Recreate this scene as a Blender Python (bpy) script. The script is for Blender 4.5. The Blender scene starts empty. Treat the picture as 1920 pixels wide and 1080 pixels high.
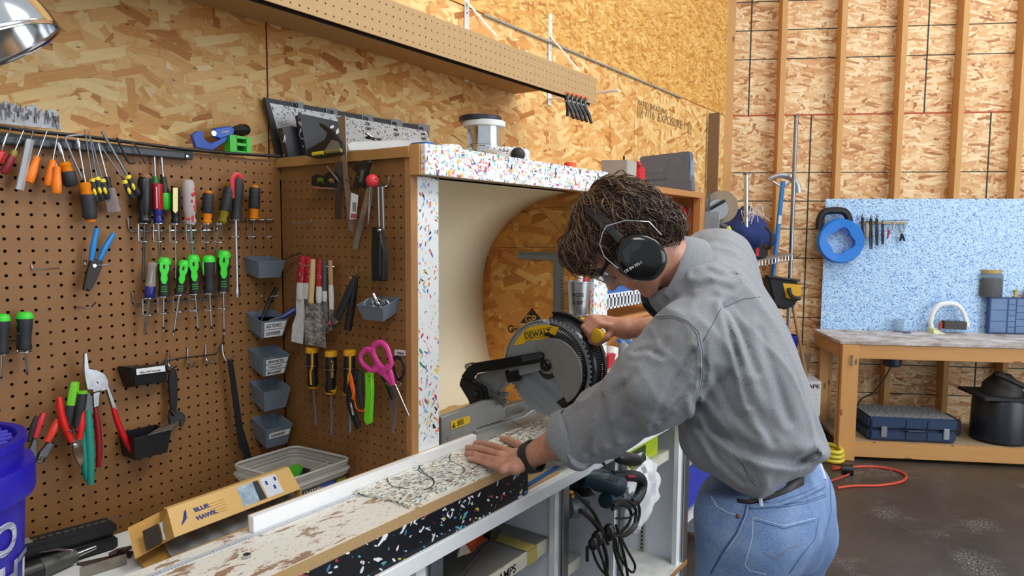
import bpy, bmesh, math, random
import numpy as np
from mathutils import Vector as V, Matrix
from math import sin, cos, pi, radians, atan2, sqrt
random.seed(7); rng = np.random.default_rng(7)
SC = bpy.context.scene; COL = SC.collection
# ---------------------------------------------------------------- camera
F = 1290.0                                   # focal length in pixels of a 1920 px wide frame
HD, PT, RL = radians(35.8), radians(-4.57), radians(.37)
CAM = V((0, -1.683, 1.5))
FW = V((cos(HD)*cos(PT), sin(HD)*cos(PT), sin(PT)))
R0 = V((sin(HD), -cos(HD), 0)); U0 = R0.cross(FW)
RT = R0*cos(RL) + U0*sin(RL); UP = U0*cos(RL) - R0*sin(RL)
cd = bpy.data.cameras.new('camera'); cam = bpy.data.objects.new('camera', cd); COL.objects.link(cam)
cd.sensor_width = 36; cd.lens = F/1920*36; cd.clip_start = .05
cam.matrix_world = Matrix(((RT.x, UP.x, -FW.x, CAM.x), (RT.y, UP.y, -FW.y, CAM.y), (RT.z, UP.z, -FW.z, CAM.z), (0, 0, 0, 1)))
SC.camera = cam
# ---------------------------------------------------------------- world, lights, exposure
SC.view_settings.view_transform = 'Standard'; SC.view_settings.look = 'None'
SC.view_settings.gamma = 1; SC.view_settings.use_curve_mapping = False; SC.view_settings.exposure = 0.0
w = bpy.data.worlds.new('world'); SC.world = w; w.use_nodes = True
w.node_tree.nodes['Background'].inputs[0].default_value = (.86, .93, 1, 1)
w.node_tree.nodes['Background'].inputs[1].default_value = .62
def area(name, loc, target, sx, sy, power, col):
    l = bpy.data.lights.new(name, 'AREA'); l.shape = 'RECTANGLE'; l.size = sx; l.size_y = sy; l.energy = power; l.color = col
    o = bpy.data.objects.new(name, l); COL.objects.link(o); o.location = loc
    o.rotation_euler = (V(target)-V(loc)).to_track_quat('-Z', 'Y').to_euler(); return o
area('ceiling_lamp', (1.9, -2.3, 3.9), (1.5, -.6, .6), 1.2, 1.2, 50, (1, .97, .93))
area('ceiling_lamp', (4.6, -2.6, 4.2), (4.6, -2.0, .2), 1.4, 1.4, 60, (1, .97, .93))
area('daylight_door', (3.4, -6.2, 1.9), (2.6, -.5, 1.2), 4.5, 3.2, 155, (.88, .94, 1))
area('ceiling_lamp', (-.3, -2.4, 3.4), (.4, 0, 1.3), .9, .9, 26, (1, .95, .88))
# ---------------------------------------------------------------- pixel rays -> points on real planes
def ray(x, y): return FW + RT*((x-960)/F) + UP*((540-y)/F)
def P(x, y, ax, c):
    d = ray(x, y); i = 'xyz'.index(ax); return CAM + d*((c-CAM[i])/d[i])
def D(x, y, dep): return CAM + ray(x, y)*dep
def depth(p): return (V(p)-CAM).dot(FW)
def mpp(p): return depth(p)/F                 # metres per pixel at a point
XR = 1.208                                   # plane of the pegboard that stands out from the wall
def L(x, y, off=0.): return P(x, y, 'y', -off)       # on / in front of the wall pegboard
def R(x, y, off=0.): return P(x, y, 'x', XR-off)     # on / in front of the side pegboard
YW = .09                                     # face of the chipboard wall
HB = radians(28.3); BN = V((cos(HB), sin(HB), 0)); BT = V((sin(HB), -cos(HB), 0)); BC = V((5.27, .09, 0))
def B(x, y, off=0.):                          # on / in front of the back wall
    d = ray(x, y); return CAM + d*(((BC-BN*off-CAM).dot(BN))/d.dot(BN))
def BW(t, off, z): return BC + BT*t - BN*off + V((0, 0, z))
def bt(p): return (V(p)-BC).dot(BT), -(V(p)-BC).dot(BN), p[2]
# ---------------------------------------------------------------- colours and materials
def lin(h):
    c = [int(h[i:i+2], 16)/255 for i in (0, 2, 4)]
    return tuple((v/12.92 if v <= .04045 else ((v+.055)/1.055)**2.4) for v in c) + (1,)
class NT:
    def __init__(s, name):
        s.m = bpy.data.materials.new(name); s.m.use_nodes = True; s.t = s.m.node_tree; s.n = s.t.nodes
        s.b = s.n['Principled BSDF']
    def lk(s, a, b): s.t.links.new(a, b)
    def node(s, ty, **k):
        n = s.n.new(ty)
        for a, v in k.items(): setattr(n, a, v)
        return n
    def val(s, sock, v):
        if hasattr(v, 'node'): s.lk(v, sock)
        else: sock.default_value = v
    def math(s, op, a, b=0., clamp=False):
        n = s.node('ShaderNodeMath', operation=op, use_clamp=clamp); s.val(n.inputs[0], a); s.val(n.inputs[1], b); return n.outputs[0]
    def mix(s, f, a, b, mode='MIX'):
        n = s.node('ShaderNodeMix', data_type='RGBA', blend_type=mode); s.val(n.inputs[0], f); s.val(n.inputs[6], a); s.val(n.inputs[7], b); return n.outputs[2]
    def coord(s, kind='UV', rot=0, scale=(1, 1, 1), loc=(0, 0, 0)):
        if not hasattr(s, 'tc'): s.tc = s.node('ShaderNodeTexCoord')
        m = s.node('ShaderNodeMapping'); s.lk(s.tc.outputs[kind], m.inputs[0])
        m0 = m
        if rot:
            m.inputs['Rotation'].default_value = (0, 0, rot); m.inputs['Location'].default_value = loc
            m = s.node('ShaderNodeMapping'); s.lk(m0.outputs[0], m.inputs[0])
        else: m.inputs['Location'].default_value = loc
        m.inputs['Scale'].default_value = scale
        return m.outputs[0]
    def noise(s, co, sc, det=3, rough=.5, dist=0):
        n = s.node('ShaderNodeTexNoise'); s.lk(co, n.inputs['Vector']); n.inputs['Scale'].default_value = sc
        n.inputs['Detail'].default_value = det; n.inputs['Roughness'].default_value = rough; n.inputs['Distortion'].default_value = dist
        return n.outputs[0]
    def voro(s, co, sc=1, metric='EUCLIDEAN', rnd=1, feat='F1'):
        n = s.node('ShaderNodeTexVoronoi', distance=metric, feature=feat, voronoi_dimensions='2D'); s.lk(co, n.inputs['Vector'])
        n.inputs['Scale'].default_value = sc; n.inputs['Randomness'].default_value = rnd; return n
    def sep(s, c):
        n = s.node('ShaderNodeSeparateColor'); s.lk(c, n.inputs[0]); return n.outputs
    def ramp(s, f, stops, interp='LINEAR'):
        n = s.node('ShaderNodeValToRGB'); s.lk(f, n.inputs[0]); e = n.color_ramp.elements; n.color_ramp.interpolation = interp
        for i, (p, c) in enumerate(stops):
            if i > 1: e.new(p)
            e[i].position = p; e[i].color = lin(c) if isinstance(c, str) else (c, c, c, 1)
        return n.outputs[0]
    def bump(s, h, st=.3, dist=.002):
        n = s.node('ShaderNodeBump'); s.lk(h, n.inputs['Height']); n.inputs['Strength'].default_value = st; n.inputs['Distance'].default_value = dist
        s.lk(n.outputs[0], s.b.inputs['Normal'])
    def out(s, col=None, rough=None, metal=None):
        if col is not None: s.val(s.b.inputs['Base Color'], col)
        if rough is not None: s.val(s.b.inputs['Roughness'], rough)
        if metal is not None: s.val(s.b.inputs['Metallic'], metal)
        return s.m
MATS = {}
def M(hexc, rough=.5, metal=0, var=.06, sc=40, alpha=None, trans=0, bump=0, ior=None, sheen=0, coat=0):
    """plain surface with a little procedural unevenness in tone and gloss"""
    key = (hexc, rough, metal, var, sc, alpha, trans, bump, sheen, coat)
    if key in MATS: return MATS[key]
    n = NT('surface_'+hexc); co = n.coord('Object'); f = n.noise(co, sc, 4)
    c = lin(hexc); lo = tuple(v*(1-var*2) for v in c[:3])+(1,); hi = tuple(min(1, v*(1+var*2)+.002) for v in c[:3])+(1,)
    n.out(n.mix(f, lo, hi), n.math('ADD', n.math('MULTIPLY', f, .16), max(0, rough-.08), True), metal)
    if trans: n.b.inputs['Transmission Weight'].default_value = trans; n.b.inputs['IOR'].default_value = ior or 1.15
    if alpha is not None: n.b.inputs['Alpha'].default_value = alpha
    if sheen: n.b.inputs['Sheen Weight'].default_value = sheen
    if coat: n.b.inputs['Coat Weight'].default_value = coat
    if bump: n.bump(n.noise(co, sc*4, 3), bump, .001)
    MATS[key] = n.m; return n.m
def osb(name, stops, s=1.0, rough=.55, bumps=.25, seed=0, fl=(9.5, 42)):
    """oriented strand board: overlapping straight flakes in several directions with wood grain"""
    n = NT(name); rs = random.Random(seed)
    base = n.voro(n.coord('UV', 0, (7*s, 30*s, 1)), 1, 'CHEBYCHEV')
    col = n.ramp(n.sep(base.outputs['Color'])[0], stops); h = n.sep(base.outputs['Color'])[1]
    angs = [.35, -.5, .12, 1.0, -.9, -.2, .6, 1.45, -.05, .25, -.35]
    for i, a in enumerate(angs):
        k = rs.uniform(.8, 1.5)*s
        wob = n.coord('UV', a+rs.uniform(-.08, .08), (fl[0]*k, fl[1]*k*rs.uniform(.75, 1.3), 1), (rs.uniform(0, 9), rs.uniform(0, 9), 0))
        v = n.voro(wob, 1, 'CHEBYCHEV', .9); c = n.sep(v.outputs['Color'])
        inside = n.math('LESS_THAN', v.outputs['Distance'], n.math('ADD', n.math('MULTIPLY', c[1], .25), .25))
        m = n.math('MULTIPLY', inside, n.math('GREATER_THAN', c[2], .42 if i < 6 else .55))
        grain = n.noise(n.coord('UV', a, (12*s, 330*s, 1), (i, i, 0)), 1, 3, .6)
        cc = n.mix(.42, n.ramp(c[0], stops), n.ramp(grain, [(.3, stops[0][1]), (.7, stops[-1][1])]), 'SOFT_LIGHT')
        edge = n.math('MULTIPLY', n.math('GREATER_THAN', v.outputs['Distance'], n.math('ADD', n.math('MULTIPLY', c[1], .25), .225)), .22)
        cc = n.mix(edge, cc, lin(stops[0][1]))
        col = n.mix(m, col, cc); h = n.mix(m, h, c[1])
    fine = n.noise(n.coord('UV', 0, (30, 90, 1)), 1, 5, .65)
    col = n.mix(.25, col, n.ramp(fine, [(.25, stops[0][1]), (.6, stops[-1][1])]), 'SOFT_LIGHT')
    dots = n.voro(n.coord('UV', 0, (26*s, 60*s, 1), (3, 2, 0)), 1); dc = n.sep(dots.outputs['Color'])
    dm = n.math('MULTIPLY', n.math('LESS_THAN', dots.outputs['Distance'], .09), n.math('GREATER_THAN', dc[0], .9))
    col = n.mix(n.math('MULTIPLY', dm, .75), col, lin('5a3418'))
    n.out(col, n.math('ADD', n.math('MULTIPLY', fine, .3), rough-.15)); n.bump(h, bumps, .0015); return n.m
def flecks(name, basec, cols, dens=.5, s=1.0, rough=.3, layers=4, base2=None, al=.9, elong=2.4):
    """recycled plastic sheet: coloured chips scattered in a plain base"""
    n = NT(name); rs = random.Random(hash(name) % 99 if False else len(name))
    col = lin(basec); big = n.noise(n.coord('UV'), 14*s, 2)
    if base2: col = n.mix(n.ramp(n.noise(n.coord('UV'), 30*s, 4), [(.35, 0.), (.65, 1.)]), lin(basec), lin(base2))
    for i in range(layers):
        k = rs.uniform(.75, 1.6)*s; a = rs.uniform(-1.6, 1.6)
        co = n.coord('UV', a, (58*k, 58*k*elong, 1), (rs.uniform(0, 9), rs.uniform(0, 9), 0))
        ds = n.noise(co, .9, 2); wv = n.node('ShaderNodeVectorMath', operation='ADD'); n.lk(co, wv.inputs[0])
        nn = n.node('ShaderNodeTexNoise'); n.lk(co, nn.inputs['Vector']); nn.inputs['Scale'].default_value = 1.3
        sc_ = n.node('ShaderNodeVectorMath', operation='SCALE'); n.lk(nn.outputs['Color'], sc_.inputs[0]); sc_.inputs['Scale'].default_value = .9
        n.lk(sc_.outputs[0], wv.inputs[1])
        v = n.voro(wv.outputs[0], 1, 'EUCLIDEAN', 1); c = n.sep(v.outputs['Color'])
        m = n.math('LESS_THAN', v.outputs['Distance'], n.math('ADD', n.math('MULTIPLY', c[1], .28), .1))
        m = n.math('MULTIPLY', m, n.math('GREATER_THAN', n.math('ADD', c[2], n.math('MULTIPLY', n.math('SUBTRACT', big, .5), .6)), 1-dens))
        st = [(j/len(cols), q) for j, q in enumerate(cols)]
        col = n.mix(n.math('MULTIPLY', m, n.math('ADD', n.math('MULTIPLY', c[1], 1-al), al)), col, n.ramp(c[0], st, 'CONSTANT'))
    n.out(col, rough); return n.m
def wood(name, a, b, rough=.6, s=1.0, rot=0):
    n = NT(name); g = n.noise(n.coord('UV', rot, (3*s, 60*s, 1)), 1, 5, .6, 1.2); f = n.noise(n.coord('UV', rot, (14*s, 300*s, 1)), 1, 3)
    kn = n.voro(n.coord('UV', rot, (3.1*s, 9*s, 1), (.3, .2, 0)), 1); kc = n.sep(kn.outputs['Color'])
    km = n.math('MULTIPLY', n.math('LESS_THAN', kn.outputs['Distance'], .07), n.math('GREATER_THAN', kc[0], .5))
    col = n.mix(g, lin(a), lin(b)); col = n.mix(n.math('MULTIPLY', f, .35), col, lin(a)); col = n.mix(n.math('MULTIPLY', km, .7), col, lin('5d3417'))
    n.out(col, rough); n.bump(f, .15, .001); return n.m
# ---------------------------------------------------------------- mesh building
class MB:
    def __init__(s): s.v = []; s.f = []; s.m = []
    def add(s, vs, fs, mi=0):
        b = len(s.v); s.v += [tuple(v) for v in vs]; s.f += [tuple(i+b for i in f) for f in fs]; s.m += [mi]*len(fs); return s
    def box(s, a, b, mi=0):
        x0, y0, z0 = (min(a[i], b[i]) for i in range(3)); x1, y1, z1 = (max(a[i], b[i]) for i in range(3))
        return s.hexa([(x0,y0,z0),(x1,y0,z0),(x1,y1,z0),(x0,y1,z0),(x0,y0,z1),(x1,y0,z1),(x1,y1,z1),(x0,y1,z1)], mi)
    def hexa(s, c, mi=0): return s.add(c, [(3,2,1,0),(4,5,6,7),(0,1,5,4),(1,2,6,5),(2,3,7,6),(3,0,4,7)], mi)
    def obox(s, o, ax, ay, az, mi=0):            # corner + three edge vectors
        o, ax, ay, az = V(o), V(ax), V(ay), V(az)
        return s.hexa([o, o+ax, o+ax+ay, o+ay, o+az, o+ax+az, o+ax+ay+az, o+ay+az], mi)
    def prism(s, poly, vec, mi=0):               # polygon of 3d points pushed along vec
        n = len(poly); vec = V(vec); a = [V(p) for p in poly]; b = [p+vec for p in a]
        return s.add(a+b, [tuple(range(n-1, -1, -1)), tuple(range(n, 2*n))] + [(i, (i+1) % n, (i+1) % n+n, i+n) for i in range(n)], mi)
    def tube(s, pts, r, n=8, cap=True, mi=0, flat=1., up=None):
        pts = [V(p) for p in pts]; k = len(pts); rr = r if isinstance(r, (list, tuple)) else [r]*k
        vs = []; ref = None
        for i, p in enumerate(pts):
            d = (pts[min(i+1, k-1)]-pts[max(i-1, 0)]).normalized()
            if d.length < .5: d = V((0, 0, 1))
            if up is not None: a = V(up); a = (a-d*a.dot(d)).normalized()
            elif ref is None:
                a = V((0, 0, 1)) if abs(d.z) < .8 else V((1, 0, 0)); a = (a-d*a.dot(d)).normalized()
            else: a = (ref-d*ref.dot(d)).normalized()
            ref = a; b = d.cross(a)
            for j in range(n):
                t = 2*pi*j/n; vs.append(p+a*(cos(t)*rr[i]*flat)+b*(sin(t)*rr[i]))
        fs = [(i*n+j, i*n+(j+1) % n, (i+1)*n+(j+1) % n, (i+1)*n+j) for i in range(k-1) for j in range(n)]
        if cap: fs += [tuple(range(n-1, -1, -1)), tuple((k-1)*n+j for j in range(n))]
        return s.add(vs, fs, mi)
    def lathe(s, A, Bp, prof, n=14, mi=0, flat=1., up=None):   # prof: (t along A->B, radius)
        A, Bp = V(A), V(Bp); d = (Bp-A).normalized()
        a = V(up) if up is not None else (V((0, 0, 1)) if abs(d.z) < .8 else V((1, 0, 0)))
        a = (a-d*a.dot(d)).normalized(); b = d.cross(a); vs = []
        for t, r in prof:
            p = A+(Bp-A)*t
            for j in range(n): q = 2*pi*j/n; vs.append(p+a*(cos(q)*r*flat)+b*(sin(q)*r))
        k = len(prof)
        fs = [(i*n+j, i*n+(j+1) % n, (i+1)*n+(j+1) % n, (i+1)*n+j) for i in range(k-1) for j in range(n)]
        fs += [tuple(range(n-1, -1, -1)), tuple((k-1)*n+j for j in range(n))]
        return s.add(vs, fs, mi)
    def ball(s, c, r, n=12, mi=0, ax=None):
        c = V(c); rx, ry, rz = (r, r, r) if isinstance(r, (int, float)) else r; m = max(4, n//2); vs = []
        ax = ax or (V((1, 0, 0)), V((0, 1, 0)), V((0, 0, 1)))
        for i in range(1, m):
            t = pi*i/m
            for j in range(n):
                q = 2*pi*j/n; vs.append(c+ax[0]*(rx*sin(t)*cos(q))+ax[1]*(ry*sin(t)*sin(q))+ax[2]*(rz*cos(t)))
        vs += [c+ax[2]*rz, c-ax[2]*rz]; tp, bp = len(vs)-2, len(vs)-1
        fs = [(i*n+j, (i+1)*n+j, (i+1)*n+(j+1) % n, i*n+(j+1) % n) for i in range(m-2) for j in range(n)]
        fs += [(tp, j, (j+1) % n) for j in range(n)] + [(bp, (m-2)*n+(j+1) % n, (m-2)*n+j) for j in range(n)]
        return s.add(vs, fs, mi)
    def grid(s, pts, mi=0, closed=False):        # rows of points
        k, n = len(pts), len(pts[0]); vs = [p for r in pts for p in r]
        fs = [(i*n+j, i*n+(j+1) % n, (i+1)*n+(j+1) % n, (i+1)*n+j) for i in range(k-1) for j in range(n if closed else n-1)]
        return s.add(vs, fs, mi)
    def build(s, name, mats, root=None, smooth=40, bev=0, seg=2, sub=0, solid=0, loc=None):
        me = bpy.data.meshes.new(name); me.from_pydata(s.v, [], s.f); me.validate()
        mats = mats if isinstance(mats, (list, tuple)) else [mats]
        for m_ in mats: me.materials.append(m_)
        if len(mats) > 1 and len(me.polygons) == len(s.m): me.polygons.foreach_set('material_index', s.m)
        bm = bmesh.new(); bm.from_mesh(me); bmesh.ops.recalc_face_normals(bm, faces=bm.faces)
        if bev: bmesh.ops.bevel(bm, geom=bm.edges[:], offset=bev, segments=seg, affect='EDGES', clamp_overlap=True)
        bm.to_mesh(me); bm.free()
        return finish(name, me, root, smooth, sub, solid, loc)
def boxuv(me):
    n = len(me.loops)
    if not n or me.uv_layers: return
    co = np.empty(len(me.vertices)*3); me.vertices.foreach_get('co', co); co = co.reshape(-1, 3)
    vi = np.empty(n, int); me.loops.foreach_get('vertex_index', vi)
    no = np.empty(len(me.polygons)*3); me.polygons.foreach_get('normal', no); no = np.abs(no.reshape(-1, 3))
    lt = np.empty(len(me.polygons), int); me.polygons.foreach_get('loop_total', lt); ax = np.repeat(no.argmax(1), lt)
    p = co[vi]; uv = np.where((ax == 0)[:, None], p[:, [1, 2]], np.where((ax == 1)[:, None], p[:, [0, 2]], p[:, [0, 1]]))
    me.uv_layers.new(name='UVMap').data.foreach_set('uv', uv.astype(np.float32).ravel())
def finish(name, me, root=None, smooth=40, sub=0, solid=0, loc=None):
    boxuv(me)
    if smooth:
        me.polygons.foreach_set('use_smooth', [True]*len(me.polygons)); me.set_sharp_from_angle(angle=radians(smooth))
    o = bpy.data.objects.new(name, me); COL.objects.link(o)
    if root is not None:
        o.parent = root; o.location = -WB[root.name]; WB[o.name] = V((0, 0, 0))
        WB[o.name] = V((0, 0, 0))
    else: WB[o.name] = V((0, 0, 0))
    if solid:
        md = o.modifiers.new('thickness', 'SOLIDIFY'); md.thickness = solid; md.offset = 0
    if sub:
        md = o.modifiers.new('smooth', 'SUBSURF'); md.levels = sub; md.render_levels = sub
    return o
WB = {}                                      # world position of each possible parent
def tag(o, label=None, cat=None, group=None, kind=None):
    for k, v in (('label', label), ('category', cat), ('group', group), ('kind', kind)):
        if v: o[k] = v
    return o
def T(name, base, label, cat, group=None, kind=None):
    o = bpy.data.objects.new(name, None); COL.objects.link(o); o.location = V(base); o.empty_display_size = .05
    WB[o.name] = V(base); return tag(o, label, cat, group, kind)
def S(name):
    o = bpy.data.objects.new(name, None); COL.objects.link(o); WB[o.name] = V((0, 0, 0)); o['kind'] = 'structure'; return o
def text(s, o, xd, yd, h, mat, root=None, name='lettering', ext=.0006, bold=0., sx=1., align='LEFT', font=None):
    """flat lettering: o = lower left corner, h = capital height"""
    cu = bpy.data.curves.new('t', 'FONT'); cu.body = s; cu.size = 1; cu.extrude = 0; cu.offset = bold; cu.align_x = align
    ob = bpy.data.objects.new('t', cu); COL.objects.link(ob); dg = bpy.context.evaluated_depsgraph_get(); dg.update()
    me = bpy.data.meshes.new_from_object(ob.evaluated_get(dg)); bpy.data.objects.remove(ob)
    k = h/.69; xd = V(xd).normalized(); yd = V(yd); yd = (yd-xd*yd.dot(xd)).normalized(); zd = xd.cross(yd); o = V(o)
    bm = bmesh.new(); bm.from_mesh(me)
    r = bmesh.ops.extrude_face_region(bm, geom=bm.faces[:]); 
    for v_ in r['geom']:
        if isinstance(v_, bmesh.types.BMVert): v_.co.z += ext/k
    for v_ in bm.verts: v_.co = o+xd*(v_.co.x*k*sx)+yd*(v_.co.y*k)+zd*(v_.co.z*k)
    bmesh.ops.recalc_face_normals(bm, faces=bm.faces); bm.to_mesh(me); bm.free(); me.materials.clear(); me.materials.append(mat)
    return finish(name, me, root, 0)
def ellipse(c, a, b, ra, rb, n=24, t0=0, t1=2*pi):
    return [V(c)+V(a)*(ra*cos(t0+(t1-t0)*i/n))+V(b)*(rb*sin(t0+(t1-t0)*i/n)) for i in range(n if abs(t1-t0-2*pi) < 1e-6 else n+1)]
def smoothpts(pts, k=6):                       # catmull-rom
    pts = [V(p) for p in pts]; out = []; n = len(pts)
    for i in range(n-1):
        p0, p1, p2, p3 = pts[max(i-1, 0)], pts[i], pts[i+1], pts[min(i+2, n-1)]
        for j in range(k):
            t = j/k; out.append(.5*((2*p1)+(p2-p0)*t+(2*p0-5*p1+4*p2-p3)*t*t+(3*p1-p0-3*p2+p3)*t**3))
    return out+[pts[-1]]
def noholes_board(): pass
def pegboard(o, ax, ay, nrm, nx, ny, sp=.0254, r=.0036, th=.004, mrg=.0127, k=8, name='board', mat=None, root=None, wx=None, wy=None):
    """drilled hardboard: every hole is real; o = corner, ax/ay unit directions, nrm towards the viewer"""
    o, ax, ay, nrm = V(o), V(ax), V(ay), V(nrm); vs = []; fs = []
    sq = []                                   # 8 points on the cell border, matched to 8 points on the hole
    for j in range(8):
        a = 2*pi*j/8; c, s_ = cos(a), sin(a); m_ = max(abs(c), abs(s_)); sq.append((c/m_*sp/2, s_/m_*sp/2))
    for iy in range(ny):
        for ix in range(nx):
            cx, cy = mrg+ix*sp, mrg+iy*sp; b = len(vs)
            for d, rad in ((0, None), (0, r), (-th, r*.98)):
                for j in range(8):
                    a = 2*pi*j/8; x, y = sq[j] if rad is None else (cos(a)*rad, sin(a)*rad)
                    vs.append(o+ax*(cx+x)+ay*(cy+y)+nrm*d)
            for j in range(8):
                q = (j+1) % 8; fs.append((b+j, b+q, b+8+q, b+8+j)); fs.append((b+8+j, b+8+q, b+16+q, b+16+j))
    mb = MB(); mb.add(vs, fs, 0)
    W, H = 2*mrg+(nx-1)*sp, 2*mrg+(ny-1)*sp; a0 = mrg-sp/2; W1, H1 = a0+nx*sp, a0+ny*sp
    wx = wx or W; wy = wy or H
    def q(x0, y0, x1, y1, d=0):
        if x1-x0 > 1e-5 and y1-y0 > 1e-5: mb.add([o+ax*x0+ay*y0+nrm*d, o+ax*x1+ay*y0+nrm*d, o+ax*x1+ay*y1+nrm*d, o+ax*x0+ay*y1+nrm*d], [(0, 1, 2, 3)])
    q(0, 0, a0, wy); q(W1, 0, wx, wy); q(a0, 0, W1, a0); q(a0, H1, W1, wy)
    for (x0, y0, x1, y1) in ((0, 0, wx, 0), (wx, 0, wx, wy), (wx, wy, 0, wy), (0, wy, 0, 0)):
        mb.add([o+ax*x0+ay*y0, o+ax*x1+ay*y1, o+ax*x1+ay*y1-nrm*th, o+ax*x0+ay*y0-nrm*th], [(0, 1, 2, 3)])
    ob = mb.build(name, mat, root, smooth=0)
    return ob
# ================================================================ materials of the place
m_osb = osb('chipboard_wall_honey', [(0, 'a46e36'), (.12, 'c89558'), (.45, 'd9b078'), (1, 'ead2a2')], .68, seed=1)
m_osb2 = osb('chipboard_upper_gold', [(0, 'a8783a'), (.3, 'c99a54'), (.7, 'd8b06c'), (1, 'e6c88e')], 1.25, seed=2)
m_osb3 = osb('chipboard_back_pale', [(0, '9c6c44'), (.2, 'c89c70'), (.55, 'dcbb92'), (1, 'eedabb')], .72, seed=3)
m_osb4 = osb('chipboard_hood', [(0, 'a8722f'), (.35, 'c48e46'), (.7, 'd09e56'), (1, 'deb676')], .9, seed=4, fl=(7, 28))
m_peg = NT('pegboard_brown'); _c = m_peg.coord('UV')
m_peg = m_peg.out(m_peg.mix(m_peg.noise(_c, 9, 5, .6), lin('7c5329'), lin('93673a')), .55)
m_peg2 = NT('pegboard_tan'); _c = m_peg2.coord('UV')
m_peg2 = m_peg2.out(m_peg2.mix(m_peg2.noise(_c, 60, 5, .6), lin('a8875c'), lin('b8986b')), .7)
m_dark = M('17110c', .9)
m_stud = wood('stud_pine', 'bd8a4e', 'd9ab70', .65, 1, pi/2)
m_pine = wood('bench_pine', 'b57f42', 'd6a468', .6, 1, 0)
m_pinev = wood('bench_pine_upright', 'b98243', 'd8a565', .6, 1, pi/2)
FL = ['d83a4a', '2f9e6a', '2a62c8', 'f08a3c', 'e8c83a', '7fc7d8', 'c43a8a', 'f4a6a0', '1d1d22', '8fd0b0', '9fc4ee']
m_fleck = flecks('recycled_white_confetti', 'eef0f0', FL, .36, .85, .28, 5, 'e3eaec')
m_fleck2 = flecks('recycled_white_sparse', 'eff1f1', FL, .22, .75, .28, 4, 'e6ecee')
m_fleckb = flecks('recycled_black_chips', '121218', ['e8e8ea', 'd8dce0', '58a8b0', 'c8c050', 'eeeeee', 'a83a40', '3f88c0', 'e0e0e0'], .13, .6, .3, 4)
m_fleckblue = flecks('recycled_blue_flakes', 'a8d0f0', ['3c64b4', '6f9ad8', '2f50a0', '8fbce8', 'c8e2f8', '4a78c4'], .45, 1.05, .3, 5, 'c3dff6', .75)
m_fleckw = flecks('recycled_white_black_chips', 'e6e8e8', ['20232a', '3a3e48', 'f6f6f6', '15161c'], .25, 1.4, .3, 3)
m_alu = M('a9adb0', .32, 1, .05, 120); m_steel = M('c0c2c4', .22, 1, .06, 80); m_dsteel = M('6d6f72', .35, 1, .1, 60)
m_chrome = M('d8dadc', .12, 1, .03); m_white = M('e2e6ea', .4, 0, .03); m_wpaint = M('dfe0dc', .5, 0, .05, 12)
m_black = M('121314', .38); m_blackm = M('1b1c1e', .6); m_dgrey = M('35383c', .5)
# ---------------------------------------------------------------- side wall of chipboard sheets
wl = S('wall_left')
ZS = P(1000, 66, 'y', YW).z; xa = P(500, 100, 'y', YW).x; xb = P(1190, 210, 'y', YW).x
MB().box((-2.5, YW+.014, 0), (5.35, YW+.1, 4.6)).build('backing', m_dark, wl, 0)
g = .0018
for (x0, x1, z0, z1, m, pr) in ((-2.5, xa-g, 0, 2.6, m_osb, 0), (xa+g, xb-g, 0, ZS-g, m_osb, 0), (xb+g, 5.27, 0, ZS-g, m_osb, .0), (xa+g, 3.9, ZS+g, 4.6, m_osb2, .004), (3.9+2*g, 5.27, ZS+g, 4.6, m_osb2, .003), (-2.5, xa-g, 2.6+g, 4.6, m_osb, 0)):
    MB().box((x0, YW-pr, z0), (x1, YW+.014, z1)).build('chipboard_sheet', m, wl, 0)
# red snapped line along the first joint
MB().box((xa-.0022, YW-.0012, 1.7), (xa+.0022, YW, 4.2)).build('joint_line', M('6b2a20', .8), wl, 0)
# grey edge strip under the upper sheets
a = P(905, 27, 'y', YW-.004); b = P(1278, 178, 'y', YW-.004)
MB().box((a.x, YW-.012, a.z-.004), (b.x, YW-.001, a.z+.003)).build('edge_strip', M('8c8f90', .5), wl, 0)
# ---------------------------------------------------------------- back wall: sheathing, studs, printed nail lines
wb = S('wall_back')
def bbox(mb, t0, t1, o0, o1, z0, z1, mi=0):
    return mb.hexa([BW(t0, o0, z0), BW(t1, o0, z0), BW(t1, o1, z0), BW(t0, o1, z0), BW(t0, o0, z1), BW(t1, o0, z1), BW(t1, o1, z1), BW(t0, o1, z1)], mi)
bbox(MB(), -.1, 6.5, -.15, -.016, 0, 4.9).build('backing', m_dark, wb, 0)
seamz = B(1600, 214).z; s1 = bt(B(1518, 300))[0]; sw = bt(B(1853, 300))[0]-s1
u1 = bt(B(1407, 100))[0]; uw = bt(B(1742, 100))[0]-u1
for k in range(-1, 5):
    for (o_, z0, z1) in ((s1, 0, seamz-.002), (u1, seamz+.002, 4.9)):
        a = max(0, o_+k*sw+.002); b_ = min(6.5, o_+(k+1)*sw-.002)
        if b_ > a: bbox(MB(), a, b_, -.016, 0, z0, z1).build('chipboard_sheet', m_osb3, wb, 0)
m_ln = M('2e3a34', .8)
for k in range(0, 4):
    for (o_, z0, z1) in ((s1, 0, seamz), (u1, seamz, 4.9)):
        t = o_+k*sw; bbox(MB(), t-.005, t+.005, 0, .0012, z0, z1).build('nail_line', m_ln, wb, 0)
for y in (-60, -3, 52, 107, 323, 377, 430, 485, 597, 682, 735):
    z = B(1600, y).z; bbox(MB(), .02, 6.4, 0, .0012, z-.0035, z+.0035).build('nail_line', m_ln, wb, 0)
bbox(MB(), .02, 6.4, 0, .001, seamz-.006, seamz+.006).build('joint_line', M('b0553a', .8), wb, 0)
SD = .10
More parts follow.
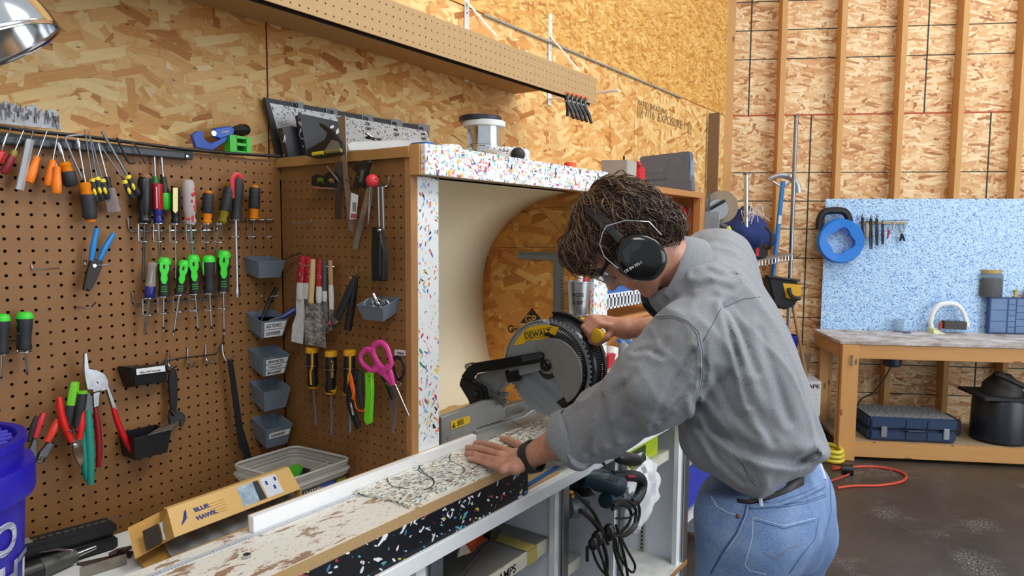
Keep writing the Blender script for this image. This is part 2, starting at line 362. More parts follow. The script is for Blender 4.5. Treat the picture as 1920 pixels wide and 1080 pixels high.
for i, (xp, yp) in enumerate(((1367, 200), (1466, 200), (1577, 200), (1690, 200), (1803, 200), (1917, 200))):
    t = bt(B(xp, yp, SD))[0]; wdt = .02 if i else .03
    bbox(MB(), t-wdt, t+wdt, 0, SD, 0, 4.9).build('stud', m_stud, wb, 0, bev=.002, seg=1)
# ---------------------------------------------------------------- floor
n = NT('concrete_floor'); c1 = n.coord('UV'); big = n.noise(c1, 1.6, 6, .62); sm = n.noise(c1, 9, 6, .7); fi = n.noise(c1, 160, 3, .7)
col = n.mix(n.ramp(big, [(.3, 0.), (.7, 1.)]), lin('373029'), lin('564d45')); col = n.mix(n.math('MULTIPLY', sm, .5), col, lin('3d352f'))
pt = n.math('MULTIPLY', n.ramp(n.noise(c1, 2.3, 5, .6), [(.57, 0.), (.70, 1.)]), n.ramp(n.noise(c1, 90, 4, .8), [(.52, 0.), (.6, 1.)]))
col = n.mix(pt, col, lin('a4a6a8')); m_floor = n.out(col, n.math('ADD', n.math('MULTIPLY', sm, .3), .25)); n.bump(fi, .15, .001)
fl = MB().box((-3, -7, -.1), (9, 3, 0)).build('floor', m_floor, None, 0); fl['kind'] = 'structure'
# ---------------------------------------------------------------- pegboard on the wall and the one standing out from it
Z0 = .822; ZP = .919                          # cabinet top, saw station top
pl = T('wall_pegboard', (.6, 0, Z0), 'large brown pegboard fixed flat on the chipboard wall, tools hanging on it', 'pegboard')
ztop = L(300, 288).z
ox = L(35, 448); hx = ox.x % .0254; hz = ox.z
nx = int((XR-.01+.9)/.0254)-0; x00 = ox.x-.0254*round((ox.x+.88)/.0254)
nz0 = int((hz-Z0+.05)/.0254); z00 = hz-nz0*.0254; nzt = int((ztop-z00)/.0254)+1
pegboard((x00-.0127, 0, z00-.0127), (1, 0, 0), (0, 0, 1), (0, -1, 0), int((XR-x00)/.0254)+0, nzt, mat=m_peg, root=pl, wx=XR-x00+.0127, wy=ztop-z00+.0127)
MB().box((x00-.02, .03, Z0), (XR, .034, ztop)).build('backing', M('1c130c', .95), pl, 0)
MB().box((x00-.02, .005, ztop-.04), (XR+.01, YW, ztop)).build('top_rail', wood('rail_pine', 'b98a52', 'd6b07c'), pl, 0)
for i in range(3): 
    x = -.5+i*.55; MB().box((x, .006, Z0+.05), (x+.03, .029, ztop-.04)).build('batten', M('5b4028', .8), pl, 0)
pr = T('divider_pegboard', (XR, -.25, Z0), 'brown pegboard divider standing out from the wall beside the white saw hood', 'pegboard')
ztr = R(700, 285).z; yE = R(772, 600).y
ry = R(752, 340); y00 = ry.y; 
pegboard((XR, -.006, z00-.0127+.004), (0, -1, 0), (0, 0, 1), (-1, 0, 0), int((abs(yE)-.02)/.0254), int((ztr-.03-z00)/.0254), mat=m_peg, root=pr, wx=abs(yE)-.018, wy=ztr-.02-z00+.0127)
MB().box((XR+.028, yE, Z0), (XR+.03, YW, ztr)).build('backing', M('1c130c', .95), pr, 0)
MB().box((XR-.004, yE-.002, Z0), (XR+.02, yE+.017, ztr-.02)).build('edge_batten', wood('edge_pine', '9a6b3c', 'b98a56', .6, 1, pi/2), pr, 0)
# ================================================================ white cabinet under the saw station
YF = -.705
cb = T('cabinet', (1, YF, 0), 'long low white store cabinet with aluminium uprights, carrying the saw station', 'cabinet')
m_cab = M('e4e7ea', .35, 0, .03, 15); m_cabd = M('cfcfc8', .45, 0, .08, 14); m_cabi = M('dfe3ec', .4, 0, .03)
MB().box((-.9, YF+.004, Z0-.03), (3.3, -.095, Z0)).build('top_board', m_wpaint, cb, 0)
MB().box((-.9, YF-.004, Z0-.034), (3.3, YF+.004, Z0+.002)).build('front_rail', m_cab, cb, 0, bev=.002)
posts = [(.35, .39), (1.03, 1.11), (1.585, 1.648), (1.945, 2.0), (2.475, 2.565), (3.2, 3.26)]
for a, b in posts:
    mb = MB(); m_ = (a+b)/2-.01
    mb.box((m_, YF+.006, 0), (b, YF+.035, Z0-.034)).box((m_+.006, YF, 0), (b-.006, YF+.006, Z0-.034)).build('upright', m_alu, cb, 0, bev=.0015)
    MB().box((a, YF+.012, 0), (m_, YF+.03, Z0-.034)).build('upright_cover', m_cab, cb, 0)
    MB().box((m_, YF+.03, .02), (m_+.02, -.11, Z0-.034)).build('side_panel', m_cabi, cb, 0)
MB().box((.3, -.125, .02), (3.2, -.11, Z0-.034)).build('back_panel', m_cabd, cb, 0)
MB().box((.3, YF+.002, .19), (2.56, -.12, .212)).build('deck', M('cfd0cc', .5, 0, .2, 18), cb, 0)
MB().box((.3, YF-.001, .19), (2.56, YF+.003, .209)).build('deck_edge', wood('deck_edge_wood', '8d5f38', 'ad7d4e'), cb, 0)
MB().box((2.56, YF+.05, .30), (3.2, -.12, .32)).build('deck', M('cfd0cc', .5, 0, .2, 18), cb, 0)
def slots(x, y, z0, z1):
    mb = MB()
    mb.box((x-.002, y-.009, z0), (x, y+.009, z1)); k = MB(); z = z0+.01
    while z < z1-.012: k.box((x-.0026, y-.004, z), (x-.002, y+.004, z+.009)); z += .0165
    mb.build('slotted_strip', M('a8a89e', .4, .6), cb, 0); tag(k.build('strip_slots', M('20201e', .8), cb, 0), kind='stuff')
slots(2.505, YF+.17, .215, Z0-.05); slots(1.598, YF+.17, .215, .60)
def cshelf(x0, x1, y0, y1, z, m, th=.018, chan=True):
    o = MB().box((x0, y0, z-th), (x1, y1, z)).build('shelf', m, cb, 0)
    if chan: MB().box((x0+.004, y0-.006, z-.036), (x1-.004, y0, z+.002)).build('price_channel', M('cdcbb8', .35, 0, .15, 30), cb, 0, bev=.001)
m_gsh = M('8b8b86', .45, .3, .18, 9)
cshelf(1.09, 1.605, YF+.045, -.12, .636, m_gsh)
cshelf(1.66, 1.95, YF+.20, -.12, .60, m_cabd); cshelf(1.66, 1.95, YF+.14, -.12, .42, m_cabd)
cshelf(2.0, 2.475, YF+.055, -.12, .665, m_cabd)
# tape and writing on the grey shelf
MB().box((1.49, YF+.037, .599), (1.535, YF+.0395, .6395)).build('yellow_tape', M('b9a659', .5), cb, 0)
MB().box((1.49, YF+.037, .6382), (1.535, YF+.2, .6392)).build('yellow_tape', M('b9a659', .5), cb, 0)
MB().box((1.2, YF+.0372, .601), (1.475, YF+.0395, .634)).build('shelf_label', M('d8d4c4', .5, 0, .1), cb, 0)
text('CLAMPS', (1.318, YF+.037, .607), (1, 0, 0), (0, 0, 1), .022, M('101010', .6), cb, bold=.012)
# ---------------------------------------------------------------- raised saw station: plank top, speckled apron, fence
YP = -.697
n = NT('worn_white_plank'); c = n.coord('UV'); a_ = n.noise(n.coord('UV', 0, (9, 26, 1)), 1, 6, .7, .5); b_ = n.noise(n.coord('UV', .2, (40, 150, 1)), 1, 4, .7)
ms = n.math('ADD', n.math('MULTIPLY', a_, .75), n.math('MULTIPLY', b_, .25))
col = n.mix(n.ramp(ms, [(.545, 0.), (.555, 1.)]), lin('dcd8cd'), lin('9b7c63'))
col = n.mix(n.math('MULTIPLY', n.ramp(n.noise(n.coord('UV', -.3, (60, 260, 1)), 1, 3, .6), [(.62, 0.), (.66, 1.)]), .8), col, lin('4d4038'))
m_plank = n.out(col, .55)
m_pb = NT('particle_board'); c = m_pb.coord('UV'); m_pb = m_pb.out(m_pb.mix(m_pb.noise(c, 220, 4, .8), lin('8a6841'), lin('cfaf7c')), .8)
st = T('saw_station', (1.0, YP, Z0), 'raised work plank with worn white top and black confetti apron, in front of the pegboards', 'workbench')
PX0, PX1 = .3, 1.392
MB().box((PX0, YP, ZP-.024), (PX1, -.50, ZP-.0015)).build('plank_core', m_pb, st, 0)
MB().box((PX0, YP+.002, ZP-.0015), (PX1, -.50, ZP)).build('plank_top', m_plank, st, 0)
MB().box((PX0, YP-.001, Z0), (1.443, YP+.013, ZP-.024)).build('apron', m_fleckb, st, 0, bev=.0008, seg=1)
MB().box((1.430, YP+.013, Z0), (1.443, -.50, ZP-.024)).build('apron_end', m_fleckb, st, 0)
MB().box((PX0, -.513, Z0), (1.43, -.50, ZP-.024)).build('back_board', m_pb, st, 0)
MB().box((.752, -.530, ZP), (1.437, -.514, ZP+.032)).build('fence', M('eceded', .35, 0, .02), st, 0, bev=.001)
MB().box((.752, -.514, ZP), (1.437, -.512, ZP+.0325)).build('fence_back', wood('fence_back', 'b5905c', 'd0ae7a'), st, 0)
# flat measuring tape stuck along the fence
MB().box((PX0, -.5445, ZP), (1.0, -.531, ZP+.0012)).build('measuring_tape', M('b9bec4', .4, 0, .05), st, 0)
mb = MB(); x = PX0+.01
i = 0
while x < .995:
    mb.box((x, -.5445, ZP+.0012), (x+.0007, -.5445+(.008 if i % 5 == 0 else .004), ZP+.0014)); x += .0064; i += 1
tag(mb.build('tape_marks', M('2b2f38', .6), st, 0), kind='stuff')
# ---------------------------------------------------------------- pressed chip sheet being cut
n = NT('pressed_chip_sheet'); col = lin('d6d3c4')
for i, (a, th) in enumerate(((.3, .5), (-.5, .52), (.05, .55), (-.15, .6), (.7, .6))):
    wv = n.coord('UV', a, (62, 200, 1), (i*2, i, 0)); v = n.voro(wv, 1); cs = n.sep(v.outputs['Color'])
    m_ = n.math('MULTIPLY', n.math('LESS_THAN', v.outputs['Distance'], .42), n.math('GREATER_THAN', cs[2], th))
    col = n.mix(n.math('MULTIPLY', m_, .85), col, n.ramp(cs[0], [(0, '34383c'), (.17, 'f0efe8'), (.36, '8f938e'), (.5, 'd8c690'), (.58, '96b7b4'), (.66, 'efece0'), (.84, 'b98e8e'), (.9, '5c6470')], 'CONSTANT'))
n.out(col, .45); n.bump(n.noise(n.coord('UV', 0, (60, 160, 1)), 1, 3), .3, .001); m_chip = n.m
outl = [(664, 926), (700, 934), (735, 941), (768, 954), (778, 953)]
x1 = 1.86; zb = ZP+.0004; th = .007
pts = [P(x, y, 'z', zb) for x, y in outl]; pts[0].y = -.531
jag = []
for i in range(25): jag.append(V((1.04+i*.033, YP+.021+random.uniform(-.004, .004) + (.0 if i < 8 else .002), zb)))
poly = [V((1.0, -.532, zb)), pts[1], pts[2], pts[3]] + jag + [V((x1, YP+.02, zb)), V((x1, -.532, zb))]
sh = T('chip_sheet', (1.4, -.6, ZP), 'white multicoloured pressed plastic sheet with a wavy marker line, under the hand', 'plastic sheet')
MB().prism(poly, (0, 0, th)).build('sheet', m_chip, sh, 0)
def markline(px, nm='marker_line', r=.0016):
    p = [P(x, y, 'z', zb+th) for x, y in px]; MB().tube(smoothpts(p, 8), r, 6, flat=.25, up=(0, 0, 1)).build(nm, M('30302f', .7), sh)
markline([(768, 917), (735, 911), (726, 897), (737, 884), (770, 874), (790, 868)])
markline([(790, 868), (785, 882), (800, 892), (813, 902), (810, 912), (796, 919)])
markline([(795, 919), (812, 910), (812, 898), (795, 886), (786, 874), (800, 863), (830, 856)])
markline([(845, 852), (843, 862), (855, 869), (868, 876), (870, 884), (862, 890)])
markline([(905, 832), (930, 818), (948, 822), (960, 814), (990, 800)]); markline([(960, 790), (985, 800), (1010, 795)])
# nut on the plank
a = P(463, 1046, 'z', ZP); mb = MB()
r0 = .0075; out = [a+V((cos(k*pi/3)*r0, sin(k*pi/3)*r0, 0)) for k in range(6)]; inn = [a+V((cos(k*pi/3)*r0*.55, sin(k*pi/3)*r0*.55, 0)) for k in range(6)]
for k in range(6):
    q = (k+1) % 6; mb.hexa([inn[k], out[k], out[q], inn[q]]+[p+V((0, 0, .007)) for p in (inn[k], out[k], out[q], inn[q])])
tag(mb.build('hex_nut', m_steel, None, 0), 'small steel hex nut lying on the worn white plank', 'nut')
# ---------------------------------------------------------------- speckled hood around the saw
XW = 2.112; yb = XW
hd = T('saw_hood', (1.65, -.5, ZP), 'white confetti plastic saw hood with curved cream lining around the mitre saw', 'dust hood')
YB, YH, XE = -.557, -.512, 2.13
MB().box((XR, YB, 1.637), (2.118, YB+.014, 1.709)).build('beam_face', m_fleck, hd, 0, bev=.001)
MB().box((XR-.006, YB+.014, 1.637), (XR+.014, YH, 1.709)).build('beam_end', wood('hood_end', 'b98249', 'd2a063', .6, 1, pi/2), hd, 0)
MB().box((XR+.014, YB+.014, 1.637), (2.118, YH, 1.69)).build('beam_core', m_pb, hd, 0)
MB().box((XR-.01, YH, 1.686), (2.2, YW, 1.705)).build('top_board', m_pb, hd, 0)
MB().box((XR-.012, YH-.001, 1.679), (XR-.006, -.0, 1.703)).build('top_board_edge', wood('hood_edge', '9b6c36', 'c6985a'), hd, 0)
xp1 = P(823, 600, 'y', YH).x
MB().box((XR+.004, YH, Z0), (xp1, YH+.014, 1.636)).build('front_post', m_fleck2, hd, 0, bev=.001)
a, b = P(1114, 500, 'y', YH).x, P(1140, 500, 'y', YH).x
MB().box((a, YH, Z0), (b, YH+.014, 1.636)).build('front_post', m_fleck2, hd, 0, bev=.001)
MB().box((XW, YH+.014, Z0), (XW+.016, YW-.002, 1.686)).build('side_wall', m_osb4, hd, 0)
ob = None
# curved lining: one bent sheet running along the hood, seen edge-on against the right side wall
XW = 2.112
arch = [(1040, 835), (1002, 805), (972, 775), (945, 742), (925, 700), (914, 655), (907, 600), (904, 545), (908, 500), (920, 462), (940, 430), (968, 402), (1003, 380), (1040, 367), (1062, 361)]
prf = smoothpts([P(x, y, 'x', XW) for x, y in arch], 4); prf = [p for p in prf if p.y < YW-.006 or 1]
prf = [V((p.x, min(p.y, YW-.006), p.z)) for p in prf]
MB().grid([[V((XR+.02+(XW-XR-.02)*t, p.y, p.z)) for p in prf] for t in (0, .25, .5, .75, 1)]).build('curved_lining', NT('cream_lining').out(lin('f4e8c8'), .45), hd, 80, solid=.003)
# saw dust in the hood corner
mb = MB(); mb.grid([[V((1.5+.6*u, -.30+.3*v_, Z0+.002+.12*max(0, sin(pi*u))**.7*v_**1.3+.004*sin(u*40+v_*31)*v_)) for u in [k/24 for k in range(25)]] for v_ in [k/10 for k in range(11)]]); o = mb.build('sawdust_heap', M('c9a468', .9, 0, .2, 200, bump=.5), hd, 80)
# printed mill stamp on the hood back
m_ink = M('2b2118', .8); w1 = P(980, 612, 'x', yb)
tri = [P(962, 606, 'x', yb), P(1000, 577, 'x', yb), P(1036, 606, 'x', yb)]
tri = [P(975, 606, 'x', yb), P(998, 577, 'x', yb), P(1020, 605, 'x', yb)]
MB().prism(tri, (-.0008, 0, 0)).build('stamp_triangle', m_ink, hd, 0)
text('GP', P(984, 604, 'x', yb-.0012)+V((0, 0, 0)), (0, -1, 0), (0, 0, 1), .028, M('b98d4f', .7), hd, bold=.02)
text('Georgia-Pacific', P(952, 622, 'x', yb), (0, -1, 0), (0, 0, 1), .026, m_ink, hd, bold=.03)
text('BLUE', P(1050, 598, 'x', yb), (0, -1, 0), (0, 0, 1), .026, m_ink, hd, bold=.03)
text('PAN', P(1078, 611, 'x', yb), (0, -1, 0), (0, 0, 1), .022, m_ink, hd, bold=.03)
# pencil lines on the hood back
m_pen = M('4a3620', .8)
for pl_ in (((937, 482), (937, 464), (1062, 463)), ((1062, 388), (1010, 389), (1050, 434)), ((1064, 463), (1066, 560)), ((975, 400), (1012, 389))):
    MB().tube([P(x, y, 'x', yb-.0005) for x, y in pl_], .0008, 4).build('pencil_line', m_pen, hd, 0)
# ---------------------------------------------------------------- framing square and bit bucket inside the hood
q = T('framing_square', P(1040, 480, 'x', yb-.004), 'grey steel framing square hung on the chipboard inside the hood', 'square')
xs_ = XW-.006
def sp(px): return [P(a, b, 'x', xs_) for a, b in px]
p0, p1, p2 = sp(((971, 471), (1056, 474), (1050, 600)))
wd = P(1038, 520, 'x', xs_).y-P(1056, 520, 'x', xs_).y; y1_, y0_, zt, zl = p1.y, p0.y, p1.z, p2.z; hh = .028
MB().prism([V((xs_, y0_, zt)), V((xs_, y1_, zt)), V((xs_, y1_, zl)), V((xs_, y1_+wd, zl)), V((xs_, y1_+wd, zt-hh)), V((xs_, y0_, zt-hh))], (.003, 0, 0)).build('blade', M('7d8288', .4, .7, .06), q, 0)
mb = MB(); z = zt-.05
while z > zl: mb.box((xs_-.0006, y1_+.004, z), (xs_, y1_+.010, z+.0025)); mb.box((xs_-.0006, y1_+wd-.004, z), (xs_, y1_+wd-.009, z+.0025)); z -= .0127
y = y0_-.01
while y > y1_+.03: mb.box((xs_-.0006, y, zt-.003), (xs_, y-.002, zt-.010)); y -= .0127
tag(mb.build('scale_marks', M('24282c', .6), q, 0), kind='stuff')
bc = P(1083, 590, 'x', XW-.045); hb = .062*1; k_ = mpp(bc)
rt_, rb_, h_ = 23.5*k_, 17.5*k_, 63*k_
bk_ = T('bit_bucket', bc, 'small galvanised pail with PICKS A BIT in marker, inside the hood behind the saw', 'pail')
pr_ = [(0, rb_), (.02, rb_*1.04), (.3, rb_+(rt_-rb_)*.3), (.97, rt_*.97), (.985, rt_*1.04), (1, rt_*1.04), (1.0, rt_*.96), (.9, rt_*.93), (.1, rb_*.95)]
MB().lathe(bc, bc+V((0, 0, h_)), pr_, 28).build('pail', M('b9bcc0', .3, .9, .1, 25), bk_)
MB().box(bc+V((-.02, -.02, -.004)), bc+V((.044, .02, -.0005))).build('shelf_bracket', m_white, bk_, 0)
mb = MB().tube([bc+V((.005, 0, h_*.5)), bc+V((.008, -.005, h_*1.17))], .0095, 10); mb.build('marker_pen', M('ecebe6', .4), bk_)
MB().tube([bc+V((.02, -.01, h_*.5)), bc+V((.024, -.013, h_*1.1))], .008, 10).build('marker_pen', M('c8325a', .4), bk_)
dr = (CAM-bc); dr.z = 0; dr.normalize(); sd = V((-dr.y, dr.x, 0))*1
def curvtext(s, zc, hgt):
    o = text(s, bc-sd*0, sd, (0, 0, 1), hgt, m_ink, bk_, bold=.012, sx=.9)
    me = o.data; xs = [v.co.dot(sd) for v in me.vertices]; x0 = (min(xs)+max(xs))/2
    for v in me.vertices:
        u = v.co.dot(sd)-x0; zz = v.co.z-bc.z+zc; r_ = rb_+(rt_-rb_)*(zz/h_)+.0012; a = u/r_
        v.co = bc+dr*(cos(a)*r_)+sd*(sin(a)*r_)+V((0, 0, zz))
curvtext('PICKS', h_*.56, .0125); curvtext('A BIT', h_*.33, .0125)
# ================================================================ sliding mitre saw
sw_ = T('mitre_saw', (1.62, -.45, Z0), 'yellow and grey mitre saw with the blade lowered, under the white hood', 'mitre saw')
m_sg = M('9c9d9c', .38, .4, .05, 40); m_sg2 = M('a7a49c', .42, .3, .05, 30); m_yel = M('e8b418', .4, 0, .03)
# table, base, fences
MB().lathe((1.72, -.45, Z0), (1.72, -.45, ZP-.004), [(0, .21), (.8, .22), (1, .215)], 40).build('turntable', m_sg2, sw_)
MB().box((1.40, -.62, Z0+.01), (2.1, -.38, ZP-.002)).build('base', m_sg2, sw_, 0, bev=.006)
MB().box((1.62, -.70, Z0+.03), (1.76, -.5, ZP-.003)).build('table_arm', m_sg2, sw_, 0, bev=.01)
def fence(pts, th, nm, m=m_sg): return MB().prism(pts, (0, th, 0)).build(nm, m, sw_, 30, bev=.0015, seg=1)
yf = -.452
fp = [P(x, y, 'y', yf) for x, y in ((827, 836), (1000, 782), (1000, 762), (972, 769), (962, 776), (942, 781), (935, 766), (930, 752), (905, 752), (868, 770), (828, 783))]
fence([P(x, y, 'y', yf) for x, y in ((828, 834), (893, 812), (894, 804), (947, 786), (947, 770), (941, 758), (932, 750), (913, 752), (828, 783))], .02, 'fence_left')
fence([P(x, y, 'y', yf-.012) for x, y in ((894, 826), (894, 808), (984, 780), (1006, 764), (1010, 782))], .02, 'fence_right')
fence([P(x, y, 'y', yf+.03) for x, y in ((905, 800), (938, 792), (1030, 770), (1015, 755), (985, 752), (950, 762), (938, 772))], .03, 'fence_rear', M('77756e', .4, .5))
for (x, y, r_) in ((839, 820, 3.2), (918, 794, 3), (902, 818, 2.2)):
    c = P(x, y, 'y', yf-(.013 if x == 902 else .0005)); MB().lathe(c, c-V((0, .002, 0)), [(0, r_*mpp(c)), (1, r_*mpp(c)*.8)], 10).build('screw', M('d9d9d6', .2, 1), sw_)
# warning label
c0, c1, c2, c3 = (P(x, y, 'y', yf-.001) for x, y in ((845, 806), (881, 793), (881, 779), (845, 790)))
MB().prism([c0, c1, c2, c3], (0, -.0008, 0)).build('warning_label', M('e6bb1c', .4), sw_, 0)
e1 = (c1-c0); e2 = (c3-c0)
MB().prism([c0+e1*.06+e2*.15, c0+e1*.24+e2*.15, c0+e1*.15+e2*.75], (0, -.0016, 0)).build('warning_triangle', m_ink, sw_, 0)
text('!', c0+e1*.13+e2*.25+V((0, -.0017, 0)), e1, e2, .007, m_yel, sw_, bold=.02)
for i in range(4): text('KEEP HANDS CLEAR', c0+e1*.32+e2*(.2+.17*i)+V((0, -.001, 0)), e1, e2, .0022, m_ink, sw_, bold=.01, sx=.95)
# blade with teeth
C = V((1.655, -.612, 1.118)); C = P(1028, 690, 'x', 1.655); ya, za = V((0, -1, 0)), V((0, 0, 1)); RB = .142
def disc(c, r, x0, x1, nm, m, n=64, a0=0, a1=2*pi, rin=0, sm=35):
    c = V((0, c.y, c.z)); mb = MB(); k = n; full = abs(a1-a0-2*pi) < 1e-6
    outer = [c+ya*(r*cos(a0+(a1-a0)*i/k))+za*(r*sin(a0+(a1-a0)*i/k)) for i in range(k+1)]
    if rin == 0: poly = outer[:-1] if full else outer+[c]
    else: poly = outer+[c+ya*(rin*cos(a0+(a1-a0)*i/k))+za*(rin*sin(a0+(a1-a0)*i/k)) for i in range(k, -1, -1)]
    mb.prism([p+V((x0, 0, 0)) for p in poly], (x1-x0, 0, 0)); return mb.build(nm, m, sw_, sm)
nt_ = 60; poly = []
for i in range(nt_):
    a = 2*pi*i/nt_; poly += [C+ya*(RB*.955*cos(a))+za*(RB*.955*sin(a)), C+ya*(RB*cos(a+.025))+za*(RB*sin(a+.025)), C+ya*(RB*cos(a+.06))+za*(RB*sin(a+.06)), C+ya*(RB*.96*cos(a+.07))+za*(RB*.96*sin(a+.07))]
n = NT('blade_steel'); tcx = n.node('ShaderNodeTexCoord'); sp_ = n.node('ShaderNodeSeparateXYZ'); n.lk(tcx.outputs['Object'], sp_.inputs[0])
dy = n.math('SUBTRACT', sp_.outputs[1], C.y+.45); dz = n.math('SUBTRACT', sp_.outputs[2], C.z-Z0)
rad = n.math('SQRT', n.math('ADD', n.math('MULTIPLY', dy, dy), n.math('MULTIPLY', dz, dz)))
rr = n.node('ShaderNodeTexNoise', noise_dimensions='1D'); n.lk(rad, rr.inputs['W']); rr.inputs['Scale'].default_value = 38; rr.inputs['Detail'].default_value = 0
m_blade = n.out(n.mix(rr.outputs[0], lin('8d949c'), lin('aab1b8')), .42, .45)
MB().prism(poly, (.0025, 0, 0)).build('blade', m_blade, sw_, 0)
disc(C, .032, C.x-.006, C.x, 'blade_flange', M('4a4640', .4, .6), 32)
# upper guard (fixed): from low on the wall side over the top towards the handle
x0 = C.x-.022
disc(C, .137, x0, x0+.012, 'upper_guard', M('9a9b9a', .4, .2, .04), 48, radians(86), radians(199))
disc(C, .141, x0, x0+.03, 'upper_guard_rim', M('a4a5a4', .4, .2, .04), 48, radians(92), radians(198), .135)
# yellow badge + lettering
ar = [(.134, a) for a in range(158, 86, -6)]; pts = [V((x0-.0012, 0, 0))+V((0, C.y, C.z))+ya*(r_*cos(radians(a)))+za*(r_*sin(radians(a))) for r_, a in ar]
pts += [V((x0-.0012, p.y, p.z)) for p in (P(1062, 600, 'x', x0), P(1040, 622, 'x', x0), P(1030, 630, 'x', x0), P(985, 638, 'x', x0), P(978, 644, 'x', x0), P(964, 648, 'x', x0))]
pts2 = [P(x, y, 'x', x0-.0012) for x, y in ((963, 648), (968, 638), (978, 625), (990, 615), (1004, 610), (1026, 609), (1048, 614), (1040, 630), (1012, 637), (987, 639), (981, 645))]
MB().prism(pts2, (.0012, 0, 0)).build('badge', m_yel, sw_, 0)
ta, tb = P(984, 635, 'x', x0-.0014), P(1030, 627, 'x', x0-.0014)
text('DEWALT', ta, tb-ta, (0, 0, 1), .0160, M('141414', .5), sw_, bold=.012, sx=1.0)
for dz_ in (-.0035, .0195): MB().tube([ta+V((0, 0, dz_)), ta+(tb-ta)*1.1+V((0, 0, dz_))], .0007, 4).build('badge_line', M('141414', .5), sw_, 0)
# lower guard side plate (grey sector) and centre hub
C2 = P(1035, 697, 'x', x0-.008)
disc(C2, .096, x0-.008, x0-.003, 'lower_guard_plate', M('8f8c86', .42, .2, .04), 48, radians(-58), radians(128))
hb = P(1024, 685, 'x', x0-.010)
MB().lathe(hb+V((.004, 0, 0)), hb-V((.009, 0, 0)), [(0, .0175), (.7, .017), (1, .014), (1, .006)], 28).build('arbor_cap', m_black, sw_)
MB().lathe(hb+V((.008, 0, 0)), hb+V((.001, 0, 0)), [(0, .027), (1, .025)], 30).build('arbor_ring', M('8b8880', .4, .3), sw_)
MB().lathe(hb-V((.009, 0, 0)), hb-V((.011, 0, 0)), [(0, .005), (1, .004)], 6).build('arbor_bolt', m_dsteel, sw_)
# ribbed black lower guard: a flaring shell away from the camera, with notched outer rim
def cone(ra, xa_, rb, xb_, a0, a1, nm, m, k=60, wob=0):
    rows = []
    for i in range(k+1):
        a = radians(a0+(a1-a0)*i/k); w_ = wob*(1 if i % 2 else -1)
        rows.append([V((xa_, C.y, C.z))+ya*(ra*cos(a))+za*(ra*sin(a)), V((xa_+(xb_-xa_)*.5-w_*.6, C.y, C.z))+ya*((ra+(rb-ra)*.62)*cos(a))+za*((ra+(rb-ra)*.62)*sin(a)), V((xb_-w_, C.y, C.z))+ya*(rb*cos(a))+za*(rb*sin(a))])
    return MB().grid(rows).build(nm, m, sw_, 10, solid=.002)
cone(.099, x0-.006, .128, x0+.02, -62, 88, 'ribbed_guard', m_black, 92, .0022)
cone(.128, x0+.02, .146, x0+.075, -62, 97, 'smoked_guard', M('26262a', .25, 0, .05), 40, 0)
mb = MB(); k = 64
for i in range(k):
    a = radians(-62+160*i/k); a2 = radians(-62+160*(i+.55)/k)
    for (aa, ab, r0_, r1_) in ((a, a2, .145, .158), (a2, radians(-62+160*(i+1)/k), .154, .158)):
        c_ = V((x0+.072, C.y, C.z)); mb.hexa([c_+ya*(r*cos(t))+za*(r*sin(t))+V((dx, 0, 0)) for dx in (0, .014) for (r, t) in ((r0_, aa), (r1_, aa), (r1_, ab), (r0_, ab))])
tag(mb.build('notched_rim', m_black, sw_, 30), kind='stuff')
cone(.144, x0+.085, .150, x0+.088, -62, 97, 'rim_backing', M('8b8d90', .4, .3), 40, 0)
# link arm, pivot, head casting
def arm(px, x, r, nm, m, fl=.5): 
    p = [P(a, b, 'x', x) for a, b in px]; return MB().tube(p, r, 10, flat=fl, up=(1, 0, 0)).build(nm, m, sw_)
bar = [(864, 706), (876, 690), (886, 681), (1012, 660), (1018, 664), (1016, 678), (1004, 682), (893, 700), (880, 718)]
MB().prism([P(x, y, 'x', x0-.02) for x, y in bar], (.009, 0, 0)).build('guard_link', m_black, sw_, 30, bev=.0015, seg=1)
bolt = [(977, 668), (1013, 662), (1014, 672), (979, 679)]
MB().prism([P(x, y, 'x', x0-.0215) for x, y in bolt], (.0015, 0, 0)).build('slot_plate', M('55565a', .35, .6), sw_, 0)
b_ = P(1013, 670, 'x', x0-.022); MB().lathe(b_, b_-V((.004, 0, 0)), [(0, .006), (1, .005)], 12).build('bolt', m_dsteel, sw_)
pv = [(860, 722), (864, 708), (878, 713), (905, 728), (908, 752), (900, 768), (880, 768), (878, 752)]
MB().prism([P(x, y, 'x', x0-.024) for x, y in pv], (.04, 0, 0)).build('pivot_bracket', m_black, sw_, 30, bev=.003)
c = P(889, 741, 'x', x0-.026)
MB().lathe(c+V((.004, 0, 0)), c-V((.004, 0, 0)), [(0, .014), (1, .013)], 24).build('pivot_knob', M('2a2b2d', .35), sw_)
MB().lathe(c-V((.004, 0, 0)), c-V((.006, 0, 0)), [(0, .006), (1, .005)], 12).build('pivot_screw', m_black, sw_)
MB().prism([P(x, y, 'x', x0+.0) for x, y in ((893, 702), (952, 688), (957, 696), (950, 708), (945, 722), (920, 745), (905, 730), (890, 715))], (.035, 0, 0)).build('head_casting', M('a3a4a6', .3, .6, .05), sw_, 30, bev=.003)
MB().prism([P(x, y, 'x', x0-.012) for x, y in ((946, 700), (968, 694), (972, 714), (951, 718))], (.02, 0, 0)).build('rubber_block', m_black, sw_, 30, bev=.002)
MB().prism([P(x, y, 'x', x0+.03) for x, y in ((918, 730), (930, 710), (947, 700), (942, 716), (928, 734))], (.03, 0, 0)).build('dust_flap', M('22243a', .35), sw_, 30, bev=.002)
mb = MB(); 
for i in range(26):
    c = P(random.uniform(908, 948), random.uniform(722, 760), 'x', x0+.01); s_ = random.uniform(.004, .012); mb.box(c-V((s_, s_, s_*.7)), c+V((s_, s_, s_*.7)))
tag(mb.build('stop_castings', M('77756f', .5, .4, .2, 60), sw_, 30), kind='stuff')
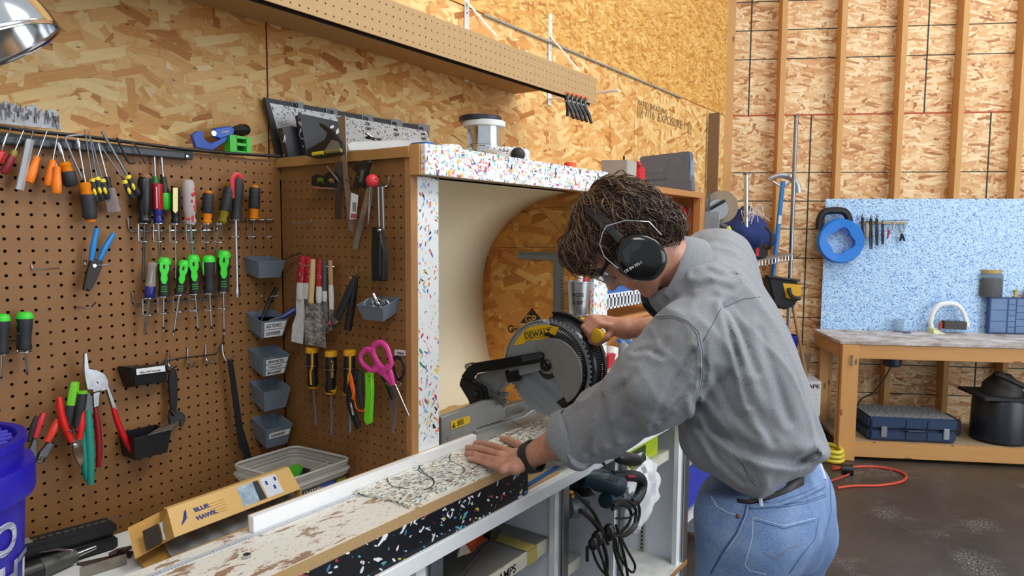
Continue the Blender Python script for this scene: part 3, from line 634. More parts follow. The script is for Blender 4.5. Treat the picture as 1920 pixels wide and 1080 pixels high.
MB().prism([P(x, y, 'y', yf+.05) for x, y in ((886, 768), (925, 770), (948, 790), (950, 830), (886, 830))], (0, .05, 0)).build('pivot_post', M('84827a', .4, .4), sw_, 30, bev=.004)
c = P(876, 688, 'x', x0+.03); MB().lathe(c, c+V((.03, 0, 0)), [(0, .011), (1, .011)], 20).build('chrome_knob', m_steel, sw_)
MB().lathe((C.x+.06, C.y, C.z), (C.x+.23, C.y, C.z+.02), [(0, .06), (.1, .068), (.9, .066), (1, .05)], 30).build('motor', m_black, sw_)
MB().tube([V((C.x+.03, C.y+.03, C.z+.02)), V((1.69, -.48, 1.09)), V((1.69, -.41, 1.03)), V((1.69, -.39, Z0+.1))], [.035, .03, .026, .03], 14).build('head_arm', M('8d8f92', .35, .5), sw_)
# handle in yellow, gripped by the right hand
HX = 1.74; hA = P(1098, 606, 'x', HX-.045); hB = P(1121, 625, 'x', HX+.01)
grp = [P(1116, 630, 'x', 1.675), P(1121, 627, 'x', 1.70), P(1105, 612, 'x', 1.74), P(1092, 604, 'x', 1.78)]
MB().tube(smoothpts(grp, 5), [.012]+[.020]*2+[.0195]*3+[.0155]*8+[.015]*2, 14).build('handle', m_yel, sw_)
MB().tube(smoothpts([grp[3], P(1080, 612, 'x', 1.79), P(1078, 640, 'x', 1.76)], 4), .014, 12).build('handle_mount', m_black, sw_)
# ================================================================ long shelf with pegboard lip above the station
YS = -.30
a = P(504, 0, 'y', YS); b = P(1118, 197, 'y', YS); t = P(1118, 147, 'y', YS)
us = T('wall_shelf', (1.8, YS, b.z), 'long high shelf fronted by a tan pegboard strip on white brackets', 'shelf')
nxs = int((b.x+.3)/.0254); nzs = int((t.z-b.z)/.0254)
pegboard((b.x, YS, b.z), (-1, 0, 0), (0, 0, 1), (0, -1, 0), nxs, nzs, mat=m_peg2, root=us, r=.0026, wx=b.x+.3, wy=t.z-b.z)
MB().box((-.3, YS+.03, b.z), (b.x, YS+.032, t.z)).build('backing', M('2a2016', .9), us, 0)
MB().box((-.3, YS+.01, t.z-.022), (b.x-.02, YW-.002, t.z-.003)).build('shelf_board', m_pb, us, 0)
m_br = M('eef1f4', .35, 0, .02)
for (px_, yt, yb_) in ((875, -20, 60), (1032, 27, 125)):
    zt = P(px_, yt, 'y', YW-.004); x = zt.x; w_ = .013
    br = T('shelf_bracket', (x, YW, t.z-.05), 'white steel bracket with a sloping brace, ' + ('nearest the camera' if px_ < 900 else 'nearest the hanging clamps') + ' above the shelf', 'bracket', )
    MB().box((x-w_, YW-.006, t.z-.03), (x+w_, YW-.002, zt.z)).build('upright', m_br, br, 0, bev=.001)
    MB().box((x-w_, YS+.03, t.z-.003), (x+w_, YW-.006, t.z+.002)).build('arm', m_br, br, 0)
    q0 = V((x, YW-.008, zt.z-(.1 if px_ > 900 else .05))); q1 = P(1086, 132, 'x', x) if px_ > 900 else P(932, 68, 'x', x)
    MB().obox(q0-V((w_*.8, 0, 0)), (w_*1.6, 0, 0), q1-q0, (0, .002, .002)).build('brace', m_br, br, 0)
    for dz in (.03, .09, .16): 
        c = V((x, YW-.0065, zt.z-dz)); MB().lathe(c, c-V((0, .001, 0)), [(0, .003), (1, .003)], 8).build('screw_hole', M('333', .6) if False else M('333538', .6), br, 0)
# bunch of spring clamps clipped on the lip, each with its own handles and orange tips
m_or = M('e8542a', .45)
for i in range(5):
    px_ = 1066+i*8.2; p0 = P(px_, 176+i*2.2, 'y', YS-.006); k = mpp(p0)
    lab = ['leftmost of the five', 'second from the left of the five', 'middle one of the five', 'second from the right of the five', 'rightmost of the five'][i]
    sc_ = T('spring_clamp', p0, 'black orange-tipped spring clamp, '+lab+' under the shelf end', 'clamp', 'spring clamps on the shelf lip')
    def q(dx, dy, dp=0.): return P(px_+dx, 176+i*2.2+dy, 'y', YS-.006-dp)
    for s_ in (-1, 1):
        MB().tube([q(0, 2, .002+.006*(s_ > 0)), q(-4, 9, .004+s_*.004), q(-2, 18, .01+s_*.006), q(2+s_*3, 30, .015+s_*.012), q(4+s_*6, 44+2*s_, .02+s_*.02)], [.006, .009, .0085, .0072, .006], 8).build('clamp_jaw', m_black, sc_)
        MB().box(q(0, 0, .001+.007*(s_ > 0))-V((.006, .003, .004)), q(0, 0, .001+.007*(s_ > 0))+V((.006, .003, .006))).build('jaw_tip', m_or, sc_, 0, bev=.001)
    MB().tube([q(-6, 14, .012), q(3, 14, .012)], .005, 8).build('spring', m_steel, sc_)
# ---------------------------------------------------------------- ragged mill stamp on the wall sheet, right of the shelf
def wtxt(s, x, y, h_, nm='mill_stamp'): return text(s, P(x, y, 'y', YW-.0012), (1, 0, 0), (0, 0, 1), h_, M('7a6038', .8), wl, bold=.0, sx=1.1, name=nm)
wtxt('RATED SHEATHING', 1196, 196, .03); wtxt('|||| 7/16  EXPOSURE 1 ||||', 1194, 214, .05)
# tall board standing in the corner
c = P(1352, 300, 'y', .02); zt = P(1352, 215, 'y', .02).z
tag(MB().box((4.78, .0, .001), (4.80, .075, zt)).build('leaning_board', wood('old_board', '6f5840', '8d7253', .7, 1, pi/2), None, 0), 'narrow brown board standing upright in the corner by the first stud', 'board')
# ================================================================ rear workbench with its blue panel
SO = SD+.004
def Bz(x, y, z): return P(x, y, 'z', z)
ft = bt(B(1548, 612, SO)); zt_ = .80
bl = bt(Bz(1522, 612, zt_)); fl_ = bt(Bz(1571, 639, zt_))
OB, OF = bl[1], fl_[1]; TL = (bl[0]+fl_[0])/2; OB = min(OB, SO+.02)
OB = SO+.012
pn = T('plastic_backboard', BW(2.2, SO, zt_), 'large pale blue flecked plastic panel on the studs behind the rear workbench', 'wall panel')
c0 = bt(B(1548, 373, SO)); tl = c0[0]
bbox(MB(), tl, 4.6, SO, SO+.010, zt_-.05, c0[2]).build('panel', m_fleckblue, pn, 0)
wbn = T('workbench', BW(2.2, .5, 0), 'rear pine workbench with a dusty top and lower shelf, in front of the blue panel', 'workbench')
n = NT('dusty_bench_top'); c = n.coord('UV'); m_top = n.out(n.mix(n.ramp(n.noise(c, 7, 6, .65), [(.35, 0.), (.6, 1.)]), lin('8f8178'), lin('c9c6c6')), .8)
LW = .105; TR = 4.4
def lz(x, y, o): return bt(B(x, y, o))
bbox(MB(), TL-.01, TR, OB, OF+.01, zt_-.02, zt_).build('top', m_top, wbn, 0, bev=.002)
bbox(MB(), TL, TR, OF-.038, OF, zt_-.115, zt_-.02).build('front_apron', m_pine, wbn, 0, bev=.002)
bbox(MB(), TL+.005, TL+.043, OB+.04, OF-.038, zt_-.115, zt_-.02).build('side_apron', m_pine, wbn, 0, bev=.002)
for (t, o) in ((TL, OF-.08), (TL+.02, OB+.05), (3.95, OF-.08), (3.95, OB+.05)):
    bbox(MB(), t, t+.06, o+.02, o+.058, .002, zt_-.02).build('leg', m_pinev, wbn, 0, bev=.002)
    if o > .4: 
        bbox(MB(), t-.0, t+LW, OF, OF+.036, .002, zt_-.022).build('leg_board', m_pinev, wbn, 0, bev=.002)
zsf = .115
bbox(MB(), TL+.03, TR, OB+.03, OF-.02, zsf-.01, zsf+.012).build('lower_shelf', NT('dusty_shelf').out(lin('9a8468'), .85), wbn, 0)
bbox(MB(), TL+.02, TR, OF-.02, OF+.018, zsf-.09, zsf+.006).build('lower_rail', m_pine, wbn, 0, bev=.002)
mb = MB(); h0 = BW(TL+.06, OF+.037, .68); mb.tube([h0+V((0, 0, -.03)), h0-BN*.012+V((0, 0, -.03)), h0-BN*.012+V((0, 0, .03)), h0+V((0, 0, .03))], .006, 8).build('hasp', m_steel, wbn)
def Bp(px, o, th): return [B(x, y, o) for x, y in px], BN*(-th)
# fish tape reel
def onbench(x, y):
    p = Bz(x, y, zt_); t, o, z = bt(p); return BW(t, max(o, SO+.07), zt_)
ctr = B(1573, 452, SO+.05); k = mpp(ctr); ft_ = T('fish_tape', ctr, 'bright blue round wire-puller reel with black handle, hanging on the blue panel', 'cable reel')
UPZ = V((0, 0, 1))
def ring(c, r, ri, n=40, sq=False):
    mb = MB(); rows = []
    for i in range(n):
        a = 2*pi*i/n; u = BT*cos(a)+UPZ*sin(a); r2 = ri*(1+.13*cos(4*a+.9)) if sq else ri
        rows.append([c+u*r2, c+u*r2-BN*.05, c+u*(r*.93)-BN*.055, c+u*r-BN*.04, c+u*r, c+u*r2])
    rows.append(rows[0]); return mb.grid(rows)
ring(ctr, 41.5*k, 23*k, sq=True).build('reel_case', M('1f7ad6', .38), ft_, 40)
hd_ = [(1536, 430), (1537, 412), (1545, 398), (1560, 395), (1580, 396), (1589, 404), (1592, 416)]
MB().tube(smoothpts([B(x, y, SO+.07) for x, y in hd_], 4), 7*k, 8).build('handle', m_black, ft_)
MB().tube([B(1573, 402, SO+.07), B(1573, 385, SO+.03), B(1573, 382, SO+.01)], .004, 6).build('hanging_hook', M('c9b98a', .5), ft_)
# plier rail with tools
rl = T('tool_rail', B(1655, 420, SO+.03), 'narrow wooden tool rail on the blue panel beside the blue reel', 'tool rail')
a, b = B(1612, 417, SO+.012), B(1700, 418, SO+.012); MB().obox(a-V((0, 0, .008)), b-a, -BN*.018, (0, 0, .014)).build('rail', M('bda276', .6), rl, 0)
MB().tube([a-BN*.02, a-BN*.04+UPZ*.005, b-BN*.04+UPZ*.02, b+UPZ*.02], .002, 6).build('rail_wire', m_black, rl)
for i, (x, y0, y1, w_, col_, lb) in enumerate(((1617, 408, 464, 2.6, '22252b', 'dark slim pliers, leftmost on the tool rail'), (1626, 418, 446, 1.8, 'b8a080', 'small tan-handled tool, second on the tool rail'), (1633, 410, 467, 2.8, '202329', 'longest dark pliers on the tool rail'), (1644, 410, 460, 2.2, '2b3038', 'dark pliers to the right of the longest ones on the rail'), (1655, 420, 458, 2.2, '2b3038', 'shortest dark pliers in the middle of the rail'))):
    p = B(x, y0, SO+.045); kk = mpp(p); t_ = T('pliers', p, lb, 'pliers', 'pliers on the wooden rail')
    for s_ in (-1, 1):
        MB().tube([p+BT*(s_*kk*1.5)+UPZ*0, B(x+s_*.6, y0+(y1-y0)*.25, SO+.045), B(x+s_*w_*.7, y0+(y1-y0)*.6, SO+.045), B(x+s_*w_*.55, y1, SO+.045)], [.005, .007, .006, .004], 8).build('handle', M(col_, .5), t_)
    MB().tube([p+UPZ*.0, p+UPZ*.03], [.008, .003], 6).build('jaws', m_dsteel, t_)
p = B(1664, 430, SO+.045); t_ = T('small_knife', p, 'small red-handled knife hanging from the tool rail', 'knife')
MB().tube([p, B(1667, 434, SO+.045), B(1664, 447, SO+.045)], [.004, .010, .005], 8).build('handle', M('a82430', .4), t_); MB().tube([B(1665, 446, SO+.045), B(1663, 462, SO+.045)], [.004, .001], 6).build('blade', m_steel, t_)
p = B(1675, 428, SO+.045); t_ = T('steel_clip', p, 'pale steel clip standing up on the tool rail', 'clip')
MB().tube([B(1674, 430, SO+.045), B(1679, 410, SO+.045)], [.008, .004], 8).build('clip_body', M('cfd2d4', .3, .8), t_)
p = B(1690, 420, SO+.045); t_ = T('locking_pliers', p, 'shiny open pliers at the right end of the tool rail', 'pliers')
for s_, x in ((-1, 1688), (1, 1696)):
    MB().tube([B(1691+s_*3, 417, SO+.045), B(1691+s_*5, 430, SO+.045), B(1691, 438, SO+.045)], [.004, .006, .006], 8).build('jaw', m_steel, t_)
    MB().tube([B(1691, 438, SO+.045), B(x, 452, SO+.045)], [.008, .007], 8).build('handle', m_black, t_)
# things on the bench top
jb = onbench(1835, 612); 
ck = T('parts_cabinet', onbench(1870, 622), 'blue small-parts cabinet of clear drawers standing on the rear workbench', 'parts organiser')
t0, o0 = bt(onbench(1840, 623))[0], bt(onbench(1840, 623))[1]; t1 = t0+.62; zc1 = bt(B(1845, 557, o0))[2]; m_bl = M('1e3f74', .4)
bbox(MB(), t0, t1, OB+.03, o0, zt_+.002, zc1).build('case', m_bl, ck, 0, bev=.004)
m_clr = M('7f9cc4', .15, 0, .1, 30, trans=.3); hh = (zc1-zt_-.02)
cols = ((.012, .118, 3), (.128, .175, 6), (.182, .245, 5), (.252, .31, 5), (.318, .42, 3), (.43, .6, 5)); 
for (a, b, nr) in cols:
    for r_ in range(nr):
        za_ = zt_+.012+hh*r_/nr; zb_ = zt_+.008+hh*(r_+1)/nr
        bbox(MB(), t0+a, t0+b, o0-.01, o0+.004, za_, zb_).build('drawer', m_clr, ck, 0, bev=.0015, seg=1)
jp = BW(t0+.03, o0-.06, zc1+.001); k = mpp(jp); jr = T('storage_jar', jp, 'clear jar of dark parts with a tan lid on the blue parts cabinet', 'jar')
MB().lathe(jp, jp+UPZ*(44*k), [(0, 19*k), (.03, 20*k), (.9, 20*k), (1, 17*k)], 24).build('glass', M('c2ccd2', .08, 0, .02, trans=.85), jr)
MB().lathe(jp+UPZ*(1*k), jp+UPZ*(34*k), [(0, 17*k), (.9, 17*k), (1, 14*k)], 9).build('contents', M('4a3c3a', .7, 0, .3, 60), jr)
MB().lathe(jp+UPZ*(44*k), jp+UPZ*(50*k), [(0, 17*k), (1, 17*k)], 24).build('lid', M('b99a5a', .5), jr)
for (dt, w_, h_, col_, nm, lb) in ((.2, .04, .05, 'c9b86a', 'yellow_spool', 'small yellow spool on the blue parts cabinet'), (.29, .09, .04, 'd8dade', 'white_packet', 'crumpled white and red packet on the blue parts cabinet')):
    b_ = BW(t0+dt, o0-.06, zc1+.001)
    if dt < .25: tag(MB().lathe(b_, b_+UPZ*h_, [(0, .02), (.1, .02), (.12, .012), (.88, .012), (.9, .02), (1, .02)], 14).build(nm, M(col_, .5)), lb, 'spool')
    else: tag(MB().add([b_+BT*x-BN*y+UPZ*z for x, y, z in ((-.05, 0, 0), (.05, 0, 0), (.05, .05, 0), (-.05, .05, 0), (-.03, .01, .06), (.04, 0, .04), (.03, .05, .05), (-.04, .05, .03))], [(0,1,2,3),(4,5,6,7),(0,1,5,4),(1,2,6,5),(2,3,7,6),(3,0,4,7)]).build(nm, [M('d9705f', .5, 0, .3, 25)]), lb, 'packet')
# white hooped handle caddy
hb_ = onbench(1780, 614); k = mpp(hb_); o_ = bt(hb_)[1]
cad = T('caddy', hb_, 'white hooped-handle caddy with dark box on the rear workbench', 'caddy')
hp = [(1747, 615), (1745, 603), (1750, 585), (1760, 573), (1775, 569), (1793, 571), (1805, 582), (1811, 598), (1815, 613)]
MB().tube(smoothpts([B(x, y, o_) for x, y in hp], 4), 4.5*k, 10, flat=.8).build('hoop_handle', M('dfe2e2', .35), cad)
MB().obox(B(1764, 615, o_), B(1806, 617, o_)-B(1764, 615, o_), -BN*.05, (0, 0, 15*k)).build('dark_box', M('3a3533', .5), cad, 0, bev=.003)
MB().obox(B(1760, 616, o_+.01), B(1764, 617, o_+.01)-B(1760, 616, o_+.01), -BN*.02, (0, 0, 14*k)).build('red_block', M('c8462a', .5), cad, 0)
b_ = onbench(1750, 624); k = mpp(b_)
tag(MB().add([b_+BT*x*k-BN*y*k+UPZ*z*k for x, y, z in ((-10, 0, 0), (12, 0, 0), (16, 12, 0), (-6, 14, 0), (-11, 2, 11), (4, 0, 9), (10, 10, 3), (-5, 12, 8))], [(3,2,1,0),(4,5,6,7),(0,1,5,4),(1,2,6,5),(2,3,7,6),(3,0,4,7)]).build('tape_scrap', M('d9d7a0', .5, 0, .3, 40)), 'crumpled cream and yellow scrap lying before the caddy', 'scrap')
b_ = onbench(1660, 614); k = mpp(b_)
cp = T('clear_cup', b_, 'small clear plastic cup standing on the rear workbench', 'cup')
MB().lathe(b_, b_+UPZ*(24*k), [(0, 7*k), (.02, 8*k), (1, 10*k), (1, 9.3*k), (.05, 7*k)], 20).build('cup', M('dfe8ee', .08, 0, .02, trans=.9), cp)
b_ = onbench(1672, 618); tag(MB().tube([b_-BT*.04, b_+BT*.05], .004, 6).build('pencil', M('b05a5a', .5)), 'short reddish pencil lying beside the clear cup', 'pencil')
b_ = onbench(1700, 624); tag(MB().ball(b_+UPZ*.004, (.05, .03, .006), 14).build('steel_plate', m_dsteel), 'flat dark steel disc lying in the dust of the rear workbench', 'disc')
# router motor under the bench
c = BW(bt(B(1672, 690, (OB+OF)/2))[0], (OB+OF)/2, zt_-.022); k = mpp(c)
rt2 = T('router_motor', c, 'dark blue router motor hanging under the rear workbench', 'router')
MB().lathe(c, c-UPZ*.08, [(0, 12*k), (1, 12.5*k)], 20).build('chrome_collar', m_steel, rt2)
MB().lathe(c-UPZ*.08, c-UPZ*.19, [(0, 15*k), (.2, 16*k), (.9, 16*k), (1, 13*k)], 20).build('housing', M('1b2740', .4), rt2)
o_ = (OB+OF)/2
MB().tube(smoothpts([c-UPZ*.18, B(1655, 715, o_), B(1635, 738, o_), B(1615, 748, o_), B(1606, 765, o_)], 5), .006, 6).build('power_cord', m_black, rt2)
# blue tool case on the lower shelf
ZL = zsf+.014
cA = Bz(1628, 826, ZL); tA, oA = bt(cA)[0], bt(cA)[1]; tB = bt(B(1795, 830, oA))[0]; zT = bt(B(1640, 782, oA))[2]; oBk = oA-.36
tc = T('tool_case', BW((tA+tB)/2, oA-.1, ZL), 'dark blue plastic power-tool case with two silver latches on the lower bench shelf', 'tool case')
m_cs = M('1f3656', .45); n = NT('dusty_case'); m_cs2 = n.out(n.mix(n.ramp(n.noise(n.coord('UV'), 60, 4, .8), [(.4, 0.), (.55, 1.)]), lin('27313c'), lin('8f8f90')), .7)
zm = (ZL+zT)/2+.0; g_ = (tB-tA)
bbox(MB(), tA, tB, oBk, oA-.006, ZL+.004, zm-.002).build('case_base', m_cs, tc, 30, bev=.014)
bbox(MB(), tA, tB, oBk, oA-.006, zm+.002, zT).build('case_lid', m_cs, tc, 30, bev=.014)
bbox(MB(), tA+.012, tB-.012, oBk+.01, oA-.02, zT, zT+.0015).build('dust_layer', m_cs2, tc, 0)
for f_ in ((.03, .36), (.42, .6), (.66, .97)):
    bbox(MB(), tA+g_*f_[0], tA+g_*f_[1], oA-.01, oA, zm+.01, zT-.012).build('lid_panel', m_cs, tc, 30, bev=.004); bbox(MB(), tA+g_*f_[0], tA+g_*f_[1], oA-.01, oA, ZL+.015, zm-.01).build('base_panel', m_cs, tc, 30, bev=.004)
for f_ in (.17, .87): bbox(MB(), tA+g_*f_-.018, tA+g_*f_+.018, oA-.004, oA+.010, ZL+.03, zm+.02).build('latch', M('b9bcc0', .25, .9), tc, 30, bev=.003)
MB().tube([BW(tA+g_*.41, oA, zm), BW(tA+g_*.43, oA+.02, zm), BW(tA+g_*.61, oA+.02, zm), BW(tA+g_*.63, oA, zm)], .008, 8).build('handle', M('1a2c44', .4), tc)
# dark bins at the right end of the lower shelf
cb_ = Bz(1850, 838, ZL); tA, oA = bt(cb_)[0], bt(cb_)[1]-.02
dbn = T('shop_vacuum', BW(tA+.12, oA-.1, ZL), 'black rounded shop vacuum tank on the lower shelf at right', 'vacuum')
zT = bt(B(1850, 752, oA))[2]; cc = BW(tA+.17, oA-.17, ZL)
MB().lathe(cc, cc+UPZ*(zT-ZL), [(0, .15), (.05, .17), (.9, .165), (1, .15)], 32).build('tank', M('141b26', .35), dbn)
bbox(MB(), tA-.02, tA+.36, oA-.36, oA-.0, zT, zT+.02).build('lid', M('23262b', .6, 0, .3, 60), dbn, 30, bev=.006)
MB().lathe(cc+UPZ*(zT-ZL+.02), cc+UPZ*(zT-ZL+.15), [(0, .12), (.5, .11), (1, .05)], 20).build('motor_head', M('2b2723', .6, 0, .3, 40), dbn)
MB().tube(smoothpts([cc+UPZ*.45, cc+UPZ*.47-BN*.15-BT*.1, cc+UPZ*.40-BN*.19+BT*.05], 5), .018, 8).build('hose', m_black, dbn)
bbox(MB(), tA-.27, tA-.04, oA-.42, oA-.22, ZL+.002, ZL+.11).build('x', M('232c3c', .45), None, 30, bev=.008).name = 'storage_tub'
tag(bpy.data.objects['storage_tub'], 'low dark blue tub between the tool case and the vacuum', 'tub')
# ---------------------------------------------------------------- floor things by the bench leg
m_oc = M('c4432c', .5)
cp_ = [(1560, 880), (1590, 876), (1640, 875), (1680, 882), (1699, 892), (1690, 903), (1650, 910), (1600, 911), (1570, 915)]
tag(MB().tube(smoothpts([P(x, y, 'z', .008) for x, y in cp_], 6), .008, 8).build('extension_cord', m_oc), 'orange extension cord looped on the concrete before the rear workbench', 'cord')
cp_ = [(1545, 905), (1575, 896), (1592, 888), (1580, 878), (1560, 874)]
tag(MB().tube(smoothpts([P(x, y, 'z', .012) for x, y in cp_], 6), .007, 8).build('thin_cord', M('a83a30', .5)), 'short red cord tail on the floor beside the bench leg', 'cord')
b_ = P(1578, 888, 'z', .0); pw = T('flashlight', b_, 'small black and silver hand lamp on the floor at the bench leg', 'lamp')
MB().tube([b_+V((0, 0, .03)), b_+RT*.06+V((0, 0, .03))-FW*.02], [.03, .035], 14).build('body', m_black, pw); MB().ball(b_+RT*.045+V((0, 0, .05)), (.014, .014, .014), 10).build('lens', m_steel, pw)
b_ = P(1556, 862, 'z', .0); yl = T('yellow_hose', b_, 'coil of yellow hose on the floor behind the man, beside the bench leg', 'hose')
for i in range(3): MB().tube(ellipse(b_+V((0, 0, .02+.03*i)), RT, (R0.cross(UPZ)), .07-.004*i, .1, 24)+[ellipse(b_+V((0, 0, .02+.03*i)), RT, (R0.cross(UPZ)), .07-.004*i, .1, 24)[0]], .014, 8).build('coil', M('d6c43a', .4), yl)
# ---------------------------------------------------------------- cardboard box between bench and man
zb0 = 0; cA = P(1538, 785, 'z', .30); cA = B(1537, 786, OF-.25)
oX = OF-.25; t1 = bt(cA)[0]; zt2 = bt(B(1537, 715, oX))[2]; zb2 = bt(B(1537, 782, oX))[2]
bx = T('carton', BW(t1-.15, oX-.1, 0), 'white printed carton with its brown flap up, left of the rear workbench', 'carton')
bbox(MB(), t1-.34, t1, oX-.3, oX, .002, zt2).build('box_body', M('e4e6e9', .5), bx, 0)
bbox(MB(), t1-.34, t1+.001, oX-.3, oX+.001, zb2-.1, zb2+.012).build('blue_band', M('2a7fc0', .5), bx, 0)
f0, f1 = BW(t1, oX-.3, zt2), BW(t1-.34, oX-.3, zt2); MB().hexa([f1, f0, f0+V((0, 0, .14))+BT*.015, f1+V((0, 0, .16)), f1+BN*.004, f0+BN*.004, f0+V((0, 0, .14))+BT*.015+BN*.004, f1+V((0, 0, .16))+BN*.004]).build('flap', M('8b745e', .7), bx, 0)
text('TAPE', B(1507, 727, oX+.002), BT, UPZ, .026, M('15181a', .5), bx, bold=.015, sx=1.25)
for i, y in enumerate((740, 748, 772)): bbox(MB(), bt(B(1512, y, oX))[0], bt(B(1533, y, oX))[0], oX, oX+.001, bt(B(1512, y, oX))[2], bt(B(1512, y, oX))[2]+.004).build('print_line', M('b8bcc0', .5), bx, 0)
bbox(MB(), t1-.2, t1-.04, OB-.05, OB-.02, .001, .0+1.0).build('x', wood('broom_board', '7a5a3a', '9a7650'), None, 0).name = 'plank_offcut'
bpy.data.objects.remove(bpy.data.objects['plank_offcut'])
# ---------------------------------------------------------------- wire shelving, poles, bender, bag
oS = .42
def pole(x0, y0, x1, y1, o, r, m, lab, nm='pipe', cat='pipe', bottom=None):
    a = B(x0, y0, o); b = B(x1, y1, o)
    if bottom is not None: d = (b-a)/(b.z-a.z); b = a+d*(bottom-a.z)
    t = T(nm, b, lab, cat); MB().tube([a, b], r, 12).build('shaft', m, t); MB().tube([a, a+(a-b).normalized()*.012], r*1.25, 12).build('end_cap', m_dsteel, t); return t
pole(1399, 328, 1399, 600, .62, .016, m_steel, 'bright steel shelving post nearest the man, short and thick', 'shelf_post', 'post', .001)
pole(1493, 219, 1478, 600, .45, .014, M('8c8f92', .25, .9), 'tall slim steel pole beside the blue-handled pipe bender', 'steel_pole', 'pole', .001)
wr = T('wire_shelf', B(1440, 490, .5), 'chrome wire shelf carrying the blue bag and black box behind the man', 'shelf')
a, b = B(1320, 508, .62), B(1485, 478, .62)
for dz in (0, -.035): MB().tube([a+V((0, 0, dz)), b+V((0, 0, dz))], .004, 6).build('front_wire', m_steel, wr)
mb = MB(); 
for i in range(28): 
    p = a.lerp(b, i/27); mb.tube([p, p+V((0, 0, -.035))], .0025, 4); mb.tube([p, p+BN*.35], .0025, 4)
tag(mb.build('wire_grid', m_steel, wr), kind='stuff')
MB().obox(a+V((0, 0, .004)), b-a, BN*.35, (0, 0, .004)).build('shelf_liner', M('8b7f70', .6), wr, 0)
sb = T('tool_box', B(1430, 478, .6), 'black tool box with red latch on the wire shelf', 'tool box')
a, b = B(1400, 487, .6)+V((0, 0, .0)), B(1440, 482, .6); MB().obox(a, b-a, BN*.16, (0, 0, .095)).build('body', M('1f1f22', .45), sb, 30, bev=.008)
MB().obox(B(1416, 481, .605), B(1423, 480, .605)-B(1416, 481, .605), -BN*.004, (0, 0, .06)).build('latch', M('b8283a', .4), sb, 0, bev=.002)
# blue bag
bg = T('blue_bag', B(1400, 440, .55), 'dark blue cloth bag stuffed on the wire shelf behind the man', 'bag')
mb = MB(); cx = B(1392, 437, .5)
rows = []
for i in range(15):
    t = i/14; row = []
    for j in range(28):
        a = 2*pi*j/28; r_ = (.06+.17*sin(pi*min(1, t*1.15))**.8)*(1+.10*sin(a*5+t*7)+.06*sin(a*11+t*3)); row.append(cx+BT*(r_*cos(a)*.93)+BN*(r_*.6*sin(a))+V((0, 0, -.17+.34*t+.02*sin(a*3))))
    rows.append(row)
mb.grid(rows, closed=True).build('cloth', M('1c2f68', .85, 0, .15, 30), bg, 60)
MB().tube(smoothpts([B(1436, 425, .66), B(1447, 440, .68), B(1442, 465, .68), B(1432, 460, .66)], 5), .012, 8).build('strap', m_black, bg)
mb = MB()
for i in range(10): a = B(1400+i*3.6, 405+random.uniform(-4, 4), .62); mb.tube(smoothpts([a, a+V((random.uniform(-.05, .05), 0, random.uniform(.02, .09)))+BT*random.uniform(-.04, .04), a+BT*random.uniform(-.09, .09)-V((0, 0, .04))], 4), .0022, 5)
tag(tag(mb.build('white_ties', M('e3d9d6', .5)), 'tangle of thin white cable ties on top of the blue bag', 'cable ties'), kind='stuff')
# pipe bender with blue handle
pb_ = T('pipe_bender', B(1460, 500, .36), 'pipe bender with bright blue handle and grey curved shoe leaning at the back wall', 'pipe bender')
a, b = B(1468, 340, .4), B(1449, 520, .4); d = (b-a)/(b.z-a.z); b2 = a+d*(.02-a.z)
MB().tube([a, b2], .016, 12).build('handle', M('2a82d0', .35), pb_); 
for t in (.35,): q_ = B(1461, 412, .4); MB().tube([q_-(b-a).normalized()*.03, q_+(b-a).normalized()*.03], .0175, 12).build('label_band', m_white, pb_)
MB().tube(smoothpts([B(1440, 338, .4), B(1450, 332, .4), B(1468, 329, .4), B(1485, 335, .4), B(1494, 348, .4), B(1496, 362, .4)], 5), [.010+.012*min(1, i/12) for i in range(26)], 8).build('bending_shoe', M('b0b4ba', .35, .6), pb_)
MB().tube([B(1449, 340, .4), B(1466, 352, .4), B(1484, 340, .4)], .008, 8).build('shoe_web', M('b0b4ba', .35, .6), pb_)
# black and yellow tool bag
oq = .52; tb = T('tool_bag', B(1470, 550, oq), 'black tool bag with yellow panel hanging behind the man', 'bag')
bgp = [(1436, 517), (1470, 522), (1502, 528), (1503, 555), (1497, 568), (1480, 580), (1465, 582), (1450, 575)]
MB().prism([B(x, y, oq) for x, y in bgp], BN*.16).build('body', M('1b1b1e', .7), tb, 30, bev=.02)
MB().prism([B(x, y, oq+.002) for x, y in ((1468, 531), (1502, 534), (1502, 552), (1490, 562), (1474, 558))], BN*.004).build('yellow_panel', M('d9a51e', .5), tb, 0)
MB().tube(smoothpts([B(1479, 540, oq+.02), B(1484, 555, oq+.03), B(1500, 560, oq+.02)], 5), .014, 8).build('strap', m_black, tb)
MB().tube([B(1440, 518, oq+.004), B(1500, 526, oq+.004)], .008, 6).build('zip_edge', M('3a3a3d', .5), tb)
# broom handle, blue bucket
pole(1487, 575, 1507, 680, .3, .013, M('a98458', .6), 'wooden broom handle leaning behind the man below the tool bag', 'broom_handle', 'broom', .001)
b_ = B(1468, 690, .24); b_.z = 0; zt3 = B(1485, 632, .35).z; tb2 = T('blue_pail', b_, 'dark blue pail standing behind the man beside the broom handle', 'pail')
MB().lathe(b_, V((b_.x, b_.y, zt3)), [(0, .075), (.95, .095), (1, .10), (1, .09), (.05, .07)], 24).build('pail', M('2333a8', .4), tb2)
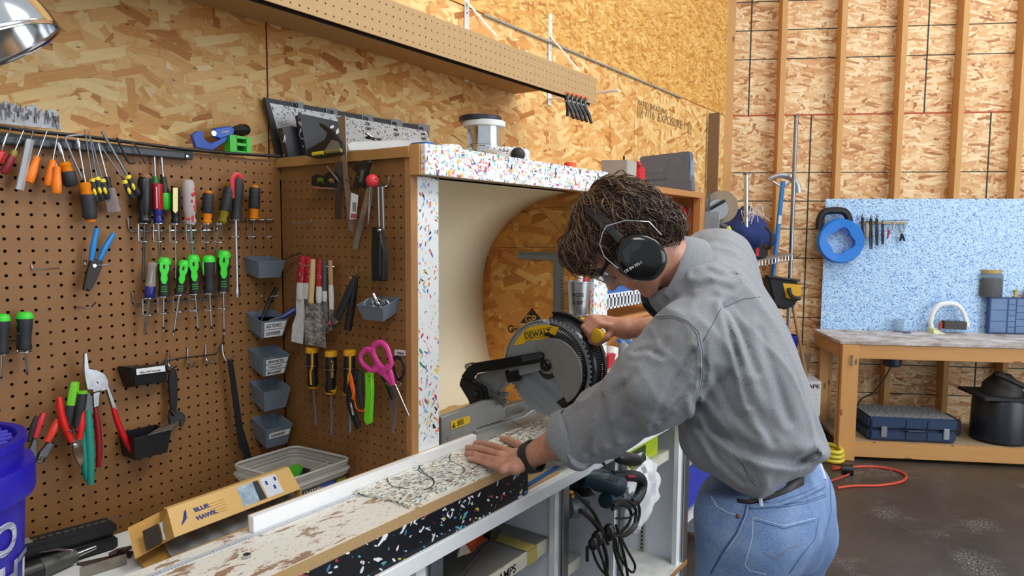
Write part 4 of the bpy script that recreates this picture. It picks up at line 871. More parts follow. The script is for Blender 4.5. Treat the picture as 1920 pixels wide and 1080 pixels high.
# ---------------------------------------------------------------- wooden shelf unit right of the hood with its contents
XC = 3.05; m_pl = wood('shelf_unit_pine', 'a8713c', 'c88f52', .6, 1, 0)
zt4 = P(1240, 368, 'y', -.30); 
q0 = P(1322, 362, 'y', -.28)
un = T('shelf_unit', (3.3, -.1, 0), 'pine shelving unit against the chipboard wall, right of the white hood', 'shelving')
xr_ = q0.x; ztu = q0.z; xl_ = 2.45; yu = -.28
MB().box((xl_, yu, ztu-.03), (xr_, YW, ztu)).build('top', m_pl, un, 0)
MB().box((xr_-.07, yu, .002), (xr_, yu+.038, ztu-.03)).build('upright', wood('shelf_upright', 'a9713c', 'c88f52', .6, 1, pi/2), un, 0)
MB().box((xr_-.03, yu+.04, .002), (xr_-.01, YW, ztu-.03)).build('side_board', m_pl, un, 0)
MB().box((xl_, yu, Z0+.001), (xl_+.04, yu+.038, ztu-.03)).build('upright', wood('shelf_upright', 'a9713c', 'c88f52', .6, 1, pi/2), un, 0)
zsh = P(1180, 580, 'y', yu).z
for z in (zsh-.03, .45): MB().box((xl_ if z > .8 else 3.27, yu+.005, z-.018), (xr_-.03, YW-.002, z)).build('shelf', m_pl, un, 0)
MB().box((xl_+.05, YW-.02, Z0+.001), (xr_, YW-.003, ztu-.03)).build('back_board', m_osb4, un, 0)
# white plastic grid front along the shelf
gA, gB = P(1140, 572, 'y', yu-.01), P(1300, 535, 'y', yu-.01)
gd = T('shelf_grid', gA, 'white perforated plastic shelf edge behind the saw handle', 'shelf edge')
zA, zB = P(1150, 578, 'y', yu-.01).z, P(1150, 552, 'y', yu-.01).z
mb = MB(); x = gA.x-.03; mb.box((x, yu-.012, zA), (3.3, yu-.006, zA+.008)).box((x, yu-.012, zB-.014), (3.3, yu-.006, zB))
while x < 3.3: mb.box((x, yu-.012, zA), (x+.012, yu-.006, zB)); x += .034
mb.build('grid', m_white, gd, 0); MB().box((gA.x-.03, yu-.004, zA), (3.3, yu, zB)).build('dark_back', m_black, gd, 0)
MB().box((gA.x-.03, yu-.006, zB), (3.3, yu+.2, zB+.004)).build('tray', m_white, gd, 0)
lv = P(1145, 549, 'y', yu); tag(MB().box((gA.x, yu, zB+.005), (3.2, yu+.02, zB+.03)).build('spirit_level', M('2f62a8', .4)), 'blue ruler-like level lying along the white grid shelf edge', 'level')
b_ = P(1151, 545, 'y', yu+.05); b_.z = zB+.005; k = mpp(b_); lm = T('tape_reel', b_, 'lime yellow measuring tape behind the face, on the grid shelf', 'tape measure')
MB().obox(b_-V((.03, .0, 0)), (.09, 0, 0), (0, .04, 0), (-.01, 0, .075)).build('case', M('c9dc2a', .4), lm, 30, bev=.012); MB().box(b_+V((0, -.004, .02)), b_+V((.03, 0, .045))).build('badge', m_dgrey, lm, 0)
tag(MB().box((b_.x+.08, yu+.04, zB+.005), (b_.x+.4, yu+.16, zB+.06)).build('dark_tray', M('2c2a28', .6)), 'low dark tray on the grid shelf behind the chin', 'tray')
# things on the cabinet top beyond the saw
b_ = V((2.55, -.40, Z0+.001)); r1 = T('orbital_sander', P(1150, 672, 'y', -.42), 'white and grey power tool with red block beside the saw guard', 'power tool')
def yb_(x, y, yy): return P(x, y, 'y', yy)
MB().tube([yb_(1140, 690, -.42), yb_(1146, 650, -.42)], [.035, .03], 14).build('body', M('dcdcda', .4), r1); MB().ball(yb_(1172, 650, -.40), (.05, .03, .05), 16).build('disc', M('9fa3a4', .4), r1)
MB().tube(smoothpts([yb_(1160, 640, -.44), yb_(1170, 634, -.44), yb_(1182, 643, -.44)], 4), .011, 8).build('blue_trim', M('2d6db8', .4), r1)
MB().obox(yb_(1140, 692, -.45), (.09, 0, 0), (0, .05, 0), (-.0, 0, .055)).build('red_block', M('b01f2c', .4), r1, 0, bev=.004)
MB().box((2.3, -.42, Z0+.001), (2.55, -.32, Z0+.05)).build('base', M('6d6f70', .5), r1, 0, bev=.004)
# red tool in the shelf unit
b_ = P(1278, 440, 'y', -.2); k = mpp(b_)
rd = T('red_case', b_, 'red and black tool case with steel catch in the top of the pine shelf unit', 'tool case')
def uy(x, y): return P(x, y, 'y', -.2)
MB().prism([uy(x, y) for x, y in ((1262, 398), (1279, 386), (1296, 396), (1297, 415), (1282, 441), (1268, 441), (1272, 415))], (0, .08, 0)).build('body', M('c8202c', .4), rd, 30, bev=.006)
MB().prism([uy(x, y) for x, y in ((1284, 441), (1298, 416), (1300, 441))], (0, .08, 0)).build('dark_end', m_black, rd, 0)
MB().tube(smoothpts([P(x, y, 'y', -.21) for x, y in ((1262, 400), (1272, 395), (1278, 405), (1273, 418), (1265, 422))], 4), .009, 8).build('steel_catch', m_steel, rd)
# circular saw guard and face shields hanging beyond the unit
oS = .9
fs = T('chop_saw_guard', B(1352, 390, .95), 'round clear face guard with a black arm beyond the pine unit', 'guard')
c = B(1353, 388, 1.0); k = mpp(c); MB().lathe(c, c+BN*.03, [(0, 2*k), (.0, 30*k), (.5, 31*k), (1, 24*k)], 32).build('clear_disc', M('b9b3a6', .12, 0, .05, trans=.6), fs)
q_ = B(1346, 400, .97); MB().obox(V((q_.x, q_.y, B(1346, 503, .62).z+.01))-BT*.03, BT*.06, BN*.04, (0, 0, q_.z-B(1346, 503, .62).z-.01)).build('stand', m_dgrey, fs, 0); c = B(1346, 393, 1.03); MB().lathe(c, c+BN*.02, [(0, 2*k), (0, 19*k), (1, 19*k)], 32).build('steel_disc', m_steel, fs)
MB().tube([B(1331, 392, 1.06), B(1359, 376, 1.06)], 3*k, 8).build('arm', m_black, fs)
MB().tube(smoothpts([B(1336, 412, 1.05), B(1348, 420, 1.05), B(1362, 428, 1.05)], 3), 6*k, 8).build('grey_grip', M('3e4144', .5), fs)
MB().tube(smoothpts([B(1364, 425, 1.06), B(1369, 436, 1.06), B(1374, 450, 1.06)], 3), 4.5*k, 8).build('lime_grip', M('cfdc2e', .4), fs)
MB().obox(B(1326, 462, 1.1), B(1329, 362, 1.1)-B(1326, 462, 1.1), BT*.008, BN*.03).build('blue_strip', M('2c4f8c', .4), fs, 0)
b_ = P(1332, 437, 'x', xr_+.012); pk = T('blister_pack', b_, 'clear packet with a blue and red card hanging on the shelf unit', 'packet')
MB().obox(b_+V((-.01, .04, 0)), (0, -.09, 0), (.008, 0, 0), (0, 0, .12)).build('packet', M('b8c2ca', .2, 0, .05, trans=.5), pk, 0); MB().obox(b_-BT*.0-BN*.004, BT*.018, BN*.003, (0, 0, .07)).build('blue_card', M('2a3fb0', .4), pk, 0); MB().obox(b_-BT*.0-BN*.004+V((0, 0, .07)), BT*.018, BN*.003, (0, 0, .02)).build('red_card', M('c8304a', .4), pk, 0)
# ================================================================ tools hanging on the two pegboards
NL, NR = V((0, -1, 0)), V((-1, 0, 0))
def nrm(bd): return NL if bd is L else NR
def rod(nm, bd, pts, rpx, m, root, off=.03, n=10, flat=1., sm=True, k=5):
    """tube through photograph points on a plane parallel to the board; radii in pixels there"""
    w_ = [bd(p[0], p[1], p[2] if len(p) > 2 else off) for p in pts]
    rr = rpx if isinstance(rpx, (list, tuple)) else [rpx]*len(pts)
    rr = [r*mpp(p) for r, p in zip(rr, w_)]
    if sm and len(pts) > 2:
        sp_ = smoothpts(w_, k); nr = []
        for i in range(len(w_)-1): nr += [rr[i]+(rr[i+1]-rr[i])*j/k for j in range(k)]
        w_, rr = sp_, nr+[rr[-1]]
    return MB().tube(w_, rr, n, flat=flat, up=nrm(bd)).build(nm, m, root)
def plate(nm, bd, pts, off, th, m, root, bev=0, sm=30):
    return MB().prism([bd(x, y, off) for x, y in pts], nrm(bd)*th).build(nm, m, root, sm, bev=bev, seg=1)
def lath(nm, bd, a, b, prof, m, root, off=.03, n=14, flat=1.):
    A, B_ = bd(a[0], a[1], off), bd(b[0], b[1], off); k = mpp(A)
    return MB().lathe(A, B_, [(t, r*k) for t, r in prof], n, flat=flat, up=nrm(bd)).build(nm, m, root)
BARREL = [(0, .55), (.03, .8), (.12, .98), (.35, 1), (.62, .93), (.78, .72), (.88, .72), (.96, .9), (1, .75)]
FLUTE = [(0, .5), (.03, .85), (.1, 1), (.7, 1), (.8, .82), (.86, .78), (.93, .98), (1, .8)]
def pr(p, w): return [(t, r*w) for t, r in p]
def driver(nm, lab, bd, top, bot, tip, w, m, sw=1.4, off=.032, prof=BARREL, ms=None, tipm=None, grp=None, cat='screwdriver', blade=None):
    t = T(nm, bd(top[0], top[1], off), lab, cat, grp)
    lath('handle', bd, top, bot, pr(prof, w), m, t, off)
    if tip:
        a = bd(bot[0], bot[1], off); b = bd(tip[0], tip[1], off); k = mpp(a)
        if blade: MB().lathe(a, b, [(0, sw*k), (.8, sw*k), (.88, sw*k*2.0), (.97, sw*k*1.6), (1, sw*k*1.5)], 8, flat=.5, up=nrm(bd)).build('shaft', ms or m_steel, t)
        else: MB().lathe(a, b, [(0, sw*k), (.95, sw*k), (1, sw*k*.4)], 8).build('shaft', ms or m_steel, t)
        if tipm: MB().lathe(a+(b-a)*.88, b+(b-a)*.01, [(0, sw*k*1.15), (.8, sw*k*1.1), (1, sw*k*.5)], 8).build('tip', tipm, t)
    return t
def band(t, bd, top, bot, f0, f1, w, m, off=.032, nm='band', n=14):
    a = (top[0]+(bot[0]-top[0])*f0, top[1]+(bot[1]-top[1])*f0); b = (top[0]+(bot[0]-top[0])*f1, top[1]+(bot[1]-top[1])*f1)
    return lath(nm, bd, a, b, [(0, w*.9), (.08, w), (.92, w), (1, w*.9)], m, t, off, n)
c_red, c_dred, c_org, c_amb = M('c11f2c', .3), M('7d1420', .4), M('f5801c', .35), M('e8861a', .15, 0, .1, 40, trans=.2)
c_grn, c_yel, c_blu, c_cream = M('3fd838', .4), M('ecd428', .4), M('1d2370', .25), M('e9de8a', .35)
c_clear = M('c9c2ba', .12, 0, .08, 60, trans=.6); c_wht = M('dcdcdc', .4); c_grip = M('26272a', .6, bump=.2); c_mag = M('6b1e24', .35)
# ---------------------------------------------------------------- cable along the ledge, magnetic bar
cbl = smoothpts([L(x, y, .012) for x, y in ((-60, 228), (60, 246), (160, 256), (260, 269), (357, 281), (440, 288), (524, 293))], 4)
tag(MB().tube(cbl, .0042, 8).build('black_cable', m_black), 'black cable lying along the top edge of the wall pegboard', 'cable')
mg = T('magnet_bar', L(180, 275, .01), 'long black magnetic tool bar along the top of the wall pegboard', 'tool bar')
pa, pb2, pc_, pd_ = (-30, 248), (357, 285), (357, 300), (-30, 272)
plate('bar', L, [(-30, 246), (357, 285), (357, 300), (-30, 268)], .008, .012, m_blackm, mg, .001)
plate('steel_face', L, [(-30, 252), (345, 287), (345, 296), (-30, 263)], .020, .001, M('3b3d40', .35, .7, .2, 30), mg, 0)
c = L(350, 293, .021); MB().lathe(c, c+NL*.003, [(0, .004), (1, .003)], 12).build('screw', m_steel, mg)
# ragged clear strip with dark marks standing on the ledge
rs = T('ragged_strip', L(60, 240, -.03), 'ragged translucent white strip with dark marks standing on the ledge at far left', 'plastic strip')
top_ = [(-20+i*3.1, 186+i*.55+random.uniform(-5, 7)) for i in range(42)]
bt_ = [(116, 243), (60, 238), (-20, 229)]
MB().prism([L(x, y, -.02) for x, y in top_+bt_], (0, .006, 0)).build('strip', M('c9cdd2', .25, 0, .25, 90, trans=.25), rs, 0)
mb = MB()
for i in range(75):
    x = random.uniform(-15, 112); y0 = 196+x*.16; y = random.uniform(y0, y0+26); c = L(x, y, -.018); h_ = random.uniform(.002, .008); w_ = random.uniform(.0004, .0012); mb.box(c-V((w_, .0008, h_)), c+V((w_, 0, h_)))
tag(mb.build('dark_marks', M('5d5a68', .5), rs, 0), kind='stuff')
# tools on the magnetic bar
OM = .034
driver('screwdriver', 'red-handled screwdriver cut by the left picture edge, hanging from the magnetic bar', L, (4, 283), (-8, 312), (14, 250), 7, c_red, off=OM)
t = T('screwdriver', L(24, 287, OM), 'dark red screwdriver with olive collar, left end of the magnetic bar', 'screwdriver')
lath('handle', L, (26, 286), (6, 326), pr([(0, .6), (.1, .8), (.3, 1), (.9, 1), (1, .6)], 7), c_dred, t, OM); lath('collar', L, (28, 282), (23, 293), [(0, 5), (.5, 6.5), (1, 6)], M('8a7a20', .3), t, OM); rod('shaft', L, [(27, 284), (44, 245)], 1.4, m_steel, t, OM)
t = T('punch', L(8, 270, OM), 'thin dark punch at the left end of the magnetic bar', 'punch'); rod('shaft', L, [(20, 240), (2, 285)], [1, 2.2], m_dsteel, t, OM)
t = T('hex_bar', L(55, 262, OM), 'thick silver faceted handle hanging tilted on the magnetic bar', 'driver handle'); rod('bar', L, [(56, 262), (36, 356)], 7.2, M('c5c8ce', .25, .5), t, OM, n=6); rod('neck', L, [(57, 263), (62, 246)], 1.8, m_dsteel, t, OM)
for (a, b, c, lb, s2) in (((70, 294), (53, 342), (88, 246), 'orange screwdriver leaning left, first of three orange ones', None), ((99, 300), (91, 349), (108, 253), 'orange screwdriver, middle of three orange ones on the magnetic bar', None), ((107, 312), (106, 363), (101, 300), 'short orange screwdriver, lowest of three orange ones', None)):
    t = T('screwdriver', L(a[0], a[1], OM), lb, 'screwdriver'); lath('handle', L, a, b, pr([(0, .5), (.05, .78), (.12, .7), (.3, .8), (.6, 1), (.93, 1), (1, .75)], 8.3), c_org, t, OM+(.012 if a[0] == 107 else 0)); rod('shaft', L, [a, c], [1.7, 1.1], m_steel, t, OM)
t = T('nut_driver', L(118, 300, OM), 'stubby amber screwdriver with black grip and shiny spoon shank on the magnetic bar', 'screwdriver')
lath('shank', L, (109, 268), (122, 306), [(0, 2), (.2, 4), (.5, 4), (.8, 1.8), (1, 1.8)], m_chrome, t, OM); lath('handle', L, (120, 304), (126, 322), [(0, 8), (.3, 11), (.6, 9), (1, 11)], c_amb, t, OM); lath('grip', L, (126, 321), (134, 350), [(0, 12), (.1, 13.5), (.8, 13), (1, 8)], c_grip, t, OM)
t = T('hex_key', L(130, 260, OM), 'long bent grey steel key on the magnetic bar beside the amber driver', 'hex key'); rod('key', L, [(155, 253), (138, 254), (123, 259), (130, 280), (153, 333)], 2.1, M('8b9196', .35, .6), t, OM)
t = T('screwdriver', L(147, 262, OM), 'long amber screwdriver with ribbed black grip, longest on the magnetic bar', 'screwdriver')
lath('shank', L, (145, 259), (149, 280), [(0, 2.5), (.4, 4.2), (1, 2)], m_chrome, t, OM); rod('shaft', L, [(148, 275), (160, 343)], 2, m_steel, t, OM); lath('handle', L, (158, 342), (163, 366), [(0, 9), (.2, 11), (.6, 9), (1, 11)], c_amb, t, OM); lath('grip', L, (163, 364), (170, 411), [(0, 11), (.08, 13), (.2, 12), (.3, 13), (.42, 12), (.52, 13), (.64, 12), (.75, 13), (1, 10)], c_grip, t, OM); lath('end_cap', L, (170, 410), (171, 416), [(0, 9), (1, 8)], c_amb, t, OM)
for i, (a, b, c, lb) in enumerate((((173, 337), (182, 380), (159, 242), 'leftmost of the three small black and yellow files on the bar'), ((182, 334), (192, 377), (167, 246), 'middle one of the three small black and yellow files on the bar'), ((192, 338), (202, 374), (172, 262), 'rightmost of the three small black and yellow files on the bar'), ((234, 340), (250, 373), (184, 266), 'dark needle file with yellow collar, lower of the two long slanted ones'), ((240, 331), (260, 366), (191, 246), 'grey flat file with yellow collar, upper of the two long slanted ones'))):
    t = T('needle_file', L(a[0], a[1], OM), lb, 'file', 'small files on the magnetic bar' if i < 3 else None)
    lath('handle', L, a, b, [(0, 4.5), (.12, 5.5), (.5, 6.5), (.9, 6), (1, 3)], c_grip, t, OM+.004*i); lath('collar', L, (a[0]-1, a[1]-2), (a[0]+1.5, a[1]+4), [(0, 4.6), (.3, 5.6), (1, 5.4)], c_yel, t, OM+.004*i); rod('blade', L, [a, c], [2 if i < 4 else 3, 1.2 if i < 4 else 2.6], m_dsteel, t, OM, flat=.5)
    p0 = (a[0]+(b[0]-a[0])*.5, a[1]+(b[1]-a[1])*.5); lath('inlay', L, (p0[0]-2, p0[1]-5), (p0[0]+2, p0[1]+8), [(0, 1), (.3, 3), (.7, 3), (1, 1)], c_yel, t, OM+.006+.004*i+.001)
t = T('screwdriver', L(200, 331, OM), 'screwdriver with black neck and frosted clear square handle on the bar', 'screwdriver')
rod('shaft', L, [(184, 269), (200, 331)], [1.6, 2.2], m_steel, t, OM); lath('neck', L, (200, 331), (205, 355), [(0, 5), (.2, 6), (.6, 4.5), (1, 6)], m_black, t, OM); lath('handle', L, (204, 353), (215, 397), [(0, 8), (.05, 11), (.9, 12), (1, 11)], M('b9a9a8', .2, 0, .2, 60, trans=.4), t, OM, n=4)
t = T('hex_key', L(220, 270, OM), 'black bent hex key hooked over the right part of the magnetic bar', 'hex key'); rod('key', L, [(219, 258), (230, 282), (240, 303), (246, 306), (253, 305)], 2.1, m_black, t, OM)
t = T('hex_key', L(246, 270, OM), 'thin black bent hex key near the right end of the magnetic bar', 'hex key'); rod('key', L, [(244, 270), (252, 269), (256, 276), (273, 307)], 1.3, m_black, t, OM)
# ---------------------------------------------------------------- wire tool racks
def rack(lab, bd, base, slots_, off=.030, rr=10, drop=34, grp=None):
    t = T('wire_rack', bd(slots_[0][0], slots_[0][1], 0), lab, 'rack')
    rod('base_wire', bd, base, 1.6, m_steel, t, .006, 6, sm=False)
    for (x, y) in slots_:
        c = bd(x, y, off); k = mpp(c); e = ellipse(c, V((1, 0, 0)), V((0, 1, 0)), rr*k, rr*k*.9, 18, pi/2+.45, 2.5*pi-.2)
        MB().tube(e, .0016, 6).build('top_ring', m_steel, t)
        c2 = bd(x, y+drop, off); k = mpp(c2); e2 = ellipse(c2, V((1, 0, 0)), V((0, 1, 0)), rr*k*.95, rr*k*.85, 18, pi/2+.45, 2.5*pi-.2)
        MB().tube(e2, .0016, 6).build('lower_ring', m_steel, t)
        MB().tube([e[3], e[3]-V((0, 0, .012)), e2[3]+V((0, 0, .004)), e2[3]], .0015, 6).build('link', m_steel, t)
        MB().tube([e[0], bd(x, y+8, .006)], .0013, 6).build('stay', m_steel, t)
    return t
rack('upper wire rack of screwdrivers in the middle of the wall pegboard', L, [(240, 408), (242, 428), (244, 433), (405, 432), (408, 428), (408, 412)], [(270, 419), (298, 419), (328, 420), (359, 420), (387, 420), (411, 420)])
rack('short wire rack at the corner holding two screwdrivers and an empty slot', L, [(430, 410), (432, 413), (512, 413), (513, 411)], [(444, 412), (474, 412), (506, 412)], drop=32)
rack('lower wire rack holding the green-topped screwdrivers', L, [(249, 547), (251, 566), (254, 571), (400, 558), (411, 555), (412, 549)], [(278, 559), (306, 556), (335, 553), (364, 551), (392, 550), (418, 547)], drop=31)
rack('wire rack at the left edge holding two green-topped screwdrivers', L, [(-20, 634), (52, 634)], [(4, 629), (46, 624)], drop=35, rr=12)
# upper rack tools
t = driver('screwdriver', 'large all-black screwdriver, leftmost in the upper rack', L, (271, 332), (271, 419), (268, 527), 12.5, m_black, 2.6, prof=FLUTE, ms=m_dsteel); lath('end_cap', L, (273, 327), (272, 334), [(0, 9), (1, 11)], M('8a5a3a', .6), t, .032)
for x, lb, x2 in ((291, 'left', 289), (306, 'right', 302)):
    t = T('screwdriver', L(x, 330, .014), 'green and black screwdriver shank standing up behind the red one, %s of the pair' % lb, 'screwdriver')
    rod('shaft', L, [(x2, 288), (x, 335)], 2.2, m_steel, t, .014); lath('handle', L, (x, 331), (x+(6 if lb == 'right' else 0), 393), [(0, 5), (.1, 5.5), (.3, 6), (.5, 9), (.9, 9), (1, 6)], M('1f7a34', .35) if lb == 'left' else M('1d2a22', .4), t, .014)
    lath('green_end', L, (x+(4 if lb == 'right' else -1), 362), (x+(6 if lb == 'right' else 0), 394), [(0, 8), (.2, 10), (.8, 9.5), (1, 5)], c_grn, t, .016)
t = driver('screwdriver', 'red and navy screwdriver, second in the upper rack', L, (294, 345), (297, 418), (300, 486), 9.5, c_blu, 3, prof=FLUTE); lath('red_sleeve', L, (294, 343), (296, 394), pr([(0, .5), (.05, 1), (.95, 1), (1, .9)], 9.9), M('a61c26', .25), t, .032); MB().obox(L(293.5, 390, .0465), V((.0022, 0, 0)), NL*.0005, L(292.5, 350, .0465)-L(293.5, 390, .0465)).build('lettering_strip', M('d9c0bc', .4), t, 0)
t = driver('screwdriver', 'black screwdriver with a cream stripe, third in the upper rack', L, (329, 350), (329, 419), (329, 525), 8.5, m_black, 1.6, prof=FLUTE); MB().prism([L(x, y, .044) for x, y in ((324, 352), (333, 352), (333, 395), (328.5, 400), (324, 395))], NL*.0012).build('stripe', c_cream, t, 0); lath('ring', L, (329, 413), (329, 419), [(0, 5), (1, 5)], c_cream, t, .034)
t = driver('screwdriver', 'clear screwdriver with red and white marbling, fourth in the upper rack', L, (352, 337), (357, 420), (361, 478), 11.5, M('cfc6c4', .15, 0, .1, 60, trans=.35), 2.6, prof=FLUTE, ms=M('7fa09a', .3, .6))
mb = MB()
for i in range(22): 
    y = random.uniform(345, 414); a_ = random.uniform(-1.1, 1.1)
    if y < 395 and a_ < -.1: continue
    c = L(352+(y-337)*.06, y, .032); k = mpp(c)*11.3; mb.ball(c+V((sin(a_)*k, -cos(a_)*k, 0)), (.0028, .0015, .005), 8)
mb.build('red_marbling', c_red, t)
for top, bot, tip, lb, olive in (((391, 358), (388, 420), (386, 472), 'amber screwdriver with ribbed black grip, fifth in the upper rack', 0), ((432, 346), (416, 419), (403, 478), 'leaning black screwdriver with olive ends, sixth in the upper rack', 1), ((478, 347), (476, 412), (471, 478), 'amber screwdriver with ribbed black grip in the short corner rack', 0)):
    am = M('8a7a22', .25, 0, .1, trans=.2) if olive else c_amb
    t = driver('screwdriver', lb, L, top, bot, tip, 8.5, am, 1.4, prof=[(0, .6), (.05, .8), (.5, .8), (.75, 1), (.85, .85), (.95, 1.05), (1, .8)], ms=m_dsteel)
    band(t, L, top, bot, .08, .68, 10.3, c_grip, nm='grip'); [band(t, L, top, bot, f, f+.03, 10.8, c_grip, nm='grip_rib') for f in (.2, .34, .48)]
t = T('screwdriver', L(445, 325, .034), 'long-bladed screwdriver with arched red and black handle in the corner rack', 'screwdriver')
lath('handle', L, (446, 330), (443, 412), [(0, 9), (.1, 12), (.5, 10.5), (.75, 8), (.9, 10), (1, 10)], c_grip, t, .032); rod('red_arch', L, [(438, 372), (436, 350), (437, 334), (445, 327), (453, 334), (456, 345)], [2, 4.5, 5, 5, 4.5, 2.5], M('c83238', .4), t, .044, flat=.5)
a, b = L(443, 412, .032), L(446, 557, .032); k = mpp(a); MB().lathe(a, b, [(0, 3*k), (.86, 3*k), (.92, 5.2*k), (.97, 4.4*k), (1, 4.2*k)], 10, flat=.6, up=NL).build('shaft', m_steel, t); 
# lower rack tools
def green(lab, top, bot, tip, w, grp='green-topped screwdrivers', off=.032, face=True):
    t = T('screwdriver', L(top[0], top[1], off), lab, 'screwdriver', grp)
    lath('handle', L, top, bot, pr([(0, .5), (.04, .85), (.15, 1), (.4, .95), (.6, .82), (.8, .8), (.95, .92), (1, .8)], w), c_grip, t, off)
    A, B_ = V((*top, 0)), V((*bot, 0)); ln = (B_-A).length; d = (B_-A)/ln; s_ = V((d.y, -d.x, 0))
    def q(u, v_): p = A+d*(u*ln)+s_*(v_*w); return (p.x, p.y)
    lath('green_cap', L, q(-.02, 0), q(.16, 0), [(0, .5*w), (.2, .85*w), (.6, 1.03*w), (1, 1.05*w)], c_grn, t, off)
    if face:
        o2 = off+w*mpp(L(*top, off))*.86
        plate('green_face', L, [q(.1, -.75), q(.1, .75), q(.3, .8), q(.42, .45), (q(.55, .55)), q(.66, .3), q(.68, 0), q(.66, -.35), q(.55, -.6), q(.42, -.5), q(.3, -.8)], o2, .0022, c_grn, t, .0005)
        c = q(.22, .05); rod('hang_hole', L, [q(.17, 0), q(.28, 0)], 2, m_black, t, o2+.0023, 8, flat=.15, sm=False)
        for f_ in (.74, .8, .86): plate('grip_line', L, [q(f_, -.5), q(f_, .5), q(f_+.02, .5), q(f_+.02, -.5)], off+w*mpp(L(*top, off))*.8, .0014, M('2e9a38', .5), t)
    else:
        for s2 in (-1, 1): rod('green_edge', L, [q(.1, s2*.8), q(.3, s2*.95), q(.5, s2*.86)], [2.5, 2.5, 1], c_grn, t, off, 8)
    rod('shaft', L, [bot, tip], 1.9, m_steel, t, off-.002, 8, sm=False); dx = ((tip[0]-bot[0])*.14, (tip[1]-bot[1])*.14); rod('black_tip', L, [(tip[0]-dx[0], tip[1]-dx[1]), tip], [2.4, 1.4], m_black, t, off-.002, 8, sm=False)
green('green-topped screwdriver, leftmost green one in the lower rack', (308, 484), (307, 556), (306, 622), 11.5)
green('short green-topped screwdriver leaning, second green one in the lower rack', (346, 489), (336, 553), (325, 629), 10)
green('green-topped screwdriver, middle one of the five in the lower rack', (362, 479), (366, 551), (372, 626), 11)
green('green-topped screwdriver with plain black face, fourth in the lower rack', (391, 480), (393, 550), (397, 622), 11.5, face=False)
green('green-topped screwdriver, rightmost and highest in the lower rack', (420, 471), (419, 547), (420, 628), 11.5)
green('green-topped screwdriver cut off by the left picture edge', (3, 590), (3, 664), (2, 713), 13.5, face=False); green('green-topped screwdriver with black face in the rack at the left edge', (46, 586), (46, 656), (51, 704), 13.5, face=False)
t = driver('screwdriver', 'clear-handled screwdriver with navy collar, leaning in the lower rack', L, (286, 491), (280, 558), (271, 628), 9, c_clear, 2.6, prof=[(0, .4), (.02, .9), (.1, .95), (.14, .75), (.6, 1), (1, .8)], ms=M('77756a', .4, .6)); band(t, L, (286, 491), (280, 558), .68, 1., 9.4, c_blu, nm='collar'); lath('core', L, (285, 508), (282, 532), [(0, 2), (1, 3.5)], m_steel, t, .032)
# ---------------------------------------------------------------- hooks
def hook(bd, pts, lab, nm='peg_hook', r=1.7, o0=.003): 
    t = T(nm, bd(pts[0][0], pts[0][1], 0), lab, 'hook'); rod('wire', bd, pts, r, m_steel, t, .01, 8, k=6); return t
hook(L, [(60, 494, .001), (61, 503, .004), (72, 505, .012), (92, 504, .03), (110, 503, .05)], 'empty straight steel hook on the left of the wall pegboard'); hook(L, [(143, 576, .002), (155, 577, .02), (170, 575, .035), (180, 566, .045)], 'empty T-shaped steel hook below the blue pliers')
hook(L, [(352, 652, .001), (352, 675, .01), (355, 685, .02), (362, 687, .03), (366, 679, .035)], 'empty J hook, left one of the pair under the lower rack'); hook(L, [(386, 646, .001), (386, 670, .01), (391, 680, .02), (397, 682, .03), (401, 675, .035)], 'empty J hook, right one of the pair under the lower rack')
hook(L, [(416, 645, .001), (418, 662, .01), (422, 673, .02), (430, 677, .03), (438, 668, .04)], 'J hook carrying the long black wrench', r=2); hook(L, [(490, 553, .001), (492, 557, .004), (505, 556, .03), (522, 555, .05)], 'small steel hook between the first two grey bins', r=1.2)
hook(L, [(315, 660, .001), (316, 667, .01), (316, 682, .012), (322, 690, .02), (332, 686, .03)], 'J hook carrying the adjustable wrench'); hook(R, [(583, 411, .001), (582, 418, .005), (572, 419, .02), (550, 418, .05)], 'empty steel hook alone on the divider pegboard', r=1.2)
hook(R, [(696, 517, .001), (697, 525, .01), (702, 529, .02), (707, 527, .03)], 'small J hook at the foot of the long black gauge', r=1.3)
tag(rod('power_wire', L, [(300, 683), (330, 673), (372, 668), (404, 663), (412, 650), (418, 638), (419, 628)], 1.5, m_black, None, .02), 'black wire strung from the label bin up to the lower rack', 'wire')
# ---------------------------------------------------------------- pliers family
def pliers(lab, head, h1, h2, m1, m2=None, w=6.5, mh=None, off=.03, hp=None, grp=None, nm='pliers'):
    t = T(nm, L(head[0][0], head[0][1], off), lab, 'pliers', grp); plate('jaws', L, head, off-.004, .010, mh or m_dsteel, t, .0012)
    ws = lambda n_: [w*.72]+[w]*(n_-2)+[w*.75]
    rod('grip', L, h1, ws(len(h1)), m1, t, off+.003); rod('grip', L, h2, ws(len(h2)), m2 or m1, t, off-.003)
    if hp: c = L(hp[0], hp[1], off+.006); k = mpp(c); MB().lathe(c, c+NL*.004, [(0, 4*k), (1, 3.4*k)], 14).build('pivot', m_steel, t)
    return t
c_pb = M('1c7fc8', .4)
pliers('blue-handled wire stripper hung upside down on a hook', [(167, 487), (176, 485), (190, 490), (188, 500), (180, 520), (170, 540), (163, 547), (160, 541), (158, 545), (153, 543), (160, 510)], [(171, 489), (175, 462), (182, 428)], [(185, 490), (197, 465), (213, 438)], c_pb, w=5.6, mh=M('2b2624', .4, .5), hp=(176, 498), nm='wire_stripper')
hook(L, [(160, 490, .001), (161, 498, .005), (180, 498, .035), (203, 496, .05)], 'straight hook through the blue wire stripper', r=1.4)
